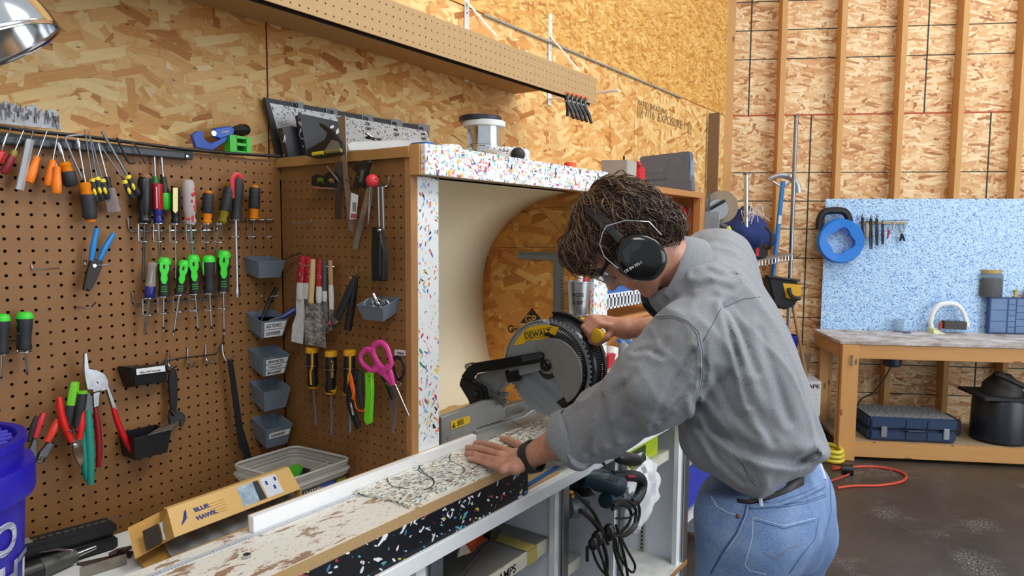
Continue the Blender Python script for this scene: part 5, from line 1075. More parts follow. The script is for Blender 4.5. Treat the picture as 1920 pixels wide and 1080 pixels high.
t = pliers('large chrome slip-joint pliers with red grips, biggest of the pliers cluster', [(155, 662), (160, 660), (164, 690), (178, 692), (193, 700), (200, 712), (200, 722), (217, 766), (208, 768), (196, 730), (184, 734), (182, 760), (172, 764), (170, 730), (160, 730), (154, 700)], [(212, 764), (222, 795), (238, 830), (257, 858)], [(178, 764), (183, 800), (186, 840), (184, 876)], M('c8141e', .3), M('8c1620', .35), 5.6, m_steel, .040, (186, 716)); 
pliers('long teal-gripped pliers hanging beside the red-gripped ones', [(152, 742), (160, 730), (170, 742), (172, 775), (156, 775)], [(165, 768), (166, 800), (169, 850), (170, 908)], [(159, 775), (158, 820), (160, 870), (165, 900)], M('1f8a78', .45), w=7.8, off=.052)
t = T('wire_cutter', L(140, 715, .05), 'lime and black folding tool with a flat lime end, upper left of the pliers cluster', 'cutter'); rod('lime_end', L, [(141, 716), (138, 735), (134, 760)], [7, 9, 9], M('6fc81e', .45), t, .05, flat=.6); rod('grip', L, [(134, 760), (130, 780), (129, 797)], [9.5, 9, 5], c_grip, t, .05, flat=.6); rod('blade', L, [(130, 795), (138, 812)], [3, 1.5], m_dsteel, t, .05)
t = T('wire_cutter', L(154, 735, .055), 'black tool with a small lime cap, beside the lime-ended one in the cluster', 'cutter'); rod('grip', L, [(154, 738), (150, 765), (143, 800)], [8.5, 9.5, 6], c_grip, t, .056); rod('lime_cap', L, [(154, 733), (154, 739)], 8.5, M('6fc81e', .45), t, .056, flat=.7); rod('blade', L, [(143, 800), (148, 822)], [4, 2], m_dsteel, t, .056)
t = pliers('red-handled diagonal cutters with polished jaws hanging nose down', [(131, 825), (140, 822), (150, 824), (153, 838), (154, 858), (151, 872), (146, 874), (137, 858), (132, 842)], [(111, 745), (113, 768), (120, 795), (134, 828)], [(148, 828), (152, 800), (154, 760)], M('e0241c', .3), w=6.4, mh=m_chrome, off=.062, hp=(142, 836), nm='diagonal_cutters')
pliers('orange-red pliers with grey inlays, second from the left in the cluster', [(90, 826), (98, 832), (88, 850), (74, 868), (64, 866), (72, 846)], [(108, 786), (100, 806), (88, 828)], [(96, 826), (84, 846), (72, 864)], M('e0402c', .35), c_grip, 7.6, m_dsteel, .05)
pliers('red and black pliers partly behind the purple bucket', [(60, 820), (66, 824), (66, 852), (56, 860), (52, 840)], [(83, 774), (76, 790), (66, 820)], [(70, 780), (62, 800), (56, 826)], M('d0303a', .35), c_grip, 5.6, m_dsteel, .045)
hook(L, [(165, 742, .02), (177, 736, .06), (190, 732, .085)], 'straight hook carrying the big chrome pliers'); hook(L, [(64, 864, .03), (76, 861, .06), (88, 859, .07)], 'straight hook under the orange-red pliers'); hook(L, [(114, 808, .03), (128, 808, .075), (140, 806, .07), (156, 801, .03)], 'wire loop around the red diagonal cutters', r=1.2)
# ---------------------------------------------------------------- wrenches
t = T('adjustable_wrench', L(322, 693, .025), 'black adjustable wrench hanging jaws down beside the label bin', 'wrench')
plate('handle', L, [(317, 694), (322, 690), (328, 692), (331, 705), (331, 750), (329, 770), (318, 770), (316, 750), (314, 705)], .022, .006, m_black, t, .0015)
plate('jaw', L, [(318, 768), (330, 768), (343, 776), (345, 786), (340, 797), (335, 800), (334, 788), (328, 786), (324, 790), (323, 798), (315, 794), (313, 780)], .020, .010, M('4a4c50', .35, .7), t, .0015)
lath('worm', L, (321, 768), (328, 778), [(0, 4), (1, 4)], m_dsteel, t, .034)
t = T('ring_wrench', L(427, 680, .03), 'long black ring wrench hanging from a hook beside the grey bins', 'wrench')
plate('shaft', L, [(424, 672), (434, 676), (438, 700), (453, 800), (462, 830), (468, 850), (470, 866), (464, 873), (458, 868), (455, 850), (447, 838), (443, 815), (430, 710)], .03, .008, M('2b2d31', .35, .5), t, .002)
plate('ring_hole', L, [(460, 853), (466, 852), (467, 864), (462, 867)], .0381, .0005, M('0b0b0c', .8), t)
# ---------------------------------------------------------------- bins
def binbox(lab, o, u, n_, w, d, h, m, tp=.80, labels=(), th=.002, nm='bin', grp=None, shear=0):
    o, u, n_ = V(o), V(u), V(n_); Z = V((0, 0, 1)); t = T(nm, o, lab, 'bin', grp); i = (1-tp)/2*w
    SH = Z*(-shear); topo = [o, o+u*w, o+u*w+n_*d+SH, o+n_*d+SH]; bot = [o+u*i-Z*h, o+u*(w-i)-Z*h, o+u*(w-i)+n_*(d*tp)-Z*h+SH, o+u*i+n_*(d*tp)-Z*h+SH]
    topi = [o+u*th+n_*th, o+u*(w-th)+n_*th, o+u*(w-th)+n_*(d-th)+SH, o+u*th+n_*(d-th)+SH]
    boti = [b+Z*th+(o+u*w/2+n_*d/2-b-Z*0).normalized()*th for b in bot]
    mb = MB(); vs = topo+bot+topi+boti; fs = [(4, 5, 6, 7), (12, 15, 14, 13)]
    for a in range(4): b = (a+1) % 4; fs += [(a, b, 4+b, 4+a), (8+a, 12+a, 12+b, 8+b), (a, 8+a, 8+b, b)]
    mb.add(vs, fs); mb.build('tray', m, t, 0)
    MB().tube(topo+[topo[0]], .0014, 6).build('rim', m, t)
    for (f0, f1, s_) in labels:            # paper labels on the side that faces along n_
        P0, P1 = topo[3].lerp(bot[3], f1), topo[2].lerp(bot[2], f1); Q0, Q1 = topo[3].lerp(bot[3], f0), topo[2].lerp(bot[2], f0)
        nn = (P1-P0).cross(Q0-P0).normalized(); nn = nn if nn.dot(n_) > 0 else -nn
        a, b, c, d_ = P0.lerp(P1, .12), P0.lerp(P1, .96), Q0.lerp(Q1, .96), Q0.lerp(Q1, .12)
        MB().prism([a, b, c, d_], nn*.0006).build('paper_label', M('e4e6e6', .5), t, 0)
        hh_ = (d_-a).length; text(s_, a+(d_-a)*.25+(b-a)*.06+nn*.0007, b-a, d_-a, hh_*.5, m_ink, t, sx=.86*(b-a).length/(hh_*.5*.95*max(4, len(s_))))
    return t, topo, bot
m_bin = M('6a7682', .5, 0, .04); m_binb = M('17181b', .45)
def lbin(lab, a, b, c, hpx, **k):
    p0, p1 = L(*a), L(*b); p1.z = p0.z; q_ = P(c[0], c[1], 'x', p1.x); d = abs(q_.y); k['shear'] = max(0, p1.z-q_.z); kk = mpp(p0-V((0, d, 0)))
    return binbox(lab, p0, V((1, 0, 0)), NL, p1.x-p0.x, d, hpx*kk, m_bin, **k)
lbin('top grey bin at the corner, holding a slanting steel blade', (457, 482), (507, 481), (535, 490), 31)
lbin('second grey bin from the top, labelled ELECTRONICS SCREWDRIVER', (462, 586), (512, 583), (540, 598), 33, labels=((.08, .5, 'ELECTRONICS'), (.55, .97, 'SCREWDRIVER')))
lbin('middle grey bin with three white paper labels', (465, 654), (515, 650), (543, 665), 36, labels=((.1, .36, 'THREADED INSERT TOOL'), (.42, .66, 'THREAD KIT'), (.72, .98, 'DRIVER SOCKET ADAPTORS')))
lbin('fourth grey bin from the top, empty and without label', (468, 716), (518, 713), (545, 727), 38)
lbin('lowest grey bin at the corner, with one narrow label', (471, 784), (520, 780), (548, 795), 38, labels=((.22, .5, 'SCREWDRIVER BITS'),))
t = T('scraper_blade', L(520, 485, .05), 'slanting steel blade sticking out of the top grey bin', 'blade'); MB().tube([L(520, 492, .03), P(562, 474, 'y', -.10)], [.003, .007], 6, flat=.3).build('blade', m_dsteel, t)
t = T('blue_driver', L(525, 595, .05), 'blue and grey driver poking right out of the second grey bin', 'screwdriver'); MB().tube([P(505, 602, 'y', -.04), P(530, 594, 'y', -.06)], .005, 8).build('shaft', M('4a5560', .4), t); MB().tube([P(528, 595, 'y', -.06), P(554, 580, 'y', -.075)], [.006, .009], 8).build('handle', M('2b3e86', .4), t)
t = T('black_pen', L(510, 560, .06), 'black pen leaning up out of the second grey bin', 'pen'); MB().tube([L(488, 604, .04), L(508, 558, .03), L(518, 541, .02)], [.004, .006, .0065], 8).build('barrel', m_black, t)
mb = MB()
for i in range(8): mb.box(L(482+i*4, 600, .035)-V((.006, .006, .004)), L(484+i*4, 598, .035)+V((.006, .006, .006)))
tag(tag(mb.build('blue_bits', M('2d3890', .4)), 'small blue driver parts inside the second grey bin', 'bits'), kind='stuff')
# black bin with label and black bin with metal card
p0 = L(246, 688, .045); o_ = L(218, 686, .0)
bb = T('black_label_bin', o_, 'black bin with a long white label hung left of the adjustable wrench', 'bin')
MB().hexa([L(252, 724, .05), L(313, 716, .05), L(316, 684, .06), L(246, 690, .06), L(232, 728, .0), L(305, 716, .0), L(305, 682, .0), L(217, 687, .0)]).build('tray', m_binb, bb, 30, bev=.003)
plate('paper_label', L, [(256, 703), (310, 696), (309, 685), (255, 692)], .0605, .0006, M('e4e6e6', .5), bb); text('DRILL STOP COLLARS', L(262, 700, .062), L(308, 694.5, .062)-L(262, 700, .062), V((0, 0, 1)), .0038, m_ink, bb, sx=.9)
hook(L, [(300, 683, .06), (310, 673, .04), (319, 665, .01)], 'steel hook slanting over the black label bin', r=2)
q0_, q1_, q2_ = L(222, 812, 0), L(290, 800, 0), P(320, 812, 'y', -.085)
t, tp_, bo_ = binbox('black open bin with a steel card on its rim, below the big pliers', V((q0_.x, 0, q0_.z)), (1, 0, 0), NL, L(292, 800).x-q0_.x, .075, .055, m_binb, .85)
ca = T('steel_card', tp_[2], 'thin bottle-opener card of steel lying on the black bin rim', 'card'); MB().hexa([tp_[3]+V((.03, -.004, .002)), tp_[2]+V((.0, -.006, .003)), tp_[2]+V((.028, .012, .012)), tp_[3]+V((.07, .022, .006))]+[p+V((0, 0, .0015)) for p in (tp_[3]+V((.03, -.004, .002)), tp_[2]+V((.0, -.006, .003)), tp_[2]+V((.028, .012, .012)), tp_[3]+V((.07, .022, .006)))]).build('card', M('8d8a80', .3, .8), ca, 0)
# ---------------------------------------------------------------- divider board tools
t = T('framing_level_square', R(620, 260, .03), 'big combination square with black level head across the divider top', 'square')
plate('blade', R, [(634, 220), (648, 216), (652, 330), (664, 400), (663, 434), (655, 433), (646, 345)], .03, .002, M('9d9285', .35, .7, .1), t)
plate('head', R, [(583, 293), (584, 281), (600, 272), (617, 262), (621, 250), (606, 236), (607, 232), (628, 246), (645, 270), (647, 290), (600, 298)], .026, .014, m_black, t, .001)
plate('head_window', R, [(622, 262), (634, 265), (640, 283), (606, 286)], .0403, .0005, M('7d7468', .5), t)
for a, b, m_ in (((587, 289), (606, 286), c_yel), ((612, 285), (640, 282), M('a8a060', .2, trans=.4))): MB().tube([R(*a, .042), R(*b, .042)], .005, 10).build('level_vial', m_, t)
t = T('combination_square', R(600, 340, .03), 'small combination square with two level vials on the divider hooks', 'square')
plate('rule', R, [(629, 303), (640, 303), (640, 411), (629, 410)], .034, .0018, m_dsteel, t); plate('head', R, [(590, 346), (591, 331), (600, 327), (612, 331), (622, 322), (634, 333), (634, 352), (592, 349)], .028, .012, m_black, t, .001)
MB().tube([R(598, 338, .041), R(606, 338, .041)], .006, 10).build('green_vial', M('6a8a20', .2, trans=.3), t); MB().tube([R(619, 338, .041), R(625, 339, .041)], .005, 10).build('amber_vial', M('b8862a', .2, trans=.3), t); rod('clamp_leg', R, [(614, 312), (634, 338)], 2.6, m_steel, t, .042, sm=False)
plate('foot', R, [(588, 350), (634, 353), (634, 356), (588, 353)], .026, .016, m_steel, t)
t = T('multi_hook', R(640, 350, .0), 'row of steel hooks on the divider carrying squares, caliper and punch', 'hook'); rod('back_wire', R, [(605, 350), (733, 345)], 1.3, m_steel, t, .006, sm=False)
for x, y in ((600, 352), (612, 352), (625, 350), (640, 347), (652, 344), (667, 343), (676, 341), (696, 341), (709, 343)): rod('prong', R, [(x+14, y+4, .004), (x+6, y, .02), (x-3, y-6, .045), (x-5, y-10, .05)], 1.1, m_steel, t, .03, 6)
rod('long_prong', R, [(731, 332, .002), (728, 343, .01), (723, 350, .02), (706, 352, .03)], 1.6, m_steel, t, .02, 8)
t = T('barcode_tag', R(660, 380, .04), 'white price tag with barcode hanging between the squares and the caliper', 'tag'); plate('tag', R, [(659, 361), (672, 366), (668, 411), (656, 411)], .040, .001, M('e6e2e2', .5), t)
mb = MB()
for i in range(9): y = 379+i*2; mb.prism([R(661, y, .0415), R(668, y+1, .0415), R(668, y+1.9, .0415), R(661, y+.9, .0415)], NR*.0004)
tag(mb.build('barcode', m_ink, t, 0), kind='stuff'); plate('pink_print', R, [(658, 400), (669, 401), (668, 410), (657, 409)], .0411, .0004, M('a85a68', .5), t)
t = T('caliper', R(680, 330, .04), 'digital caliper with black head and long silver beam on the divider', 'caliper')
plate('beam', R, [(691, 345), (700, 345), (672, 467), (662, 466)], .036, .003, m_steel, t); plate('head', R, [(673, 306), (690, 300), (700, 303), (697, 312), (690, 340), (686, 352), (668, 352), (674, 325), (666, 318)], .038, .012, m_black, t, .002); plate('screen', R, [(677, 318), (684, 318), (679, 342), (673, 341)], .0503, .0006, M('4e5a50', .3), t)
t = T('centre_punch', R(697, 338, .045), 'silver punch with a round red knob hanging on the divider', 'punch')
c = R(698, 339, .045); MB().ball(c, 12.5*mpp(c), 18).build('knob', M('d8343c', .35), t); lath('barrel', R, (696, 350), (693, 388), [(0, 6), (.05, 5), (.9, 4.8), (1, 3)], m_steel, t, .045); rod('point', R, [(693, 386), (690, 422)], [3.4, 1], m_steel, t, .045, sm=False)
t = T('angle_gauge', R(715, 450, .04), 'angle gauge with two bright steel arms above a long black body, right of the caliper', 'angle gauge')
for x in (710, 718): rod('steel_arm', R, [(x, 350), (x+2, 432)], 2.4, m_steel, t, .036, 6, sm=False)
plate('stock', R, [(706, 428), (712, 424), (720, 430), (728, 470), (728, 527), (706, 526), (704, 470)], .036, .016, m_black, t, .002); c = R(712, 432, .053); MB().lathe(c, c+NR*.006, [(0, .005), (1, .004)], 12).build('thumb_nut', m_steel, t); rod('stock_groove', R, [(713, 450), (713, 516)], .8, m_dsteel, t, .0525, 6, sm=False)
# scrapers bundle
def scraper(lab, top, mid, m1, m2, w, blade, off, split=.6, nm='putty_knife', bm=None):
    t = T(nm, R(top[0], top[1], off), lab, 'scraper')
    a = (top[0]+(mid[0]-top[0])*split, top[1]+(mid[1]-top[1])*split)
    rod('handle', R, [top, ((top[0]+a[0])/2, (top[1]+a[1])/2), a], [w*.85, w, w*.9], m1, t, off, 10, flat=.7); rod('coated_end', R, [a, ((mid[0]+a[0])/2, (mid[1]+a[1])/2), mid], [w*.95, w*1.05, w*.9], m2, t, off, 10, flat=.7)
    if blade: plate('blade', R, blade, off-.001, .0016, bm or m_bl2, t)
    return t
nb = NT('scuffed_steel'); nb.out(nb.mix(nb.ramp(nb.noise(nb.coord('UV', 0, (30, 60, 1)), 1, 5, .7), [(.45, 0.), (.6, 1.)]), lin('77736d'), lin('c9c7c4')), .45, .4); m_bl2 = nb.m
np_ = NT('paint_spattered_red'); np_.out(np_.mix(np_.ramp(np_.noise(np_.coord('Object'), 170, 4, .7), [(.6, 0.), (.64, 1.)]), lin('b41622'), lin('dcd3d0')), .4); m_spr = np_.m; m_coat = M('d9d6d4', .7, 0, .15, 80, bump=.4)
scraper('wide putty knife with a red spattered handle, leftmost of the scrapers', (568, 480), (562, 560), m_spr, m_coat, 9, [(556, 558), (570, 558), (572, 600), (568, 645), (547, 640), (549, 610), (556, 590)], .035, .62, bm=m_coat)
scraper('red spattered scraper right behind the first red one', (579, 481), (574, 560), m_spr, m_coat, 6.5, [(568, 556), (580, 556), (584, 625), (566, 625)], .028, .62)
scraper('wide steel scraper with natural wood handle, frontmost of the scrapers', (587, 486), (583, 568), M('d8b87c', .5), M('d0ae70', .5), 6.8, [(577, 568), (600, 570), (609, 610), (611, 652), (573, 645), (571, 600)], .05, .95)
scraper('red scraper handle right of the wooden one', (599, 486), (598, 568), m_spr, m_coat, 6.8, [(594, 566), (604, 566), (607, 622), (594, 622)], .038, .62)
scraper('dark grey scraper handle with white coat, second from the right of the scrapers', (609, 487), (609, 565), M('4c4f55', .5), m_coat, 5.5, [(604, 563), (614, 563), (616, 625), (604, 625)], .032, .75)
scraper('slim tan scraper handle, rightmost of the scrapers', (619, 488), (622, 580), M('b58f6a', .5), m_coat, 5.8, [(617, 575), (626, 575), (624, 605), (618, 605)], .03, .5)
hook(R, [(630, 499, .001), (626, 500, .02), (600, 499, .04), (565, 499, .055)], 'long hook carrying the bunch of scrapers', r=1.4)
# black utility knives
t = T('utility_knife', R(658, 520, .04), 'grey-nosed black utility knife leaning left on the divider', 'knife'); rod('body', R, [(666, 520), (655, 545), (640, 580), (624, 612)], [5, 8.5, 9, 6], c_grip, t, .042, flat=.6); rod('steel_nose', R, [(632, 597), (618, 619)], [7.5, 3], M('9a9c9e', .3, .8), t, .043, flat=.6, sm=False); rod('red_dot', R, [(617, 604), (619, 609)], 2.4, c_red, t, .046, sm=False)
t = T('utility_knife', R(668, 520, .035), 'plain black tube-like knife hanging behind the grey-nosed one', 'knife'); rod('body', R, [(668, 520), (662, 560), (652, 618)], [4, 6.5, 7.5], m_black, t, .033)
hook(R, [(668, 500, .001), (669, 515, .012), (664, 522, .03), (655, 520, .04)], 'steel hook with cable tie holding two black knives', r=1.8)
# grey bin on the divider
p1, p0 = R(750, 559), R(702, 558); wd_ = p0.y-p1.y; pz = p1.z; q_ = P(717, 577, 'y', p1.y); dd = XR-q_.x; sh_ = pz-q_.z
bR, tpr, _ = binbox('grey bin on the divider full of shiny metal parts', V((XR, p1.y+wd_, pz)), (0, -1, 0), NR, wd_, max(.04, dd), .036, m_bin, .78, shear=max(0, sh_))
mb = MB(); cc = (tpr[0]+tpr[2])/2-V((0, 0, .006))
for i in range(7):
    c = cc+V((random.uniform(-.015, .015), random.uniform(-.03, .03), random.uniform(0, .01))); e = ellipse(c, V((random.uniform(-1, 1), random.uniform(-1, 1), .4)).normalized(), V((0, .3, 1)).normalized(), .012, .011, 14); mb.tube(e+[e[0]], .0015, 6)
tag(tag(mb.build('metal_rings', m_steel), 'jumble of shiny rings and clips inside the divider bin', 'rings'), kind='stuff')
t = T('steel_pin', cc, 'bright steel pin standing tilted in the divider bin', 'pin'); MB().tube([cc, R(700, 551, .03)], .004, 8).build('pin', m_chrome, t)
# chisels
def chisel(lab, top, bot, tip, w, style, off=.035):
    t = T('chisel', R(top[0], top[1], off), lab, 'chisel'); cy = M('e0a012', .4)
    lath('grip', R, top, bot, pr([(0, .8), (.1, .95), (.45, .92), (.62, .78), (.85, .95), (1, .65)], w), m_black, t, off); lath('yellow_cap', R, (top[0]-.2, top[1]-1), (top[0], top[1]+9), [(0, w*.85), (.2, w*1.02), (1, w)], cy, t, off)
    ln = bot[1]-top[1]
    if style == 'line': rod('yellow_inlay', R, [(top[0], top[1]+6), (top[0], top[1]+ln*.45), (top[0]-3, top[1]+ln*.6), (top[0]-2, top[1]+ln*.9)], [3.2, 3, 2.6, 3], cy, t, off+w*mpp(R(*top, off))*.78, 8, flat=.4)
    else:
        a = R(top[0]+4, top[1]+ln*.62, off+w*mpp(R(*top, off))*.97); b = R(top[0]+4, top[1]+ln*.22, off+w*mpp(R(*top, off))*.97)
        text('DEWALT', a, b-a, (0, 1, 0), .0085, cy, t, bold=.03, sx=.9*(b-a).length/(.0085*5.2))
        lath('yellow_edge', R, (top[0], top[1]+ln*.62), (top[0], top[1]+ln*.985), pr([(0, .5), (.3, .80), (.7, .97), (1, .6)], w*1.0), cy, t, off-.0015)
    lath('yellow_collar', R, (bot[0], bot[1]-5), bot, [(0, w*.95), (1, w*.6)], cy, t, off)
    a = R(bot[0], bot[1], off); b = R(tip[0], tip[1], off); k = mpp(a)
    MB().lathe(a, b, [(0, 4*k), (.12, 3*k), (.3, 2.6*k), (.42, 4.2*k), (.96, 4.2*k), (1, 3.5*k)], 10, flat=.4, up=NR).build('blade', M('9da0a3', .25, .8), t)
    if style == 'line' or 1:
        e = ellipse(R(top[0], top[1]+(32 if style != 'x' else 32), off), V((0, 1, 0)), V((1, 0, 0)), .020, .018, 20, -2.9, 2.9); hk = T('chisel_hook', R(top[0], top[1]+32, 0), 'wire loop hook holding the '+lab.split(',')[0], 'hook'); MB().tube(e, .0012, 6).build('loop', m_steel, hk)
chisel('black and yellow chisel below the scrapers, left one', (585, 652), (587, 729), (592, 797), 11.5, 'line'); chisel('black and yellow chisel with lettering, middle one', (621, 659), (620, 740), (621, 815), 11.5, 'text'); chisel('black and yellow chisel behind the orange knife, right one', (656, 657), (653, 742), (656, 812), 11.5, 'line')
# orange tool, lime cutter, scissors
t = T('folding_knife', R(668, 690, .055), 'black and orange folding knife with white lettering beside the chisels', 'knife')
rod('body', R, [(668, 692), (662, 712), (654, 745), (662, 775), (672, 803)], [6, 9, 7, 9, 8], m_black, t, .055, flat=.5); rod('orange_panel', R, [(657, 700), (660, 722), (663, 738), (660, 748)], [3, 6, 4, 2], M('ef6a1c', .4), t, .062, flat=.4); rod('second_grip', R, [(674, 696), (674, 730), (679, 765)], [7, 8.5, 5], c_grip, t, .05, flat=.6); rod('orange_trim', R, [(664, 745), (668, 765), (677, 771), (684, 769)], 1.4, M('ef6a1c', .4), t, .064, flat=.5)
a = R(657, 757, .066); text('FISKARS', R(656, 756, .0665), R(661, 779, .0665)-R(656, 756, .0665), (0, -1, 0), .006, M('e8e8e8', .5), t, bold=.02)
t = T('box_cutter', R(694, 700, .04), 'lime green box cutter hanging beside the pink scissors', 'box cutter'); plate('body', R, [(689, 698), (696, 696), (702, 700), (703, 735), (700, 792), (692, 796), (687, 785), (690, 740)], .042, .010, M('6fd828', .4), t, .002); rod('nose', R, [(691, 790), (693, 797)], [4, 2.5], m_black, t, .046, sm=False)
for y in (706, 714): c = R(692, y, .0525); MB().ball(c, (.001, .0016, .0016), 8).build('rivet', m_ink, t)
def loopw(bd, px, r, off, nm, m, t): 
    p = [bd(x, y, off) for x, y in px]; p = smoothpts(p+[p[0]], 5); return MB().tube(p, r, 10, flat=.7, up=nrm(bd)).build(nm, m, t)
m_pk = M('e0409a', .4)
t = T('scissors', R(720, 700, .06), 'large pink-handled scissors hanging on the divider', 'scissors')
loopw(R, [(700, 648), (712, 642), (724, 650), (731, 668), (733, 684), (722, 692), (710, 682), (701, 664)], .0068, .064, 'handle_loop', m_pk, t); loopw(R, [(677, 664), (688, 654), (697, 660), (704, 674), (707, 690), (696, 694), (682, 684), (676, 674)], .0062, .06, 'handle_loop', m_pk, t)
rod('handle_root', R, [(725, 684), (732, 700), (738, 722)], [4, 6, 5], m_pk, t, .06, flat=.6); rod('handle_root', R, [(700, 688), (718, 700), (736, 720)], [4, 6, 5], m_pk, t, .057, flat=.6)
plate('blade', R, [(734, 722), (742, 720), (768, 780), (766, 782), (752, 764)], .058, .002, m_steel, t)
t = T('scissors', R(745, 690, .04), 'black-handled scissors hanging behind the pink ones', 'scissors')
loopw(R, [(734, 676), (744, 670), (754, 676), (758, 692), (755, 706), (748, 712), (742, 700), (738, 686)], .0045, .042, 'handle_loop', m_black, t); rod('handle', R, [(716, 704), (726, 718), (736, 748)], [5, 7, 6], m_black, t, .042, flat=.6)
plate('blade', R, [(732, 746), (743, 746), (742, 790), (739, 812), (736, 808)], .043, .002, M('8d9094', .3, .8), t); loopw(R, [(722, 718), (737, 725), (752, 720), (745, 716)], .0012, .055, 'hook_ring', m_steel, t)
t = T('scissors_label', R(750, 661, .001), 'small white SCISSORS label stuck on the divider board', 'label'); plate('paper', R, [(740, 666), (762, 667), (762, 657), (740, 655)], .0005, .0007, M('e6e6e6', .5), t); text('SCISSORS', R(744.5, 663, .0014), (0, -1, 0), (0, 0, 1), .0048, m_ink, t, sx=.8)
# ================================================================ things on the ledge and on top of the hood
UZ = V((0, 0, 1))
def yq(y): return lambda a: P(a[0], a[1], 'y', y)
def slab(nm, px, y, th, m, root, bev=0, sm=30): return MB().prism([P(a, b, 'y', y) for a, b in px], (0, th, 0)).build(nm, m, root, sm, bev=bev, seg=1)
yk = .035; tcu = T('tube_cutter', P(410, 280, 'y', yk), 'blue pipe cutter with black knob lying on the pegboard ledge', 'pipe cutter'); m_kb = M('1f4fb4', .35)
slab('frame', [(361, 253), (370, 246), (378, 245), (383, 250), (382, 257), (388, 265), (396, 269), (415, 260), (404, 258), (403, 240), (433, 236), (440, 242), (438, 252), (425, 264), (400, 281), (388, 280), (368, 276)], yk-.008, .014, m_kb, tcu, .001)
slab('slide', [(403, 241), (434, 236), (438, 252), (413, 260), (404, 256)], yk-.012, .02, M('2c60c8', .35), tcu, .002)
MB().lathe(P(437, 245, 'y', yk), P(466, 243, 'y', yk), [(0, .010), (.15, .012), (.5, .0165), (.85, .0155), (1, .010)], 8).build('knob', m_black, tcu)
c = P(400, 250, 'y', yk-.012); MB().lathe(c, c-V((0, .003, 0)), [(0, .008), (1, .007)], 18).build('roller', m_steel, tcu)
text('KOBALT', P(416, 250, 'y', yk-.0125), P(434, 247, 'y', yk-.0125)-P(416, 250, 'y', yk-.0125), UZ, .0045, M('e8e8e8', .5), tcu, bold=.02)
mgz = T('magnetizer', P(450, 285, 'y', .02), 'small bright green slotted block on the pegboard ledge', 'magnetizer'); a, b = P(431, 284, 'y', .02), P(470, 258, 'y', .02); w_ = b.x-a.x
mb = MB(); h_ = b.z-a.z
for (x0, x1, z0, z1) in ((0, .32, 0, 1), (.78, 1, 0, 1), (.3, .8, .85, 1), (.3, .8, .42, .58), (.3, .8, 0, .1)): mb.box((a.x+w_*x0, .018, a.z+h_*z0), (a.x+w_*x1, .045, a.z+h_*z1))
mb.build('block', M('3fc832', .35), mgz, 0); MB().box((a.x+w_*.3, .04, a.z+.001), (a.x+w_*.8, .044, b.z-.001)).build('dark_slot', M('1c5a18', .6), mgz, 0)
# sanding boards with grit numbers
yb2 = .062; sd2 = T('grit_board', P(650, 270, 'y', yb2), 'long white speckled board with dark edge and grit numbers leaning on the chipboard', 'board')
slab('back_edge', [(497, 183), (802, 238), (806, 262), (800, 300), (524, 300)], yb2+.002, .012, M('34383f', .5, 0, .12, 30), sd2)
slab('face', [(506, 193), (800, 246), (806, 262), (800, 300), (538, 300)], yb2-.001, .003, m_fleckw, sd2)
for s, x, y, hh_ in (('80', 549, 201, .013), ('120', 613, 213, .012), ('220', 680, 225, .011), ('400', 735, 234, .010), ('600', 786, 243, .010)):
    slab('tape_tab', [(x-2, y-12), (x+20, y-8), (x+20, y+3), (x-2, y)], yb2-.0005, .001, M('8d9095', .5), sd2); text(s, P(x, y-.5, 'y', yb2-.0016), (1, 0, 0), UZ, hh_, m_ink, sd2, bold=.01)
for s, x, y in (('80', 559, 216), ('220', 685, 234), ('GRIT', 685, 243), ('400', 738, 245), ('GRIT', 738, 254), ('600', 790, 253), ('GRIT', 790, 262)): text(s, P(x, y, 'y', yb2-.002), (1, 0, 0), UZ, .009, m_ink, sd2, bold=.005)
m_blk = flecks('dark_speckled_block', '2a2c32', ['d8d8da', 'a8acb0', 'e8e8e8'], .07, .5, .4, 3)
for px_, y, lb, bv in (([(529, 240), (546, 236), (563, 240), (566, 294), (541, 294)], -.0, 'small dark speckled block standing at the corner before the grit board', 0), ([(562, 216), (570, 214), (634, 228), (640, 292), (576, 296)], -.03, 'large dark speckled slab standing behind the combination square', 0)):
    tag(MB().prism([P(a, b, 'y', y) for a, b in px_], (0, .022, 0)).build('sanding_block', m_blk, None, 0), lb, 'block')
t = T('clear_tray', P(700, 275, 'y', -.2), 'low frosted plastic tray on the hood top before the grit board', 'tray'); slab('tray', [(652, 270), (660, 266), (790, 262), (800, 268), (800, 276), (655, 282)], -.2, .1, M('d8dcdc', .3, 0, .03, trans=.35), t)
t = T('paint_scraper', P(700, 262, 'y', -.12), 'dark and silver scraper blade lying on the frosted tray', 'scraper'); MB().tube([P(686, 250, 'y', -.15), P(702, 262, 'y', -.15)], [.006, .009], 6, flat=.4).build('blade', m_steel, t); MB().tube([P(690, 258, 'y', -.16), P(713, 262, 'y', -.14)], [.01, .006], 6, flat=.5).build('handle', m_black, t)
def bowl(nm, lab, px, y, rpx, hpx, m, cat, z0=1.7055):
    c = P(px[0], px[1], 'y', y); c.z = z0; k = mpp(c); t = T(nm, c, lab, cat); MB().lathe(c, c+UZ*(hpx*k), [(0, rpx*k*.9), (.1, rpx*k), (.8, rpx*k), (1, rpx*k*.88)], 36).build('disc', m, t); return t
bowl('white_disc', 'white speckled plastic disc at the left end of the hood top', (840, 268), -.42, 27, 22, m_fleckw, 'disc'); bowl('white_disc', 'white speckled disc under and right of the wire spool', (948, 285), -.46, 46, 26, m_fleckw, 'disc'); 
t = T('blue_card', P(806, 266, 'y', -.5), 'small blue card lying at the left end of the hood top', 'card'); MB().box(P(799, 270, 'y', -.53), P(799, 270, 'y', -.53)+V((.03, .05, .006))).build('card', M('2f62b0', .5), t, 0)
c = P(908, 262, 'y', -.38); c.z = 1.7055; k = mpp(c); sp_ = T('wire_spool', c, 'silver tin spool with white and black discs standing on the hood', 'spool')
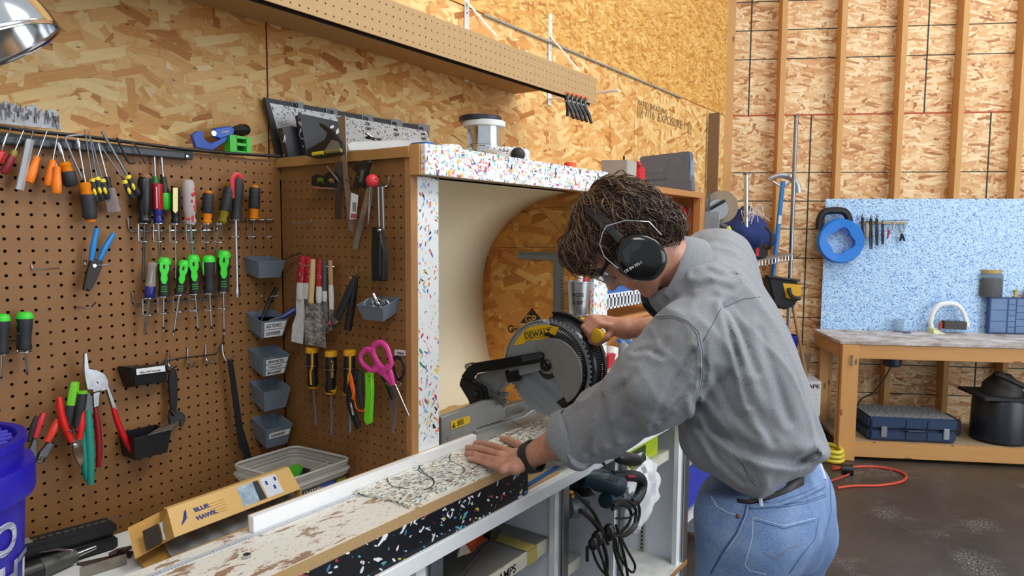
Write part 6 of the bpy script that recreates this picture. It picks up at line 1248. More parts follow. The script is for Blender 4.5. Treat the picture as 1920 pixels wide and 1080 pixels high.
zt5 = P(900, 222, 'y', -.38).z-c.z
MB().lathe(c, c+UZ*(zt5*.82), [(0, 31*k), (.3, 32*k), (.45, 32*k), (.47, 33.5*k), (.5, 33.5*k), (.52, 32*k), (1, 31*k)], 36).build('tin', m_chrome, sp_); MB().lathe(c+UZ*(zt5*.82), c+UZ*(zt5*.94), [(0, 33*k), (.05, 39*k), (.9, 40*k), (1, 39*k)], 40).build('white_disc', M('d9dbdc', .4), sp_)
MB().lathe(c+UZ*(zt5*.94)-RT*.012, c+UZ*(zt5*1.05)-RT*.012, [(0, 39*k), (.1, 40*k), (.9, 40*k), (1, 38*k)], 40).build('black_disc', M('1d222c', .4, 0, .1, 60), sp_)
tag(MB().ball(P(971, 290, 'y', -.53), (.021, .021, .021), 20).build('black_ball', m_blackm), 'matte black round knob at the hood edge before the speckled disc', 'knob')
t = T('orange_cap', P(1068, 312, 'y', -.4), 'small orange threaded cap on the middle of the hood top', 'cap'); c = P(1069, 320, 'y', -.4); c.z = 1.7055; MB().lathe(c, c+UZ*.045, [(0, .026), (.4, .028), (.45, .024), (1, .022)], 10).build('cap', M('e2582a', .5), t)
# cases on the pine shelf unit
zu = ztu+.001
def xface(nm, px, x, th, m, root, bev=.004):
    q = [P(a, b, 'x', x) for a, b in px]; zm_ = min(p.z for p in q)
    if zm_ < zu+.04:
        for p in q:
            if p.z < zm_+.02: p.z = zu+.002
    return MB().prism(q, (th, 0, 0)).build(nm, m, root, 30, bev=bev, seg=2)
gc = T('accessory_case', P(1250, 350, 'x', 3.4), 'grey accessory case with embossed letters on the pine shelf unit', 'case'); m_gc = M('5f6876', .5, 0, .1, 20)
xf = P(1297, 357, 'y', -.26).x; q_ = P(1250, 360, 'x', xf)
xface('shell', [(1199, 294), (1292, 283), (1297, 357), (1203, 362)], xf, .06, m_gc, gc, .006); MB().box(P(1292, 340, 'x', xf+.0), P(1299, 300, 'x', xf+.0)+V((.055, .01, 0))).build('side_latch', M('7f92ac', .45), gc, 0, bev=.003)
text('DREMEL', P(1208, 328, 'x', xf-.0015), P(1282, 319, 'x', xf-.0015)-P(1208, 328, 'x', xf-.0015), UZ, .024, M('7b8594', .5), gc, ext=.002, sx=1.15); text('ACCESSORIES', P(1212, 340, 'x', xf-.0015), P(1282, 333, 'x', xf-.0015)-P(1212, 340, 'x', xf-.0015), UZ, .013, M('6f7888', .5), gc, ext=.002, sx=1.05)
for x in (1212, 1232, 1258): q = P(x, 360, 'x', xf-.001); q.z = zu+.001; MB().box(q, q+V((.02, -.04, .012))).build('foot', M('3a3f47', .5), gc, 0)
rc = T('red_slim_case', P(1190, 340, 'x', 3.1), 'slim bright red plastic case left of the grey embossed case', 'case'); xface('shell', [(1181, 312), (1200, 312), (1201, 349), (1181, 352)], 3.10, .06, M('c01a2c', .35), rc, .003); xface('handle', [(1179, 305), (1195, 302), (1199, 311), (1180, 313)], 3.12, .04, M('b01a2a', .35), rc, .003); xface('latch', [(1192, 316), (1199, 316), (1200, 347), (1192, 345)], 3.093, .008, M('d82a3c', .35), rc, .001)
cx_ = T('clear_box', P(1155, 335, 'x', 2.8), 'frosted clear plastic box left of the slim red case', 'box'); xface('box', [(1127, 300), (1176, 300), (1174, 352), (1128, 352)], 2.80, .10, M('c2c0bc', .3, 0, .05, 20, trans=.3), cx_, .003); MB().tube([P(1170, 302, 'x', 2.82), P(1170, 293, 'x', 2.82)], .005, 8).build('pen_tip', m_black, cx_)
b_ = P(1312, 358, 'y', -.25); b_.z = zu; tag(MB().tube([b_, b_+UZ*.022], .004, 8).build('steel_bolt', m_chrome), 'short bright bolt standing on the end of the pine shelf unit', 'bolt')
# ================================================================ things on the bench left of the station
# purple bucket
bc = V((.318, -.262, Z0)); bk2 = T('bucket', bc, 'large purple-blue plastic bucket with white lettering at the left picture edge', 'bucket'); m_pb2 = M('1c149c', .38, 0, .06, 14); RBk = .140
MB().lathe(bc, bc+UZ*.328, [(0, .128), (.02, .132), (.70, RBk+.004), (.705, RBk+.018), (.73, RBk+.020), (.85, RBk+.020), (.865, RBk+.018), (.87, RBk+.004), (.955, RBk+.006), (.96, RBk+.010), (1, RBk+.010), (1.0, RBk-.004), (.96, RBk-.006)], 64).build('shell', m_pb2, bk2)
for r_ in range(9): 
    y = -.1+r_*.025; hw = sqrt(max(0, .128**2-y*y)); MB().tube([bc+V((-hw, y, .322)), bc+V((hw, y, .322))], .0035, 6).build('lid_rib', M('4a44b8', .4), bk2)
MB().lathe(bc+UZ*.31, bc+UZ*.318, [(0, .132), (1, .132)], 48).build('lid', m_pb2, bk2)
def wrap(s, px, z, hgt, sxx):
    sd = V((CAM.y-bc.y, -(CAM.x-bc.x), 0)).normalized(); dr = (V((CAM.x, CAM.y, 0))-V((bc.x, bc.y, 0))).normalized(); sd = UZ.cross(dr)
    o = text(s, bc, sd, UZ, hgt, M('c9cde0', .5), bk2, bold=.03, sx=sxx); me = o.data; xs = [(v.co-bc).dot(sd) for v in me.vertices]; mx = max(xs)
    for v in me.vertices:
        u = (v.co-bc).dot(sd)-mx; zz = v.co.z-bc.z+z; r_ = .1325+.012*zz/.24+.0032; a = u/r_+px; v.co = bc+dr*(cos(a)*r_)+sd*(sin(a)*r_)+UZ*zz
wrap('DO', 1.0, .150, .050, 1.0); wrap('RIGHT', 1.34, .082, .046, 1.0)
# work lamp reflector at the top left
c0 = D(-20, 97, .9); a_ = (RT*.905+UP*.42).normalized(); b_ = (FW*.93+UP*.28-RT*.12); b_ = (b_-a_*b_.dot(a_)).normalized(); ax_ = a_.cross(b_); ax_ = ax_ if ax_.dot(UP) > 0 else -ax_
wl2 = T('work_lamp', c0, 'shiny aluminium bowl-shaped clamp lamp shade at the top left edge', 'lamp'); RLp = 128*.9/F
rows = []
for t in [i/16 for i in range(17)]:
    r_ = RLp*(1.0 if t < .03 else cos(t*1.25)**.62); rows.append([c0+ax_*(t*.11)+a_*(r_*cos(q))+b_*(r_*sin(q)) for q in [2*pi*j/56 for j in range(56)]])
MB().grid(rows, closed=True).build('reflector', m_chrome, wl2, 60, solid=.0008); e = ellipse(c0, a_, b_, RLp, RLp, 56); MB().tube(e+[e[0]], .0016, 6).build('rolled_rim', m_chrome, wl2)
MB().lathe(c0+ax_*.09, c0+ax_*.16, [(0, .028), (1, .024)], 24).build('socket', m_black, wl2); MB().ball(c0+ax_*.045, (.026, .026, .034), 18).build('bulb', M('d8d8d4', .2), wl2)
MB().tube([c0+ax_*.15, c0+ax_*.22-RT*.05, c0+ax_*.3-RT*.3], .005, 8).build('cord', m_black, wl2)
# clear tub
zr = .906; cor = [P(434, 872, 'z', zr), P(553, 836, 'z', zr), P(659, 860, 'z', zr), P(536, 908, 'z', zr)]
cor[3] = cor[0]+cor[2]-cor[1]; m_tub = M('c7c5bd', .22, 0, .04, 20, alpha=.42); m_tub2 = M('cfcdc6', .25, 0, .04, 20, alpha=.72)
tb3 = T('clear_tub', (cor[0]+cor[2])/2-UZ*(zr-Z0), 'clear plastic tub with ridged rim and a blue label, in the pegboard corner', 'tub')
cen = sum(cor, V())/4
def rr_(z, s, rad=.03, n=5):
    out = []
    for i in range(4):
        p = cen+(cor[i]-cen)*s; a = cen+(cor[i-1]-cen)*s; b = cen+(cor[(i+1) % 4]-cen)*s; da, db = (a-p).normalized(), (b-p).normalized()
        for j in range(n+1): t = j/n; out.append((p+da*rad*(1-t)**2+db*rad*t**2)*1.0)
    return [V((q.x, q.y, z)) for q in out]
prof = [(zr, 1), (zr-.004, 1.02), (zr-.012, 1.0), (zr-.016, .99), (zr-.018, 1.025), (zr-.03, 1.02), (zr-.032, .98), (Z0+.006, .86), (Z0+.002, .84)]
MB().grid([rr_(z, s) for z, s in prof], closed=True).build('wall', m_tub, tb3, 60, solid=.0012); r_ = rr_(zr, 1.005); MB().tube(r_+[r_[0]], .0035, 8).build('rim', m_tub2, tb3); r_ = rr_(zr-.022, 1.03); MB().tube(r_+[r_[0]], .003, 8).build('rim', m_tub2, tb3); r_ = rr_(zr-.032, 1.0); MB().tube(r_+[r_[0]], .002, 8).build('rim_ridge', m_tub2, tb3)
MB().add(rr_(Z0+.003, .84), [tuple(range(24))]).build('bottom', m_tub2, tb3, 0)
F0 = cen+(cor[3]-cen)*.93; F1 = cen+(cor[2]-cen)*.93; dn = (F1-F0)
def fpt(u, z): p = F0+dn*u; s = (z-(Z0+.006))/(zr-.032-Z0-.006); q = cen+(p-cen)*((.86+.12*s)/.93)*1.012; return V((q.x, q.y, z))
zl0, zl1 = Z0+.012, zr-.040
MB().add([fpt(.2, zl0), fpt(.97, zl0), fpt(.97, zl1), fpt(.2, zl1)], [(0, 1, 2, 3)]).build('black_label', M('14161a', .4), tb3, 0, solid=.0008)
def lab2(u0, u1, z0, z1, m, nm, k=1.004):
    q = [fpt(u0, z0), fpt(u1, z0), fpt(u1, z1), fpt(u0, z1)]; nn = V((FW.x, FW.y, 0))*-.0016; MB().add([p+nn for p in q], [(0, 1, 2, 3)]).build(nm, m, tb3, 0, solid=.0006)
lab2(.5, .74, zl0+.002, zl1-.002, M('1c50c0', .35), 'blue_print'); lab2(.78, .95, zl0+.004, zl1-.004, M('8f9a20', .4), 'yellow_print'); lab2(.82, .92, zl0+.010, zl1-.010, M('14161a', .4), 'dark_print', 1.0)
q = fpt(.23, zl0+.022); text('POWER', q+V((FW.x, FW.y, 0))*-.0024, dn, UZ, .011, M('e6e8ea', .5), tb3, bold=.02)
c = P(551, 884, 'z', .875); t = T('green_lid', c, 'round green cap standing inside the clear tub', 'cap'); MB().lathe(c-UZ*.0, c+V((.018, .012, -.004)), [(0, .015), (.2, .017), (1, .016)], 24).build('cap', M('4fb82a', .4), t); MB().tube([c+V((.018, .01, -.006)), c+V((.05, .0, -.02))], .012, 10).build('black_body', m_black, t)
t = T('paint_stick', P(580, 880, 'z', .86), 'pale wooden stick lying inside the clear tub', 'stick'); MB().tube([P(562, 892, 'z', .85), P(615, 866, 'z', .89)], .004, 6, flat=.4).build('stick', M('c9bda0', .6), t)
# kraft carton with blue printing
m_kr = M('c89a50', .45, 0, .05, 20); m_krl = M('d8b272', .28, 0, .04, 20); m_bp = M('223c8c', .5)
ct = T('tool_carton', V((.80, -.28, Z0)), 'long kraft tool carton with blue printing and its end flap open', 'carton')
A0 = P(318, 1063, 'z', Z0+.002); A1 = P(560, 965, 'z', Z0+.002); dA = (A1-A0).normalized(); dp = V((-dA.y, dA.x, 0)); LA = (A1-A0).length+.02
def cq(u, v_, z): return A0+dA*u+dp*v_+UZ*z
hA_ = .019
for nm, q in (('tray_front', [cq(0, 0, 0), cq(LA, 0, 0), cq(LA, 0, hA_), cq(0, 0, hA_)]), ('tray_back', [cq(0, .1, 0), cq(LA, .1, 0), cq(LA, .1, .06), cq(0, .1, .06)]), ('tray_base', [cq(0, 0, 0), cq(LA, 0, 0), cq(LA, .1, 0), cq(0, .1, 0)])): MB().add(q, [(0, 1, 2, 3)]).build(nm, m_kr, ct, 0, solid=.0016)
# printed lid panel: from lower edge to upper edge
BLc = P(327, 1008, 'z', Z0+.068); BRc = P(563, 917, 'z', Z0+.068); TLc = P(313, 955, 'z', Z0+.106); TRc = P(541, 876, 'z', Z0+.106)
up_ = (TLc-BLc); TLb = TLc+dp*.012-UZ*.004; TRb = TRc+dp*.012-UZ*.004
MB().add([BLc, BRc, TRc, TLc], [(0, 1, 2, 3)]).build('printed_panel', m_krl, ct, 0, solid=.0016); MB().add([TLc, TRc, TRc+dp*.012-UZ*.001, TLc+dp*.012-UZ*.001], [(0, 1, 2, 3)]).build('top_panel', m_krl, ct, 0, solid=.0016)
MB().add([TLc+dp*.012, TRc+dp*.012, V((TRc.x, TRc.y, Z0+.003))+dp*.012, V((TLc.x, TLc.y, Z0+.003))+dp*.012], [(0, 1, 2, 3)]).build('rear_panel', m_kr, ct, 0, solid=.0016)
MB().add([BRc, TRc, TRc+dp*.012, V((BRc.x, BRc.y, Z0+.004)), ], [(0, 1, 2, 3)]).build('end_panel', m_kr, ct, 0, solid=.0016)
e1_ = (BRc-BLc); e2_ = (TLc-BLc); nn_ = e1_.cross(e2_).normalized(); nn_ = nn_ if nn_.dot(CAM-BLc) > 0 else -nn_
def lp(u, v_, d=.0012): return BLc.lerp(BRc, u).lerp(TLc.lerp(TRc, u), v_)+nn_*d
text('BLUE', lp(.175, .56), e1_, e2_, .0098, m_bp, ct, bold=.03, sx=1.05); text('HAWK', lp(.175, .26), e1_, e2_, .0098, m_bp, ct, bold=.03, sx=1.05)
for k_ in range(5): MB().prism([lp(.06+.008*k_, .30+.05*k_), lp(.075+.008*k_, .31+.05*k_), lp(.12, .50+.07*k_), lp(.085+.004*k_, .46+.06*k_)], nn_*.0004).build('bird_feather', m_bp, ct, 0)
MB().add([lp(.52, .12), lp(.68, .12), lp(.68, .9), lp(.52, .9)], [(0, 1, 2, 3)]).build('photo_print', M('9fb4c4', .25, 0, .4, 60), ct, 0, solid=.0003); MB().add([lp(.65, .12, .0016), lp(.71, .12, .0016), lp(.70, .9, .0016), lp(.655, .9, .0016)], [(0, 1, 2, 3)]).build('dark_print', M('3c4048', .3), ct, 0, solid=.0003); MB().add([lp(.72, .12), lp(.86, .12), lp(.86, .92), lp(.72, .92)], [(0, 1, 2, 3)]).build('pale_print', M('d5dbe2', .3), ct, 0, solid=.0003)
for u, v_ in ((.75, .6), (.8, .35), (.83, .65)): MB().prism([lp(u, v_, .0016), lp(u+.018, v_, .0016), lp(u+.018, v_+.16, .0016), lp(u, v_+.16, .0016)], nn_*.0003).build('blue_icon', m_bp, ct, 0)
for i in range(5): MB().prism([lp(.27, .25+.1*i), lp(.40, .25+.1*i), lp(.40, .265+.1*i), lp(.27, .265+.1*i)], nn_*.0003).build('print_line', M('a8824a', .5), ct, 0)
# open end flap to the left
f_ = [P(240, 990, 'z', Z0+.07), P(300, 960, 'z', Z0+.085), TLc, BLc, P(300, 1022, 'z', Z0+.045), P(254, 1048, 'z', Z0+.03)]
MB().add(f_, [tuple(range(6))]).build('end_flap', m_kr, ct, 0, solid=.0014); fn = (f_[1]-f_[0]).cross(f_[5]-f_[0]).normalized(); fn = fn if fn.dot(CAM-f_[0]) > 0 else -fn
def fq(px, z): return P(px[0], px[1], 'z', z)+fn*.002
MB().add([P(267, 997, 'z', Z0+.070)+fn*.002, P(297, 983, 'z', Z0+.077)+fn*.002, P(304, 1017, 'z', Z0+.052)+fn*.002, P(274, 1032, 'z', Z0+.044)+fn*.002], [(0, 1, 2, 3)]).build('black_print', m_ink, ct, 0, solid=.0006); MB().add([P(299, 982, 'z', Z0+.078)+fn*.002, P(314, 974, 'z', Z0+.081)+fn*.002, P(324, 1006, 'z', Z0+.0605)+fn*.002, P(307, 1014, 'z', Z0+.056)+fn*.002], [(0, 1, 2, 3)]).build('pale_print', M('c9ccd0', .4), ct, 0, solid=.0006)
MB().add([P(252, 1049, 'z', Z0+.006), P(300, 1022, 'z', Z0+.02), P(318, 1030, 'z', Z0+.02), P(318, 1063, 'z', Z0+.004), P(288, 1078, 'z', Z0+.003)], [(0, 1, 2, 3, 4)]).build('lower_flap', m_kr, ct, 0, solid=.0014)
rows = []
for i in range(25):
    u = .005+i*(LA-.01)/24; rows.append([cq(u, .006+.085*j/8, .006+(.035+.012*sin(i*1.7+j))*sin(pi*(j+.6)/9)+.004*sin(i*3.1+j*2.3)) for j in range(9)])
pg = tag(MB().grid(rows).build('plastic_bag', M('86888a', .18, 0, .25, 30, trans=.25), None, 80, sub=1), 'grey crumpled clear plastic bag stuffed inside the kraft carton', 'bag')
# black case, gun and metal bits at the lower left
ca_, cb_ = P(60, 1040, 'z', Z0+.035), P(205, 1000, 'z', Z0+.030); d_ = (cb_-ca_).normalized(); sd = V((-d_.y, d_.x, 0)); bcs = T('black_case', ca_, 'long black moulded tool case lying against the pegboard behind the bucket', 'case')
MB().obox(ca_-d_*.08-sd*.022-UZ*.033, d_*((cb_-ca_).length+.09), sd*.05, UZ*.030).build('base', m_blackm, bcs, 30, bev=.006); MB().obox(ca_-d_*.08-sd*.022-UZ*.001, d_*((cb_-ca_).length+.09), sd*.05, UZ*.030).build('lid', m_blackm, bcs, 30, bev=.008)
for i in range(14): MB().obox(ca_+d_*(.0+i*.014)-sd*.002+UZ*.029, d_*.009, sd*.004, UZ*.0012).build('embossed_mark', M('50524e', .6), bcs, 0)
MB().obox(ca_-d_*.045-sd*.01+UZ*.029, d_*.045, sd*.03, UZ*.001).build('tape_patch', M('8f8b78', .5), bcs, 0)
t = T('air_tool', P(100, 1060, 'z', Z0+.02), 'grey and black cylindrical air tool with chrome fitting before the black case', 'air tool'); MB().tube([P(20, 1085, 'z', Z0+.02), P(75, 1066, 'z', Z0+.02)], .021, 18).build('grip', m_black, t); MB().tube([P(74, 1067, 'z', Z0+.02), P(140, 1042, 'z', Z0+.018)], [.020, .014], 18).build('barrel', M('55564f', .45, .3), t); MB().tube([P(138, 1042, 'z', Z0+.018), P(178, 1026, 'z', Z0+.018)], [.007, .0055], 12).build('fitting', m_steel, t); MB().tube([P(74, 1036, 'z', Z0+.05), P(110, 1030, 'z', Z0+.05), P(136, 1033, 'z', Z0+.045)], [.002, .004, .006], 8, flat=.5).build('lever', m_steel, t)
m_rust = M('5d4a40', .5, .5, .3, 60); t = T('steel_channel', P(150, 1065, 'z', Z0), 'dull rusty steel channel lying at the front left of the bench', 'steel channel')
a, b = P(60, 1086, 'z', Z0+.001), P(158, 1044, 'z', Z0+.001); MB().obox(a, b-a, V((.004, .012, 0)), UZ*.02).build('bar', M('77716a', .4, .6, .2, 40), t, 0)
a, b = P(158, 1062, 'z', Z0+.001), P(232, 1046, 'z', Z0+.001); MB().obox(a, b-a, V((-.006, .02, 0)), UZ*.004).build('channel_floor', m_rust, t, 0); a, b = P(150, 1086, 'z', Z0+.001), P(238, 1058, 'z', Z0+.001); MB().obox(a, b-a, V((.001, .003, 0)), UZ*.022).build('channel_side', M('8d867a', .4, .5, .2, 40), t, 0)
t = T('rusty_tongs', P(225, 1040, 'z', Z0+.01), 'small rusty pliers lying between the channel and the carton flap', 'pliers'); MB().tube([P(205, 1040, 'z', Z0+.012), P(222, 1034, 'z', Z0+.012), P(246, 1026, 'z', Z0+.012)], [.004, .007, .004], 8).build('jaw', m_rust, t); MB().tube([P(246, 1040, 'z', Z0+.008), P(222, 1034, 'z', Z0+.014)], [.007, .005], 8).build('handle', m_black, t)
# ================================================================ things in and on the cabinet
MB().box((1.444, YF+.02, Z0), (1.62, -.52, Z0+.006)).build('x', m_pb, None, 0).name = 'offcut_board'
tag(bpy.data.objects['offcut_board'], 'thin tan offcut board lying at the end of the black apron', 'board')
a, b = P(992, 912, 'z', Z0+.008), P(1050, 876, 'z', Z0+.008); tag(MB().obox(a, b-a, V((0, .014, 0)), UZ*.002).build('blue_ruler', M('1f5c9c', .4), None, 0), 'blue flat ruler lying on the cabinet edge beside the apron end', 'ruler')
c = P(1100, 862, 'z', Z0+.02); hc = T('hold_down_clamp', c, 'steel hold-down clamp with large black knob sticking out over the cabinet edge', 'clamp'); yc_ = YF-.05
MB().tube([P(1090, 858, 'y', yc_), P(1112, 856, 'y', yc_)], .014, 10).build('body', m_dsteel, hc); MB().tube([P(1110, 851, 'y', yc_), P(1160, 857, 'y', yc_)], .0055, 10).build('shaft', M('8f8a7a', .35, .8), hc); MB().tube(smoothpts([P(1107, 860, 'y', yc_), P(1122, 860, 'y', yc_), P(1134, 872, 'y', yc_)], 4), .005, 8).build('lever', m_dsteel, hc)
MB().lathe(P(1157, 857, 'y', yc_), P(1200, 864, 'y', yc_), [(0, .012), (.08, .018), (.4, .021), (.8, .019), (.95, .014), (1, .008)], 18).build('knob', m_black, hc)
yd = YF-.03; dl = T('power_drill', P(1140, 910, 'y', yd), 'dark teal corded drill lying on the cabinet shelf with its cord hanging down', 'drill'); m_tl = M('16323e', .4); 
MB().tube([P(1066, 905, 'y', yd+.12), P(1100, 905, 'y', yd+.06), P(1120, 905, 'y', yd+.02)], [.042, .042, .036], 16).build('gear_case', m_black, dl); MB().tube([P(1092, 896, 'y', yd+.05), P(1128, 900, 'y', yd+.01), P(1158, 910, 'y', yd)], [.026, .033, .034], 16).build('motor_housing', m_tl, dl)
dh = [(1146, 892), (1178, 892), (1198, 895), (1204, 906), (1200, 925), (1190, 940)]; MB().tube(smoothpts([P(x, y, 'y', yd) for x, y in dh], 4), [.016]*4+[.018]*17, 12).build('d_handle', M('161b22', .5), dl); MB().tube(smoothpts([P(x, y, 'y', yd) for x, y in ((1196, 932), (1180, 944), (1160, 942), (1135, 938))], 4), [.016]*9+[.024]*4, 12).build('lower_frame', m_tl, dl)
for i in range(5): x = 1139+i*4; MB().tube([P(x, 899+i*1.5, 'y', yd-.034), P(x+6, 893+i*1.5, 'y', yd-.03)], .002, 6).build('vent', m_black, dl)
MB().tube([P(1168, 916, 'y', yd-.01), P(1176, 902, 'y', yd-.01)], .0045, 8).build('trigger', M('b01f2a', .4), dl); MB().tube([P(1176, 893, 'y', yd-.018), P(1190, 894, 'y', yd-.018)], .0035, 8).build('red_switch', M('b01f2a', .4), dl)
cd2 = T('hanging_cable', P(1170, 960, 'y', yd-.03), 'thick black cord coiled and hanging below the drill', 'cable')
def cord(px, r, y=yd-.03, nm='coil'): MB().tube(smoothpts([P(a[0], a[1], 'y', (a[2] if len(a) > 2 else y)) for a in px], 6), r, 8).build(nm, m_black, cd2)
cord([(1185, 938), (1196, 945), (1199, 965), (1190, 990), (1170, 1005), (1150, 1000)], .0052); cord([(1150, 948), (1175, 938), (1192, 955), (1188, 985), (1168, 1003), (1145, 1002)], .0052, yd-.04); cord([(1148, 955), (1166, 947), (1182, 958), (1180, 980), (1160, 1000), (1140, 1005)], .0052, yd-.02); cord([(1155, 972), (1178, 971), (1190, 962)], .0035)
cord([(1152, 1000), (1152, 1030), (1162, 1065), (1175, 1095)], .0045); cord([(1155, 985), (1162, 1010), (1172, 1050), (1180, 1100)], .0045, yd-.04); cord([(1160, 1000), (1175, 1030), (1190, 1058), (1188, 1072), (1178, 1068), (1160, 1040), (1154, 1010)], .0042); cord([(1140, 1020), (1125, 985), (1112, 960), (1092, 938), (1078, 925)], .0052); cord([(1130, 1000), (1110, 975), (1088, 958)], .0075)
cord([(1108, 1020), (1115, 1045), (1125, 1065), (1135, 1075), (1130, 1050), (1120, 1020)], .004); cord([(1118, 1020), (1130, 1050), (1140, 1080), (1142, 1100)], .004, yd-.04); cord([(1128, 1010), (1138, 1050), (1136, 1090)], .006); cord([(1101, 1025), (1101, 1052)], .005)
for p_, r_ in (((1142, 998), .024), ((1120, 1010), .022), ((1112, 1020), .018)): MB().ball(P(p_[0], p_[1], 'y', yd-.03), (r_, r_*.8, r_*1.1), 12).build('wrapped_plug', m_black, cd2)
c = P(1072, 948, 'y', YF+.05); fn_ = T('grey_lamp', c, 'grey rounded work light on the cabinet shelf under the drill', 'lamp'); MB().lathe(c-V((.03, 0, 0)), c+V((.06, -.02, -.01)), [(0, .03), (.4, .033), (.7, .024), (1, .012)], 20).build('housing', M('5f666a', .4), fn_)
t = T('yellow_band', P(1070, 930, 'y', YF+.08), 'small yellow plastic ring beside the grey work light', 'ring'); MB().tube(smoothpts([P(1066, 922, 'y', YF+.02), P(1074, 924, 'y', YF+.02), P(1073, 934, 'y', YF+.02)], 3), .005, 8).build('ring', M('d8a51c', .4), t)
# lime box and white bag
zsC = .666; lb_ = T('lime_box', (2.2, -.45, zsC), 'lime green printed carton on the upper cabinet shelf behind the white bag', 'box'); xl2, xr2 = 2.10, 2.41
MB().box((xl2, YF+.07, zsC), (xr2, YF+.30, .738)).build('box', M('b4c81c', .4, 0, .05), lb_, 0, bev=.001); MB().box((xl2+.001, YF+.069, zsC+.012), (xr2-.11, YF+.0705, .728)).build('dark_print', M('3c4a28', .4), lb_, 0)
text('ONE', (xl2+.02, YF+.0685, zsC+.022), (1, 0, 0), UZ, .025, M('b4c81c', .5), lb_, bold=.02)
rows = []; cb3 = V((2.17, YF+.02, .60))
for i in range(19):
    t = i/18; row = []; z = .705-.235*t
    for j in range(30):
        q = 2*pi*j/30; r_ = (.022+.078*sin(pi*min(1, .15+t*.8))**.8)*(1+.14*sin(q*4+t*9)+.08*sin(q*9-t*14)+.05*sin(q*17+t*23)); row.append(V((cb3.x+.02*sin(t*5)+r_*cos(q)*1.1, cb3.y+.02+r_*sin(q)*.55, z+.012*sin(q*3+t*5))))
    rows.append(row)
pb3 = T('white_bag', cb3, 'crumpled white plastic bag hanging over the cabinet shelf by the lime carton', 'bag'); n = NT('thin_white_plastic'); n.out(lin('eef1f5'), .3); n.b.inputs['Transmission Weight'].default_value = .2; MB().grid(rows, closed=True).build('bag', n.m, pb3, 25, solid=.0006)
# clamps on the grey shelf
zg = .6395; t = T('bar_clamp', V((1.28, -.5, zg)), 'orange and black bar clamp lying on the grey cabinet shelf', 'clamp'); a, b = P(935, 1000, 'z', zg+.02), P(862, 1082, 'z', zg+.02); MB().obox(a, b-a, V((.012, 0, 0)), UZ*.012).build('bar', M('55504c', .4, .6), t, 0); MB().tube([P(908, 992, 'z', zg+.04), P(928, 1000, 'z', zg+.04)], .02, 12).build('knob', m_black, t)
for p_ in ((890, 1010), (878, 1022), (902, 1002)): c = P(p_[0], p_[1], 'z', zg+.03); MB().box(c-V((.022, .012, .02)), c+V((.022, .012, .02))).build('orange_jaw', M('c84a1c', .45), t, 0, bev=.004)
t = T('dark_pouch', V((1.18, -.42, zg)), 'black rumpled tool pouch with a pale triangle at the left of the grey shelf', 'pouch'); MB().ball((1.16, -.43, zg+.056), (.06, .13, .055), 16).build('pouch', m_blackm, t); c = P(858, 1045, 'z', zg+.06); MB().prism([c, c+V((.04, -.01, 0)), c+V((.02, 0, .04))], (0, .004, 0)).build('pale_patch', M('a8a08c', .5), t, 0)
t = T('brown_gloves', V((1.76, -.4, .4215)), 'heap of dull brown work gloves on the lower cabinet shelf under the cords', 'gloves'); MB().ball((1.72, -.47, .4215+.035), (.055, .09, .035), 14).ball((1.80, -.50, .4215+.03), (.05, .07, .03), 14).build('gloves', M('5a4a3a', .8, 0, .25, 40), t)
t = T('clear_packet', V((1.73, -.5, .6)), 'crumpled clear packet on the middle cabinet shelf behind the cords', 'packet'); mb = MB(); mb.ball((1.72, -.46, .6+.018+.001), (.045, .05, .018), 12); mb.build('packet', M('b9bcc0', .2, 0, .3, 60, trans=.3), t, 20)
# blue bag in the last bay
bb2 = T('blue_tote', V((2.85, -.5, .32)), 'royal blue tote bag with black and grey strap in the right cabinet bay', 'bag'); m_bt = M('2433a0', .7, 0, .1, 20)
MB().box((2.60, YF+.06, .3215), (3.12, YF+.36, .64)).build('body', m_bt, bb2, 40, bev=.03); MB().box((2.60, YF+.053, .545), (3.1, YF+.062, .575)).build('strap', m_blackm, bb2, 0); MB().box((2.66, YF+.048, .543), (2.78, YF+.055, .577)).build('grey_patch', M('8d9296', .5), bb2, 0)
MB().box((2.58, YF+.05, .58), (2.70, YF+.14, .69)).build('tan_board', M('b08a5c', .6), bb2, 0)
# ================================================================ the man at the saw
def vn(a): return a/np.linalg.norm(a)
def DD(x, y, d): return np.array(D(x, y, d))
nFW, nRT, nUP = np.array(FW), np.array(RT), np.array(UP)
def smin(a, b, k):
    h = np.clip(.5+.5*(b-a)/k, 0, 1); return b*(1-h)+a*h-k*h*(1-h)
def cap(p, a, b, ra, rb):
    ab = b-a; t = np.clip(((p-a)@ab)/(ab@ab), 0, 1); return np.linalg.norm(p-a-t[:, None]*ab, axis=1)-(ra+(rb-ra)*t)
def ell(p, c, ax, r):
    q = (p-c)@np.array(ax).T; k0 = np.linalg.norm(q/r, axis=1); k1 = np.linalg.norm(q/(np.array(r)**2), axis=1); return k0*(k0-1)/np.maximum(k1, 1e-9)
def waves(p, seed, freq, n=7, stretch=None):
    r = np.random.default_rng(seed); o = np.zeros(len(p))
    for i in range(n):
        d = r.normal(size=3); d /= np.linalg.norm(d)
        if stretch is not None: d = d-np.array(stretch)*(d@np.array(stretch))*.85
        o += np.sin(p@(d*freq*r.uniform(.6, 1.5))+r.uniform(0, 6.28))
    return o/n
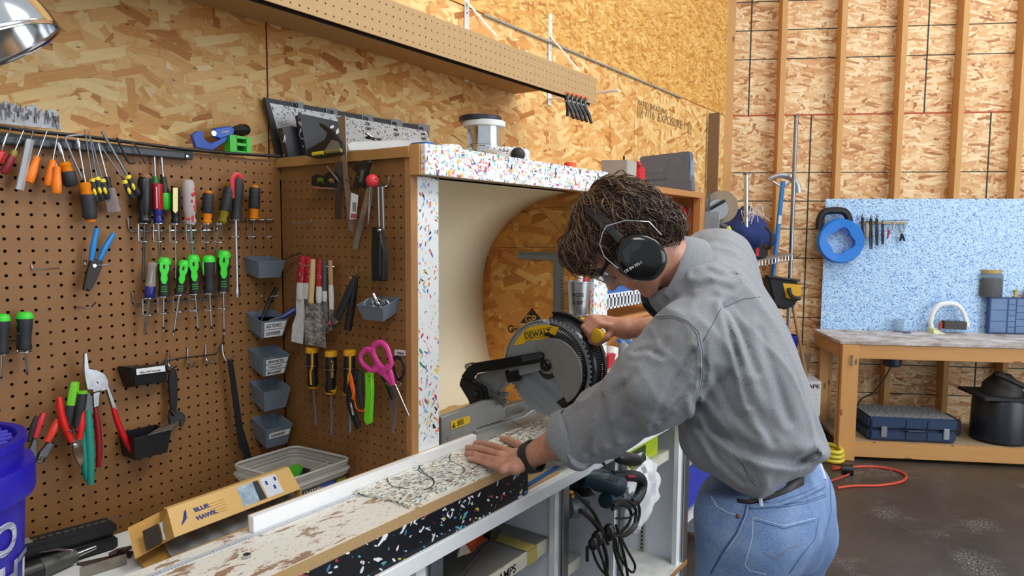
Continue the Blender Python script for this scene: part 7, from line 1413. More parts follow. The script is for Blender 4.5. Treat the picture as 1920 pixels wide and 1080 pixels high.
def sdf_mesh(fn, lo, hi, h, blk=12):
    lo = np.array(lo); n = np.ceil((np.array(hi)-lo)/h/blk).astype(int)*blk; G = np.full(n+1, 1., np.float32)
    bi = np.stack(np.meshgrid(*[np.arange(0, n[i], blk) for i in range(3)], indexing='ij'), -1).reshape(-1, 3)
    dc = fn(lo+(bi+blk/2)*h); rad = blk*h*.95
    for b in bi[dc < -rad]: G[b[0]:b[0]+blk+1, b[1]:b[1]+blk+1, b[2]:b[2]+blk+1] = -1
    loc = np.stack(np.meshgrid(*[np.arange(blk+1)]*3, indexing='ij'), -1).reshape(-1, 3)
    act = bi[np.abs(dc) <= rad]
    for s in range(0, len(act), 60):
        bs = act[s:s+60]; pts = (bs[:, None, :]+loc[None]).reshape(-1, 3); v = fn(lo+pts*h); G[pts[:, 0], pts[:, 1], pts[:, 2]] = v
    g = G[:-1, :-1, :-1]; ins = G < 0; cnt = sum(ins[a:n[0]+a, b:n[1]+b, c:n[2]+c].astype(np.int8) for a in (0, 1) for b in (0, 1) for c in (0, 1))
    cells = np.argwhere((cnt > 0) & (cnt < 8)); idx = np.full(n, -1, np.int64); idx[tuple(cells.T)] = np.arange(len(cells))
    acc = np.zeros((len(cells), 3)); num = np.zeros(len(cells)); cs = [(a, b, c) for a in (0, 1) for b in (0, 1) for c in (0, 1)]
    for i, ca in enumerate(cs):
        for cb in cs[i+1:]:
            if sum(abs(x-y) for x, y in zip(ca, cb)) != 1: continue
            va = G[cells[:, 0]+ca[0], cells[:, 1]+ca[1], cells[:, 2]+ca[2]]; vb = G[cells[:, 0]+cb[0], cells[:, 1]+cb[1], cells[:, 2]+cb[2]]; m = (va < 0) != (vb < 0)
            t = np.where(m, va/np.where(m, va-vb, 1), 0); pt = np.array(ca)+t[:, None]*(np.array(cb)-np.array(ca)); acc[m] += pt[m]; num[m] += 1
    vs = lo+(cells+acc/num[:, None])*h; fs = []
    for ax in range(3):
        u, w_ = [(1, 2), (2, 0), (0, 1)][ax]; e = np.zeros(3, int); e[ax] = 1
        A = ins[:n[0], :n[1], :n[2]]; Bm = ins[e[0]:n[0]+e[0], e[1]:n[1]+e[1], e[2]:n[2]+e[2]]
        q = np.argwhere(A != Bm); q = q[(q[:, u] > 0) & (q[:, w_] > 0)]; du = np.zeros(3, int); du[u] = 1; dw = np.zeros(3, int); dw[w_] = 1
        f = np.stack([idx[tuple((q-du-dw).T)], idx[tuple((q-dw).T)], idx[tuple(q.T)], idx[tuple((q-du).T)]], 1); s = A[tuple(q.T)]
        f = np.where(s[:, None], f, f[:, ::-1]); fs.append(f[(f >= 0).all(1)])
    return vs, np.concatenate(fs)
def relax(vs, fs, it):
    e = np.concatenate([fs[:, [0, 1]], fs[:, [1, 2]], fs[:, [2, 3]], fs[:, [3, 0]]]); e = np.concatenate([e, e[:, ::-1]])
    cnt = np.bincount(e[:, 0], minlength=len(vs))[:, None]
    for i in range(it):
        a = np.stack([np.bincount(e[:, 0], vs[e[:, 1], k], len(vs)) for k in range(3)], 1)/np.maximum(cnt, 1); vs = vs+(a-vs)*(.5 if i % 2 == 0 else -.52 if it > 3 else .5)
    return vs
def npmesh(nm, vs, fs, m, root):
    me = bpy.data.meshes.new(nm); me.vertices.add(len(vs)); me.vertices.foreach_set('co', vs.astype(np.float32).ravel()); me.loops.add(len(fs)*4); me.loops.foreach_set('vertex_index', fs.astype(np.int32).ravel())
    me.polygons.add(len(fs)); me.polygons.foreach_set('loop_start', np.arange(0, len(fs)*4, 4, dtype=np.int32)); me.polygons.foreach_set('loop_total', np.full(len(fs), 4, np.int32)); me.update(calc_edges=True)
    me.materials.append(m); return finish(nm, me, root, 180)
# ---- pose
pel = DD(1440, 950, 1.66)
man = T('person', (pel[0], pel[1], 0), 'man in grey shirt, blue jeans and black earmuffs bending over the saw', 'person')
# head frame
Hc = DD(1166, 446, 1.50); hf = vn(-.45*nRT-.89*nUP+.10*nFW); hs = -nFW; hs = vn(hs-hf*(hs@hf)); hu = np.cross(hs, hf); hu = hu if hu@(-.75*nRT+.66*nUP) > 0 else -hu
def HP(f, u, s): return Hc+hf*f+hu*u+hs*s
# left hand on the sheet
zs = ZP+.0075; wrL = DD(990, 858, 1.665); 
def S_(x, y, dz): return np.array(P(x, y, 'z', zs+dz))
fingL = [[S_(944, 880, .022), S_(918, 870, .018), S_(896, 863, .011), S_(879, 860, .007)], [S_(938, 866, .030), S_(910, 858, .024), S_(890, 852, .013), S_(875, 850, .007)], [S_(940, 854, .034), S_(912, 845, .027), S_(892, 840, .015), S_(876, 839, .007)], [S_(948, 846, .033), S_(924, 836, .026), S_(906, 832, .014), S_(892, 830, .007)]]
thL = [S_(985, 846, .026), S_(972, 834, .018), S_(956, 826, .010), S_(942, 822, .007)]
shL, elL = DD(1296, 636, 1.42), DD(1200, 750, 1.50)
shR, elR, wrR = DD(1338, 500, 1.72), DD(1322, 606, 1.90), DD(1172, 617, 1.945)
gA, gB_ = np.array(P(1121, 627, 'x', 1.70)), np.array(P(1098, 606, 'x', 1.76)); gd = vn(gB_-gA)
GC = gA+(gB_-gA)*.35
# fist of the right hand around the handle: frame = grip axis, towards wrist, third
gw = vn(wrR-GC-gd*((wrR-GC)@gd)); gn = np.cross(gd, gw)
if gn@nUP < 0: gn = -gn
fR = []
for i, o in enumerate((-.034, -.012, .010, .030)):
    c = GC+gd*o; rr_h = .026
    fR.append([c+gw*.040+gn*.016, c+gw*.006+gn*.030, c-gw*.024+gn*.012, c-gw*.020-gn*.016, c+gw*.002-gn*.026])
thR = [GC+gw*.045-gd*.0+gn*.0-gd*.035, GC+gw*.02-gd*.046-gn*.01, GC-gw*.008-gd*.044-gn*.022]
def body_fn(p):
    d = ell(p, HP(-.012, .028, 0), (hf, hu, hs), (.093, .092, .074))                    # skull
    d = smin(d, ell(p, HP(.040, -.042, 0), (hf, hu, hs), (.052, .070, .056)), .03)      # face
    d = smin(d, cap(p, HP(.012, -.070, .044), HP(.066, -.100, .012), .017, .016), .02); d = smin(d, cap(p, HP(.012, -.070, -.044), HP(.066, -.100, -.012), .017, .016), .02)
    d = smin(d, ell(p, HP(.074, -.104, 0), (hf, hu, hs), (.018, .016, .020)), .012)     # chin
    d = smin(d, cap(p, HP(.084, .004, 0), HP(.104, -.030, 0), .007, .0105), .010)       # nose
    d = smin(d, cap(p, HP(.094, -.034, .010), HP(.094, -.034, -.010), .007, .007), .006)
    d = smin(d, cap(p, HP(.076, .016, .036), HP(.084, .014, .0), .009, .008), .012); d = smin(d, cap(p, HP(.076, .016, -.036), HP(.084, .014, 0), .009, .008), .012)
    for s in (1, -1): d = -smin(-d, ell(p, HP(.088, -.002, s*.031), (hf, hu, hs), (.012, .010, .014)), .008)
    for s in (1, -1): d = smin(d, ell(p, HP(.074, -.002, s*.031), (hf, hu, hs), (.0125, .0125, .0125)), .002)
    d = smin(d, cap(p, HP(.088, -.060, .018), HP(.088, -.060, -.018), .0055, .0055), .005); d = smin(d, cap(p, HP(.087, -.071, .015), HP(.087, -.071, -.015), .006, .006), .004)
    for s in (1, -1): d = smin(d, ell(p, HP(.004, -.020, s*.076), (hf, hu, hs), (.018, .030, .008)), .006)
    nb = DD(1292, 528, 1.58)
    d = smin(d, cap(p, HP(-.020, -.050, 0), nb, .056, .062), .025)
    d = smin(d, cap(p, DD(1325, 560, 1.53), DD(1345, 525, 1.68), .05, .05), .04); d = smin(d, cap(p, DD(1345, 575, 1.60), DD(1425, 880, 1.63), .06, .06), .03)
    d = smin(d, cap(p, DD(1420, 955, 1.60), DD(1460, 955, 1.70), .08, .08), .04)
    # arms
    d = smin(d, cap(p, shL, elL, .055, .042), .03); d = smin(d, cap(p, elL, DD(1100, 800, 1.57), .041, .042), .02); d = smin(d, cap(p, DD(1100, 800, 1.57), wrL, .042, .0275), .01)
    d = smin(d, cap(p, shR, elR, .046, .042), .02); d = smin(d, cap(p, elR, wrR, .042, .027), .015)
    # left hand
    pm = S_(962, 868, .024); kn = S_(944, 862, .026)
    d = smin(d, cap(p, wrL, S_(968, 856, .026), .026, .021), .012); d = smin(d, cap(p, wrL, S_(966, 878, .018), .022, .017), .012)
    for f in fingL: d = smin(d, cap(p, S_(974, 868, .020), f[0], .019, .0125), .008)
    for c, fg in enumerate((fingL)):
        r_ = (.0082, .0092, .0096, .0092)[c]
        e = cap(p, fg[0], fg[1], r_*1.18, r_); e = smin(e, cap(p, fg[1], fg[2], r_, r_*.95), .002); e = smin(e, cap(p, fg[2], fg[3], r_*.95, r_*.8), .002); d = smin(d, e, .0035)
    e = cap(p, wrL+0, thL[0], .018, .013); e = smin(e, cap(p, thL[0], thL[1], .0125, .011), .004); e = smin(e, cap(p, thL[1], thL[2], .011, .010), .002); e = smin(e, cap(p, thL[2], thL[3], .010, .0085), .002); d = smin(d, e, .008)
    # right hand closed on the handle
    for o in (-.032, -.010, .012, .030): d = smin(d, cap(p, wrR, GC+gd*o+gw*.040+gn*.012, .024, .016), .012)
    for c, fg in enumerate(fR):
        r_ = (.0095, .0098, .0096, .0085)[c]; e = cap(p, fg[0], fg[1], r_*1.25, r_*1.1)
        for k_ in range(1, len(fg)-1): e = smin(e, cap(p, fg[k_], fg[k_+1], r_*1.08, r_), .002)
        d = smin(d, e, .003)
    e = cap(p, wrR, thR[0], .02, .014); e = smin(e, cap(p, thR[0], thR[1], .0125, .011), .003); e = smin(e, cap(p, thR[1], thR[2], .011, .009), .003); return smin(d, e, .006)
n = NT('skin'); co = n.coord('Object'); sk = n.mix(n.ramp(n.noise(co, 30, 4, .6), [(.3, 0.), (.7, 1.)]), lin('b07a62'), lin('cf9f84')); sk = n.mix(n.math('MULTIPLY', n.noise(co, 9, 2), .35), sk, lin('b4604e'))
n.out(sk, .48); n.b.inputs['Subsurface Weight'].default_value = .12; n.b.inputs['Subsurface Radius'].default_value = (.012, .005, .003); n.b.inputs['Subsurface Scale'].default_value = .5; n.bump(n.noise(co, 420, 3), .12, .0006); m_skin = n.m
allp = np.array([Hc, pel, wrL, wrR, shL, shR, elR, elL]+[f[3] for f in fingL]); lo = allp.min(0)-.17; hi = allp.max(0)+.17
vs, fs = sdf_mesh(body_fn, lo, hi, .0032); npmesh('body', relax(vs, fs, 2), fs, m_skin, man)
# ---- shirt
cuff = DD(1068, 826, 1.605)
ax_arm = vn(cuff-elL)
P1, P2 = DD(1228, 716, 1.44), DD(1148, 782, 1.535)
CREASE = [([(1354, 574), (1368, 620), (1390, 700), (1404, 760)], .0075, 4.5), ([(1362, 572), (1390, 625), (1420, 700)], .005, 5), ([(1302, 752), (1335, 800), (1385, 842), (1440, 862), (1492, 868), (1530, 850)], .010, 6.5),
    ([(1318, 640), (1322, 700), (1308, 752)], .006, 4), ([(1300, 760), (1310, 800), (1345, 860), (1395, 905)], .005, 5), ([(1300, 660), (1262, 720), (1225, 800)], .006, 6), ([(1310, 700), (1280, 745), (1240, 790)], .006, 5), ([(1250, 640), (1210, 690), (1150, 740)], .004, 6),
    ([(1190, 660), (1215, 655), (1240, 668)], .006, 4), ([(1300, 515), (1325, 505), (1355, 520), (1380, 515)], .006, 5), ([(1310, 540), (1340, 530), (1370, 545)], .005, 5), ([(1425, 620), (1450, 700), (1480, 790)], .005, 7), ([(1400, 720), (1425, 790), (1450, 830)], .005, 7), ([(1340, 700), (1370, 770), (1420, 820)], .005, 6), ([(1130, 745), (1120, 800), (1100, 850)], .005, 5), ([(1170, 720), (1160, 780), (1145, 830)], .004, 6)]
def shirt_fn(p):
    d = cap(p, DD(1324, 560, 1.50), DD(1348, 506, 1.70), .080, .078)
    d = smin(d, cap(p, DD(1358, 620, 1.52), DD(1378, 592, 1.72), .098, .096), .06)
    d = smin(d, cap(p, DD(1384, 705, 1.50), DD(1400, 682, 1.72), .122, .120), .06)
    d = smin(d, cap(p, DD(1404, 785, 1.53), DD(1422, 775, 1.74), .135, .130), .05)
    d = smin(d, cap(p, DD(1398, 838, 1.50), DD(1420, 830, 1.66), .100, .10), .04)
    d = smin(d, ell(p, DD(1474, 826, 1.60), (nRT, nUP, nFW), (.066, .062, .13)), .04)
    d = smin(d, cap(p, DD(1340, 820, 1.54), DD(1408, 896, 1.545), .060, .030), .05)
    d = np.maximum(d, (p-DD(1450, 910, 1.60))@(.46*nRT-.89*nUP)+.004*np.sin(p@nRT*60)); d = np.maximum(d, (p-DD(1380, 913, 1.55))@(-.49*nRT-.87*nUP))
    d = smin(d, cap(p, DD(1262, 540, 1.55), DD(1300, 560, 1.56), .05, .06), .05)
    a = cap(p, DD(1304, 640, 1.43), P1, .090, .082); a = smin(a, cap(p, P1, P2, .082, .072), .03); a = smin(a, cap(p, P2, DD(1085, 818, 1.59), .072, .064), .02)
    d = smin(d, a, .022)
    e = cap(p, shR, DD(1325, 580, 1.84), .080, .070); d = smin(d, e, .075)
    # cloth folds
    t = np.clip(((p-DD(1300, 640, 1.42))@(cuff-DD(1300, 640, 1.42)))/((cuff-DD(1300, 640, 1.42))@(cuff-DD(1300, 640, 1.42))), -.3, 1.2)
    rel = p-DD(1360, 560, 1.5); tors = vn(DD(1430, 880, 1.6)-DD(1350, 560, 1.55))
    fold = waves(p, 3, 46, 9, tors)*.0075+waves(p, 5, 95, 7, tors)*.0028+waves(p, 8, 30, 6)*.004
    def cre(sd, fr, st, wd=.13): q = waves(p, sd, fr, 6, st); return np.exp(-(q/wd)**2)
    fold = fold+cre(41, 30, tors)*.0075*(.6+.4*waves(p, 43, 20))+cre(42, 48, vn(tors+.5*nRT))*.0035
    arm = waves(p, 12, 60, 8, vn(.5*nRT+.8*nUP))*.007+waves(p, 13, 120, 7)*.002+cre(44, 42, vn(.75*nRT-.6*nUP))*.006+cre(45, 55, vn(.3*nRT+.9*nUP))*.0045
    w_ = 1/(1+np.exp(-(d-a)*-80)); w_ = np.clip((d-a+.03)/.05, 0, 1)
    isarm = np.clip(1-(a-d)/.03, 0, 1)*np.clip(t*2.2, 0, 1)
    # pleat running down from the yoke and the sag across the lower back
    pa_, pb_ = DD(1354, 578, 1.43), DD(1420, 800, 1.44); s_ = np.clip(((p-pa_)@(pb_-pa_))/((pb_-pa_)@(pb_-pa_)), 0, 1); dist = np.linalg.norm(p-pa_-s_[:, None]*(pb_-pa_), axis=1)
    side = (p-pa_)@vn(nRT); pl_ = -.010*np.exp(-(dist/.014)**2)*(1-s_)+.008*np.exp(-((dist-.022)/.012)**2)*(1-s_)
    q_ = (p@nUP)-(DD(1440, 838, 1.5)@nUP)+.35*((p@nRT)-(DD(1440, 838, 1.5)@nRT)); sag = .010*np.exp(-(q_/.012)**2)-.006*np.exp(-((q_-.03)/.018)**2)
    rp = p-np.array(CAM); dz_ = rp@nFW; sx_ = 960+F*(rp@nRT)/dz_; sy_ = 540-F*(rp@nUP)/dz_; near = 1/(1+np.exp((dz_-1.60)*60)); cr = 0
    for pl__, am_, w__ in CREASE:
        best = np.full(len(p), 1e9); sg = np.zeros(len(p))
        for (x0, y0), (x1, y1) in zip(pl__, pl__[1:]):
            ux, uy = x1-x0, y1-y0; L2 = ux*ux+uy*uy; tt = np.clip(((sx_-x0)*ux+(sy_-y0)*uy)/L2, 0, 1); ex, ey = sx_-x0-tt*ux, sy_-y0-tt*uy; dd = np.hypot(ex, ey); m_ = dd < best; best = np.where(m_, dd, best); sg = np.where(m_, np.sign(ux*ey-uy*ex), sg)
        s_d = best*sg; cr = cr+am_*(np.exp(-(s_d/w__)**2)-.85*np.exp(-((s_d-2.1*w__)/(1.5*w__))**2)-.3*np.exp(-((s_d+2.2*w__)/(1.6*w__))**2))
    d = d+cr*near
    d = d-(fold*(1-isarm)*1.05+arm*isarm*1.2)+pl_*0.8+sag*(1-isarm)*.8
    # openings: sleeve end, neck, hem
    d = np.maximum(d, (p-cuff)@vn(cuff-P2)-.004)
    d = np.maximum(d, -cap(p, cuff-vn(cuff-P2)*.05, cuff+vn(cuff-P2)*.1, .052, .056))
    eR = DD(1325, 580, 1.84)
    return np.maximum(d, -(cap(p, HP(-.02, -.05, 0), DD(1280, 520, 1.565), .066, .070)))
n = NT('grey_chambray'); co = n.coord('Object'); f1 = n.noise(co, 900, 2, .8); f2 = n.noise(co, 14, 3)
cc = n.mix(n.ramp(f1, [(.36, 0.), (.64, 1.)]), lin('5f6369'), lin('a0a4aa')); cc = n.mix(n.math('MULTIPLY', f2, .25), cc, lin('85888c')); n.out(cc, .9); n.b.inputs['Sheen Weight'].default_value = .15; n.bump(n.noise(co, 700, 2), .35, .0006); m_sh = n.m
pts_ = np.array([DD(1060, 820, 1.6), DD(1300, 640, 1.4), DD(1345, 430, 1.7), DD(1550, 850, 1.6), DD(1400, 950, 1.5), DD(1325, 600, 1.95), DD(1250, 540, 1.5)])
vs, fs = sdf_mesh(shirt_fn, pts_.min(0)-.17, pts_.max(0)+.17, .0052); vs = relax(vs, fs, 2); shirt = npmesh('shirt', vs, fs, m_sh, man)
from mathutils.bvhtree import BVHTree
def bvh(vs, fs): return BVHTree.FromPolygons([tuple(v) for v in vs], [tuple(int(i) for i in f) for f in fs])
bs_ = bvh(vs, fs)
def hit(b, x, y, off=.001):
    r = ray(x, y).normalized(); h = b.ray_cast(CAM, r)
    return (h[0]-r*off) if h[0] is not None else None
def seam(b, px, nm, m, r=.0011, off=.0004, n=10, fl=.6):
    out = []
    for i in range(len(px)-1):
        for j in range(n): t = j/n; h = hit(b, px[i][0]+(px[i+1][0]-px[i][0])*t, px[i][1]+(px[i+1][1]-px[i][1])*t, off); out.append(h)
    out = [o for o in out if o is not None]; run = [out[0]]
    for o in out[1:]:
        if (o-run[-1]).length < .05: run.append(o)
    if len(run) > 3: return MB().tube(run, r, 5, flat=fl).build(nm, m, man)
m_seam = M('55595f', .9, 0, .1, 200); m_seam2 = M('a4a8ad', .9, 0, .1, 200)
for dd_ in (0, 4): seam(bs_, [(1229+dd_, 594+dd_), (1262, 592+dd_), (1290, 602+dd_), (1310-dd_, 622+dd_), (1317-dd_, 660), (1318-dd_, 705), (1310-dd_, 745)], 'shoulder_seam', m_seam, .0009)
seam(bs_, [(1310, 470), (1330, 520), (1352, 576), (1370, 590)], 'yoke_seam', m_seam, .0006); seam(bs_, [(1318, 640), (1335, 610), (1352, 578), (1395, 560), (1432, 556)], 'yoke_seam', m_seam, .0009)
seam(bs_, [(1392, 868), (1402, 895), (1420, 915)], 'tail_seam', m_seam, .0008); seam(bs_, [(1375, 850), (1398, 880), (1416, 905)], 'tail_seam', m_seam, .0008)
# collar: folded band around the neck
nc = DD(1262, 520, 1.545); na = vn(DD(1205, 480, 1.53)-DD(1300, 530, 1.57)); c1_ = vn(np.cross(na, nFW)); c1_ = c1_ if c1_@nUP > 0 else -c1_; c2_ = np.cross(na, c1_)
rows = []
for (h_, r_, z_) in ((-.018, .082, 0), (.012, .080, 0), (.030, .074, .0), (.036, .076, 0), (.030, .083, 0), (.006, .092, 0), (-.022, .100, 0), (-.026, .098, 0), (-.018, .088, 0)):
    row = []
    for j in range(45):
        a = -2.55+5.1*j/44+.4; st = abs(j-22)/22; hh_ = h_-(.018*st if h_ < 0 else 0); row.append(V(nc+na*hh_+c1_*(r_*cos(a)*1.08)+c2_*(r_*.86*sin(a))))
    rows.append(row)
MB().grid(rows).build('collar', m_sh, man, 60, sub=1)
# rolled cuff
cn = vn(cuff-P2); k1 = vn(np.cross(cn, nFW)); k2 = np.cross(cn, k1); rows = []
for (h_, r_) in ((.010, .060), (.012, .066), (.006, .073), (-.02, .075), (-.038, .073), (-.044, .069), (-.034, .064), (-.01, .060), (.010, .060)):
    rows.append([V(cuff+cn*h_*(1+.25*sin(3*a_+1))+k1*(cos(a_)*(r_+.004*sin(4*a_+h_*90)))+k2*(sin(a_)*(r_+.003*sin(3*a_)))) for a_ in [2*pi*j/40 for j in range(40)]])
MB().grid(rows, closed=True).build('rolled_cuff', m_sh, man, 60, sub=1)
MB().tube(smoothpts([V(DD(1062, 846, 1.54)), V(DD(1078, 868, 1.53)), V(DD(1092, 872, 1.54)), V(DD(1096, 860, 1.55)), V(DD(1086, 855, 1.545))], 5), [.006]*4+[.011]*13+[.010]*4, 10, flat=.55).build('cuff_flap', m_sh, man)
# ---- jeans
def jean_fn(p):
    d = cap(p, DD(1418, 935, 1.57), DD(1468, 925, 1.72), .118, .118)
    d = smin(d, cap(p, DD(1420, 985, 1.555), DD(1468, 985, 1.74), .124, .124), .04)
    kL, kR = KL, KR
    d = smin(d, cap(p, DD(1400, 1000, 1.53), kL, .105, .068), .05); d = smin(d, cap(p, DD(1474, 1000, 1.76), kR, .105, .068), .04)
    d = smin(d, cap(p, kL, AL, .068, .052), .03); d = smin(d, cap(p, kR, AR, .068, .052), .03)
    d = d-(waves(p, 21, 50, 8)*.0035+waves(p, 22, 110, 7)*.0012)
    tp = np.array(DD(1440, 905, 1.6)); nu = vn(nUP*1.0-nRT*.30)
    return np.maximum(np.maximum(d, (p-tp)@nu-.040), -(p[:, 2]-.07))
KL = DD(1352, 1190, 1.56); KR = DD(1470, 1200, 1.80)
AL = np.array([KL[0]+.04, KL[1]-.06, .07]); AR = np.array([KR[0]+.05, KR[1]-.04, .07])
print('knees', KL, KR)
n = NT('blue_denim'); co = n.coord('Object'); f1 = n.noise(n.coord('Object', 0, (260, 260, 900)), 1, 2, .7); f2 = n.noise(co, 9, 4, .6)
cc = n.mix(n.ramp(f1, [(.3, 0.), (.7, 1.)]), lin('3f5f92'), lin('7f9cc6')); cc = n.mix(n.math('MULTIPLY', n.ramp(f2, [(.4, 0.), (.7, 1.)]), .55), cc, lin('93abcb')); n.out(cc, .85); n.bump(f1, .3, .0006); m_jn = n.m
pts_ = np.array([KL, KR, AL, AR, DD(1440, 900, 1.65)]); vs, fs = sdf_mesh(jean_fn, pts_.min(0)-.2, pts_.max(0)+.18, .0065); vs = relax(vs, fs, 2); npmesh('jeans', vs, fs, m_jn, man); bj = bvh(vs, fs)
m_js, m_jt = M('3a5584', .9, 0, .1, 200), M('b9c6d8', .8, 0, .1, 200)
for px_, nm, m_, r_ in (([(1400, 945), (1396, 965), (1380, 1000), (1355, 1035), (1330, 1080)], 'side_seam', m_js, .0022), ([(1403, 944), (1399, 966), (1384, 1001), (1359, 1037)], 'side_stitch', m_jt, .0007),
    ([(1412, 970), (1410, 1010), (1397, 1060), (1405, 1070), (1440, 1078)], 'pocket_seam', m_jt, .0009), ([(1412, 970), (1470, 986), (1535, 970)], 'pocket_top_seam', m_jt, .0011), ([(1412, 975), (1470, 991), (1534, 975)], 'pocket_top_stitch', m_js, .0009), ([(1535, 970), (1528, 1010), (1500, 1045), (1478, 1078)], 'pocket_seam', m_js, .0012),
    ([(1404, 934), (1460, 948), (1510, 940), (1553, 925)], 'yoke_stitch', m_js, .0011), ([(1404, 938), (1460, 952), (1510, 944), (1553, 929)], 'yoke_stitch', m_js, .0009), ([(1555, 890), (1558, 960), (1545, 1010)], 'rear_seam', m_js, .0015),
    ([(1333, 930), (1345, 950), (1362, 960), (1382, 966)], 'front_pocket_hem', m_jt, .0016), ([(1430, 1035), (1455, 1048), (1475, 1030), (1500, 1020)], 'arcuate_stitch', M('8a6f4c', .8), .0007)): seam(bj, px_, nm, m_, r_)
h = hit(bj, 1383, 968, .001)
if h: MB().ball(h, .0045, 10).build('rivet', M('8a4a34', .35, .8), man)
# belt and loops
def ringsurf(b, px, w_, nm, m, off=.003):
    rows = [[], []]
    for i in range(len(px)-1):
        for j in range(8):
            t = j/8; x, y = px[i][0]+(px[i+1][0]-px[i][0])*t, px[i][1]+(px[i+1][1]-px[i][1])*t
            a, c = hit(b, x, y-w_, off), hit(b, x, y+w_, off)
            if a is not None and c is not None and abs((a-CAM).length-(c-CAM).length) < .06: rows[0].append(a); rows[1].append(c)
    if len(rows[0]) > 2: MB().grid(rows).build(nm, m, man, 60, solid=.005)
ringsurf(bj, [(1345, 905), (1375, 925), (1405, 930), (1440, 922), (1480, 908), (1515, 892), (1545, 868)], 14, 'belt', M('241d1a', .5)); ringsurf(bj, [(1405, 950), (1460, 946), (1510, 928), (1550, 908)], 4, 'waistband', m_jn, .004)
for x0, y0, x1, y1 in ((1538, 870, 1548, 902), (1425, 930, 1428, 952)): seam(bj, [(x0, y0), (x1, y1)], 'belt_loop', m_jt, .004, .008)
for nm, a, s in (('shoe', AL, 1), ('shoe', AR, -1)):
    fwd = V((-.585, .811, 0)); c = V((a[0], a[1], .03)); mb = MB(); rows = []
    for i in range(11):
        t = i/10; x_ = -.075+.27*t; w_ = .034+.018*sin(pi*min(1, t*1.1)); hh_ = .085-.045*t if t > .25 else .10; rows.append([c+fwd*x_+V((fwd.y, -fwd.x, 0))*(w_*cos(q)*(1 if 0 < i < 10 else .5))+UZ*(max(-.028, (hh_-.03)*sin(q)) if 0 < i < 10 else .0) for q in [2*pi*j/16 for j in range(16)]])
    mb.grid(rows, closed=True).build(nm, M('3a3430', .6), man, 60, sub=1)
# ---- wrist band
wa = vn(DD(1040, 838, 1.62)-wrL); b1 = vn(np.cross(wa, nFW)); b2 = np.cross(wa, b1); rows = []
for h_, r_ in ((-.012, .0335), (-.011, .0375), (.013, .0405), (.014, .0365)): rows.append([V(wrL+wa*(h_+.010)-nUP*.002+b1*cos(q)*r_*1.0+b2*sin(q)*r_) for q in [2*pi*j/36 for j in range(36)]])
rows.append(rows[0]); MB().grid(rows, closed=True).build('wristband', m_blackm, man, 50)
# ---- hair: base volume and many curling locks
def hair_fn(p):
    d = ell(p, HP(-.020, .024, 0), (hf, hu, hs), (.102, .094, .086)); d = smin(d, ell(p, HP(-.058, -.035, 0), (hf, hu, hs), (.056, .070, .070)), .03); d = smin(d, ell(p, HP(.056, .060, 0), (hf, hu, hs), (.044, .046, .064)), .03)
    d = d-waves(p, 31, 75, 8)*.007-waves(p, 32, 160, 8)*.0035
    q = (p-Hc)@np.array([hf, hu, hs]).T; face = np.minimum(q[:, 0]-.052+.25*np.maximum(q[:, 1], -.02), .046-q[:, 1]); face2 = np.minimum(q[:, 0]-.012, -.040-q[:, 1]); return np.maximum(np.maximum(d, face), face2)
n = NT('dark_brown_hair'); co = n.coord('Object'); n.out(n.mix(n.noise(co, 60, 4, .7), lin('23170f'), lin('4f3828')), .42); n.b.inputs['Anisotropic'].default_value = .4; m_hr = n.m
n = NT('brown_hair_highlight'); co = n.coord('Object'); n.out(n.mix(n.noise(co, 60, 4, .7), lin('3a281b'), lin('7d5e44')), .38); m_hr2 = n.m
vs, fs = sdf_mesh(hair_fn, Hc-.22, Hc+.22, .006); hair = npmesh('hair', relax(vs, fs, 2), fs, m_hr, man); WB[hair.name] = V((0, 0, 0))
bh = bvh(vs, fs); r_ = random.Random(11); mbs = [MB(), MB()]; V3 = lambda a: V(a)
flow_c = HP(-.05, .12, 0)
cnt = 0
while cnt < 2600:
    dv = V((r_.gauss(0, 1), r_.gauss(0, 1), r_.gauss(0, 1))).normalized(); h = bh.ray_cast(V3(Hc)+dv*.3, -dv)
    if h[0] is None: continue
    p0, nr = h[0], h[1]; q = np.array([hf, hu, hs])@(np.array(p0)-Hc)
    if q[0] > .05 and q[1] < .03: continue
    if q[0] > .0 and q[1] < -.05: continue
    if (np.array(p0)-Hc)@hs < -.06 and r_.random() < .5: continue
    away = (p0-V3(flow_c)); tg = (away-nr*away.dot(nr)); 
    if tg.length < .01: continue
    tg.normalize(); bt3 = nr.cross(tg); tg = (tg+bt3*r_.uniform(-.8, .8)).normalized(); bt3 = nr.cross(tg)
    Ln = r_.uniform(.030, .065); am = r_.uniform(.004, .011); ph = r_.uniform(0, 6.28); tw = r_.uniform(.8, 1.7); pts = []; lift = r_.uniform(.0, .005)+(r_.uniform(.0, .010) if r_.random() < .25 else 0)
    for i in range(8):
        t = i/7; pts.append(p0+tg*(Ln*t-am*.6*sin(ph+tw*4*t))+bt3*(am*sin(ph+tw*3.3*t))+nr*(lift*sin(pi*t*.9)+.0022+am*.35*sin(ph*2+tw*4*t)-.045*(t*Ln/.1)**2*1.2))
    if any(((np.array([hf, hu, hs])@(np.array(p_)-Hc))[0] > .062 and (np.array([hf, hu, hs])@(np.array(p_)-Hc))[1] < .004) for p_ in pts): continue
    w_ = r_.uniform(.0008, .0023); mbs[0 if r_.random() < .62 else 1].tube(pts, [w_*.7, w_, w_, w_*.95, w_*.85, w_*.7, w_*.45, w_*.12], 5, flat=.6); cnt += 1
for mb, m_ in zip(mbs, (m_hr, m_hr2)): tag(mb.build('hair_locks', m_, man, 180), kind='stuff')
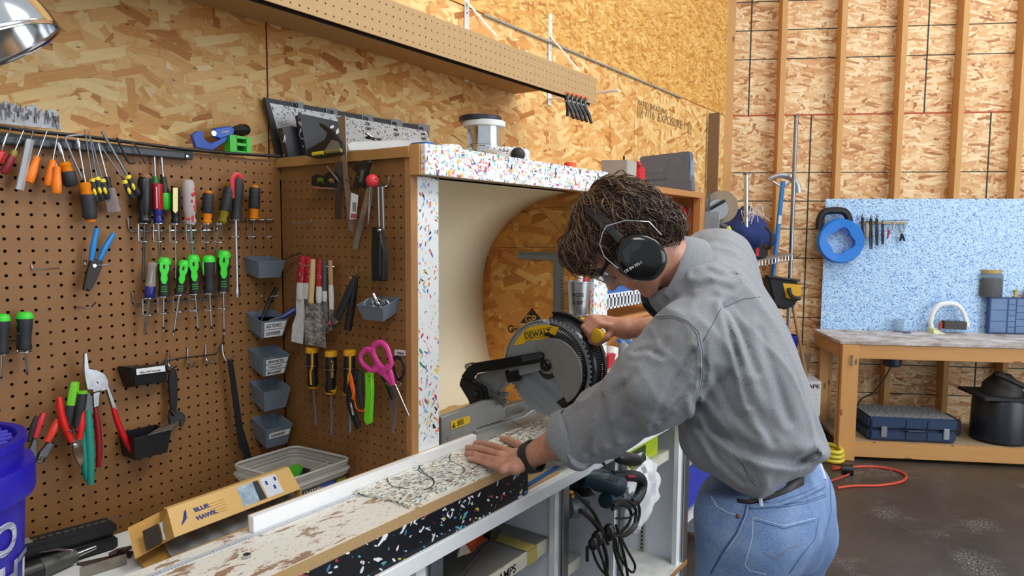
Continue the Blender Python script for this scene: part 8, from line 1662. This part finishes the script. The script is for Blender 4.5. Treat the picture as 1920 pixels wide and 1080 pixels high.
# ---- earmuffs
m_em = M('0b0c0e', .14, 0, .03); cc_ = HP(.022, -.040, .098)
emr = []
for s, t_ in ((1, 0),):
    pass
def cup(s):
    base = HP(.022, -.040, s*.070); rows = []
    for (h_, r_) in ((0, .044), (.006, .050), (.014, .050), (.018, .047), (.020, .051), (.036, .053), (.044, .047), (.047, .036), (.048, .0)):
        rows.append([V(base+hs*(s*h_)+hf*(r_*.86*cos(q)*(1+.05*cos(2*q)))+hu*(r_*1.06*sin(q)*(1-.04*cos(4*q)))) for q in [2*pi*j/36 for j in range(36)]])
    MB().grid(rows, closed=True).build('ear_cup', m_em, man, 50)
    MB().tube([V(base+hs*(s*.008)+hf*(.046*.86*cos(q))+hu*(.046*1.06*sin(q))) for q in [2*pi*j/30 for j in range(31)]], .009, 10).build('ear_cushion', m_blackm, man)
cup(1); cup(-1)
MB().prism([V(HP(.022+a_, -.040+b_, .1175)) for a_, b_ in ((-.030, .012), (-.022, .030), (.004, .040), (.022, .026), (.020, .016), (.002, .022), (-.014, .012))], V(hs*.0012)).build('gloss_panel', M('26292f', .08), man, 0)
e_ = V(HP(.050, -.060, .1185)); xd_ = V(nRT*.86+nUP*.5); text('CE EN 352-1', V(DD(1172, 512, 1.37)), xd_, V(nUP*.86-nRT*.5), .0052, M('c8cacc', .5), man, bold=.01)
# headband over the crown
rows = []
bu = vn(hu*.93-hf*.37); bf = vn(np.cross(hs, bu)); bf = bf if bf@hf > 0 else -bf
for j in range(33):
    a = pi*(j/32)*1.0; cpt = HP(.014, .0, 0)+hs*(cos(a)*.104)+bu*(sin(a)*.124); o = vn(hs*cos(a)*.9+hu*sin(a)); o = vn(hs*cos(a)*.9+bu*sin(a)); wd_ = .016 if .12 < j/32 < .88 else .010
    rows.append([V(cpt-bf*wd_), V(cpt-bf*wd_+o*.004), V(cpt+bf*wd_+o*.004), V(cpt+bf*wd_)])
MB().grid(rows, closed=True).build('headband', m_blackm, man, 50, sub=1)
wf = [HP(-.004, .050, .112), HP(-.030, .022, .116), HP(-.048, -.020, .120), HP(-.036, -.055, .119)]; MB().tube([V(a) for a in [HP(.036, .046, .112), HP(.010, .052, .116)]+wf], .0013, 6).build('wire_arm', m_steel, man); MB().tube([V(a) for a in [HP(.036, .046, .112), HP(.054, .026, .116), HP(.062, -.010, .118)]], .0013, 6).build('wire_arm', m_steel, man)
# ---- safety glasses
MB().tube(smoothpts([V(HP(.020, .008, .078)), V(HP(.060, .010, .072)), V(HP(.092, .010, .056))], 4), .0035, 8, flat=1.8).build('glasses_temple', m_black, man)
for s in (1, -1):
    rows = []
    for i in range(9):
        a_ = (i/8); rows.append([V(HP(.106-.022*a_**2-.002*b_, .018-.040*b_, s*(.006+.054*a_))) for b_ in (0, .33, .66, 1)])
    MB().grid(rows).build('glasses_lens', M('e8eef2', .04, 0, .0, trans=.95, ior=1.1), man, 60, solid=.0012)
MB().tube([V(HP(.106-.022*abs(t)**2, .019, t*.060)) for t in [-1+i/8 for i in range(17)]], .0035, 8).build('glasses_brow', m_black, man)
for s in (1, -1): MB().ball(V(HP(.0805, -.002, s*.031)), .0095, 14).build('eye', M('e4e0da', .2), man); MB().ball(V(HP(.0868, -.004, s*.031)), .0048, 10).build('iris', M('2a1c14', .15), man)
for s in (1, -1): MB().tube([V(HP(.094, .016, s*.010)), V(HP(.092, .022, s*.030)), V(HP(.080, .016, s*.046))], [.003, .0042, .002], 6).build('eyebrow', m_hr, man)
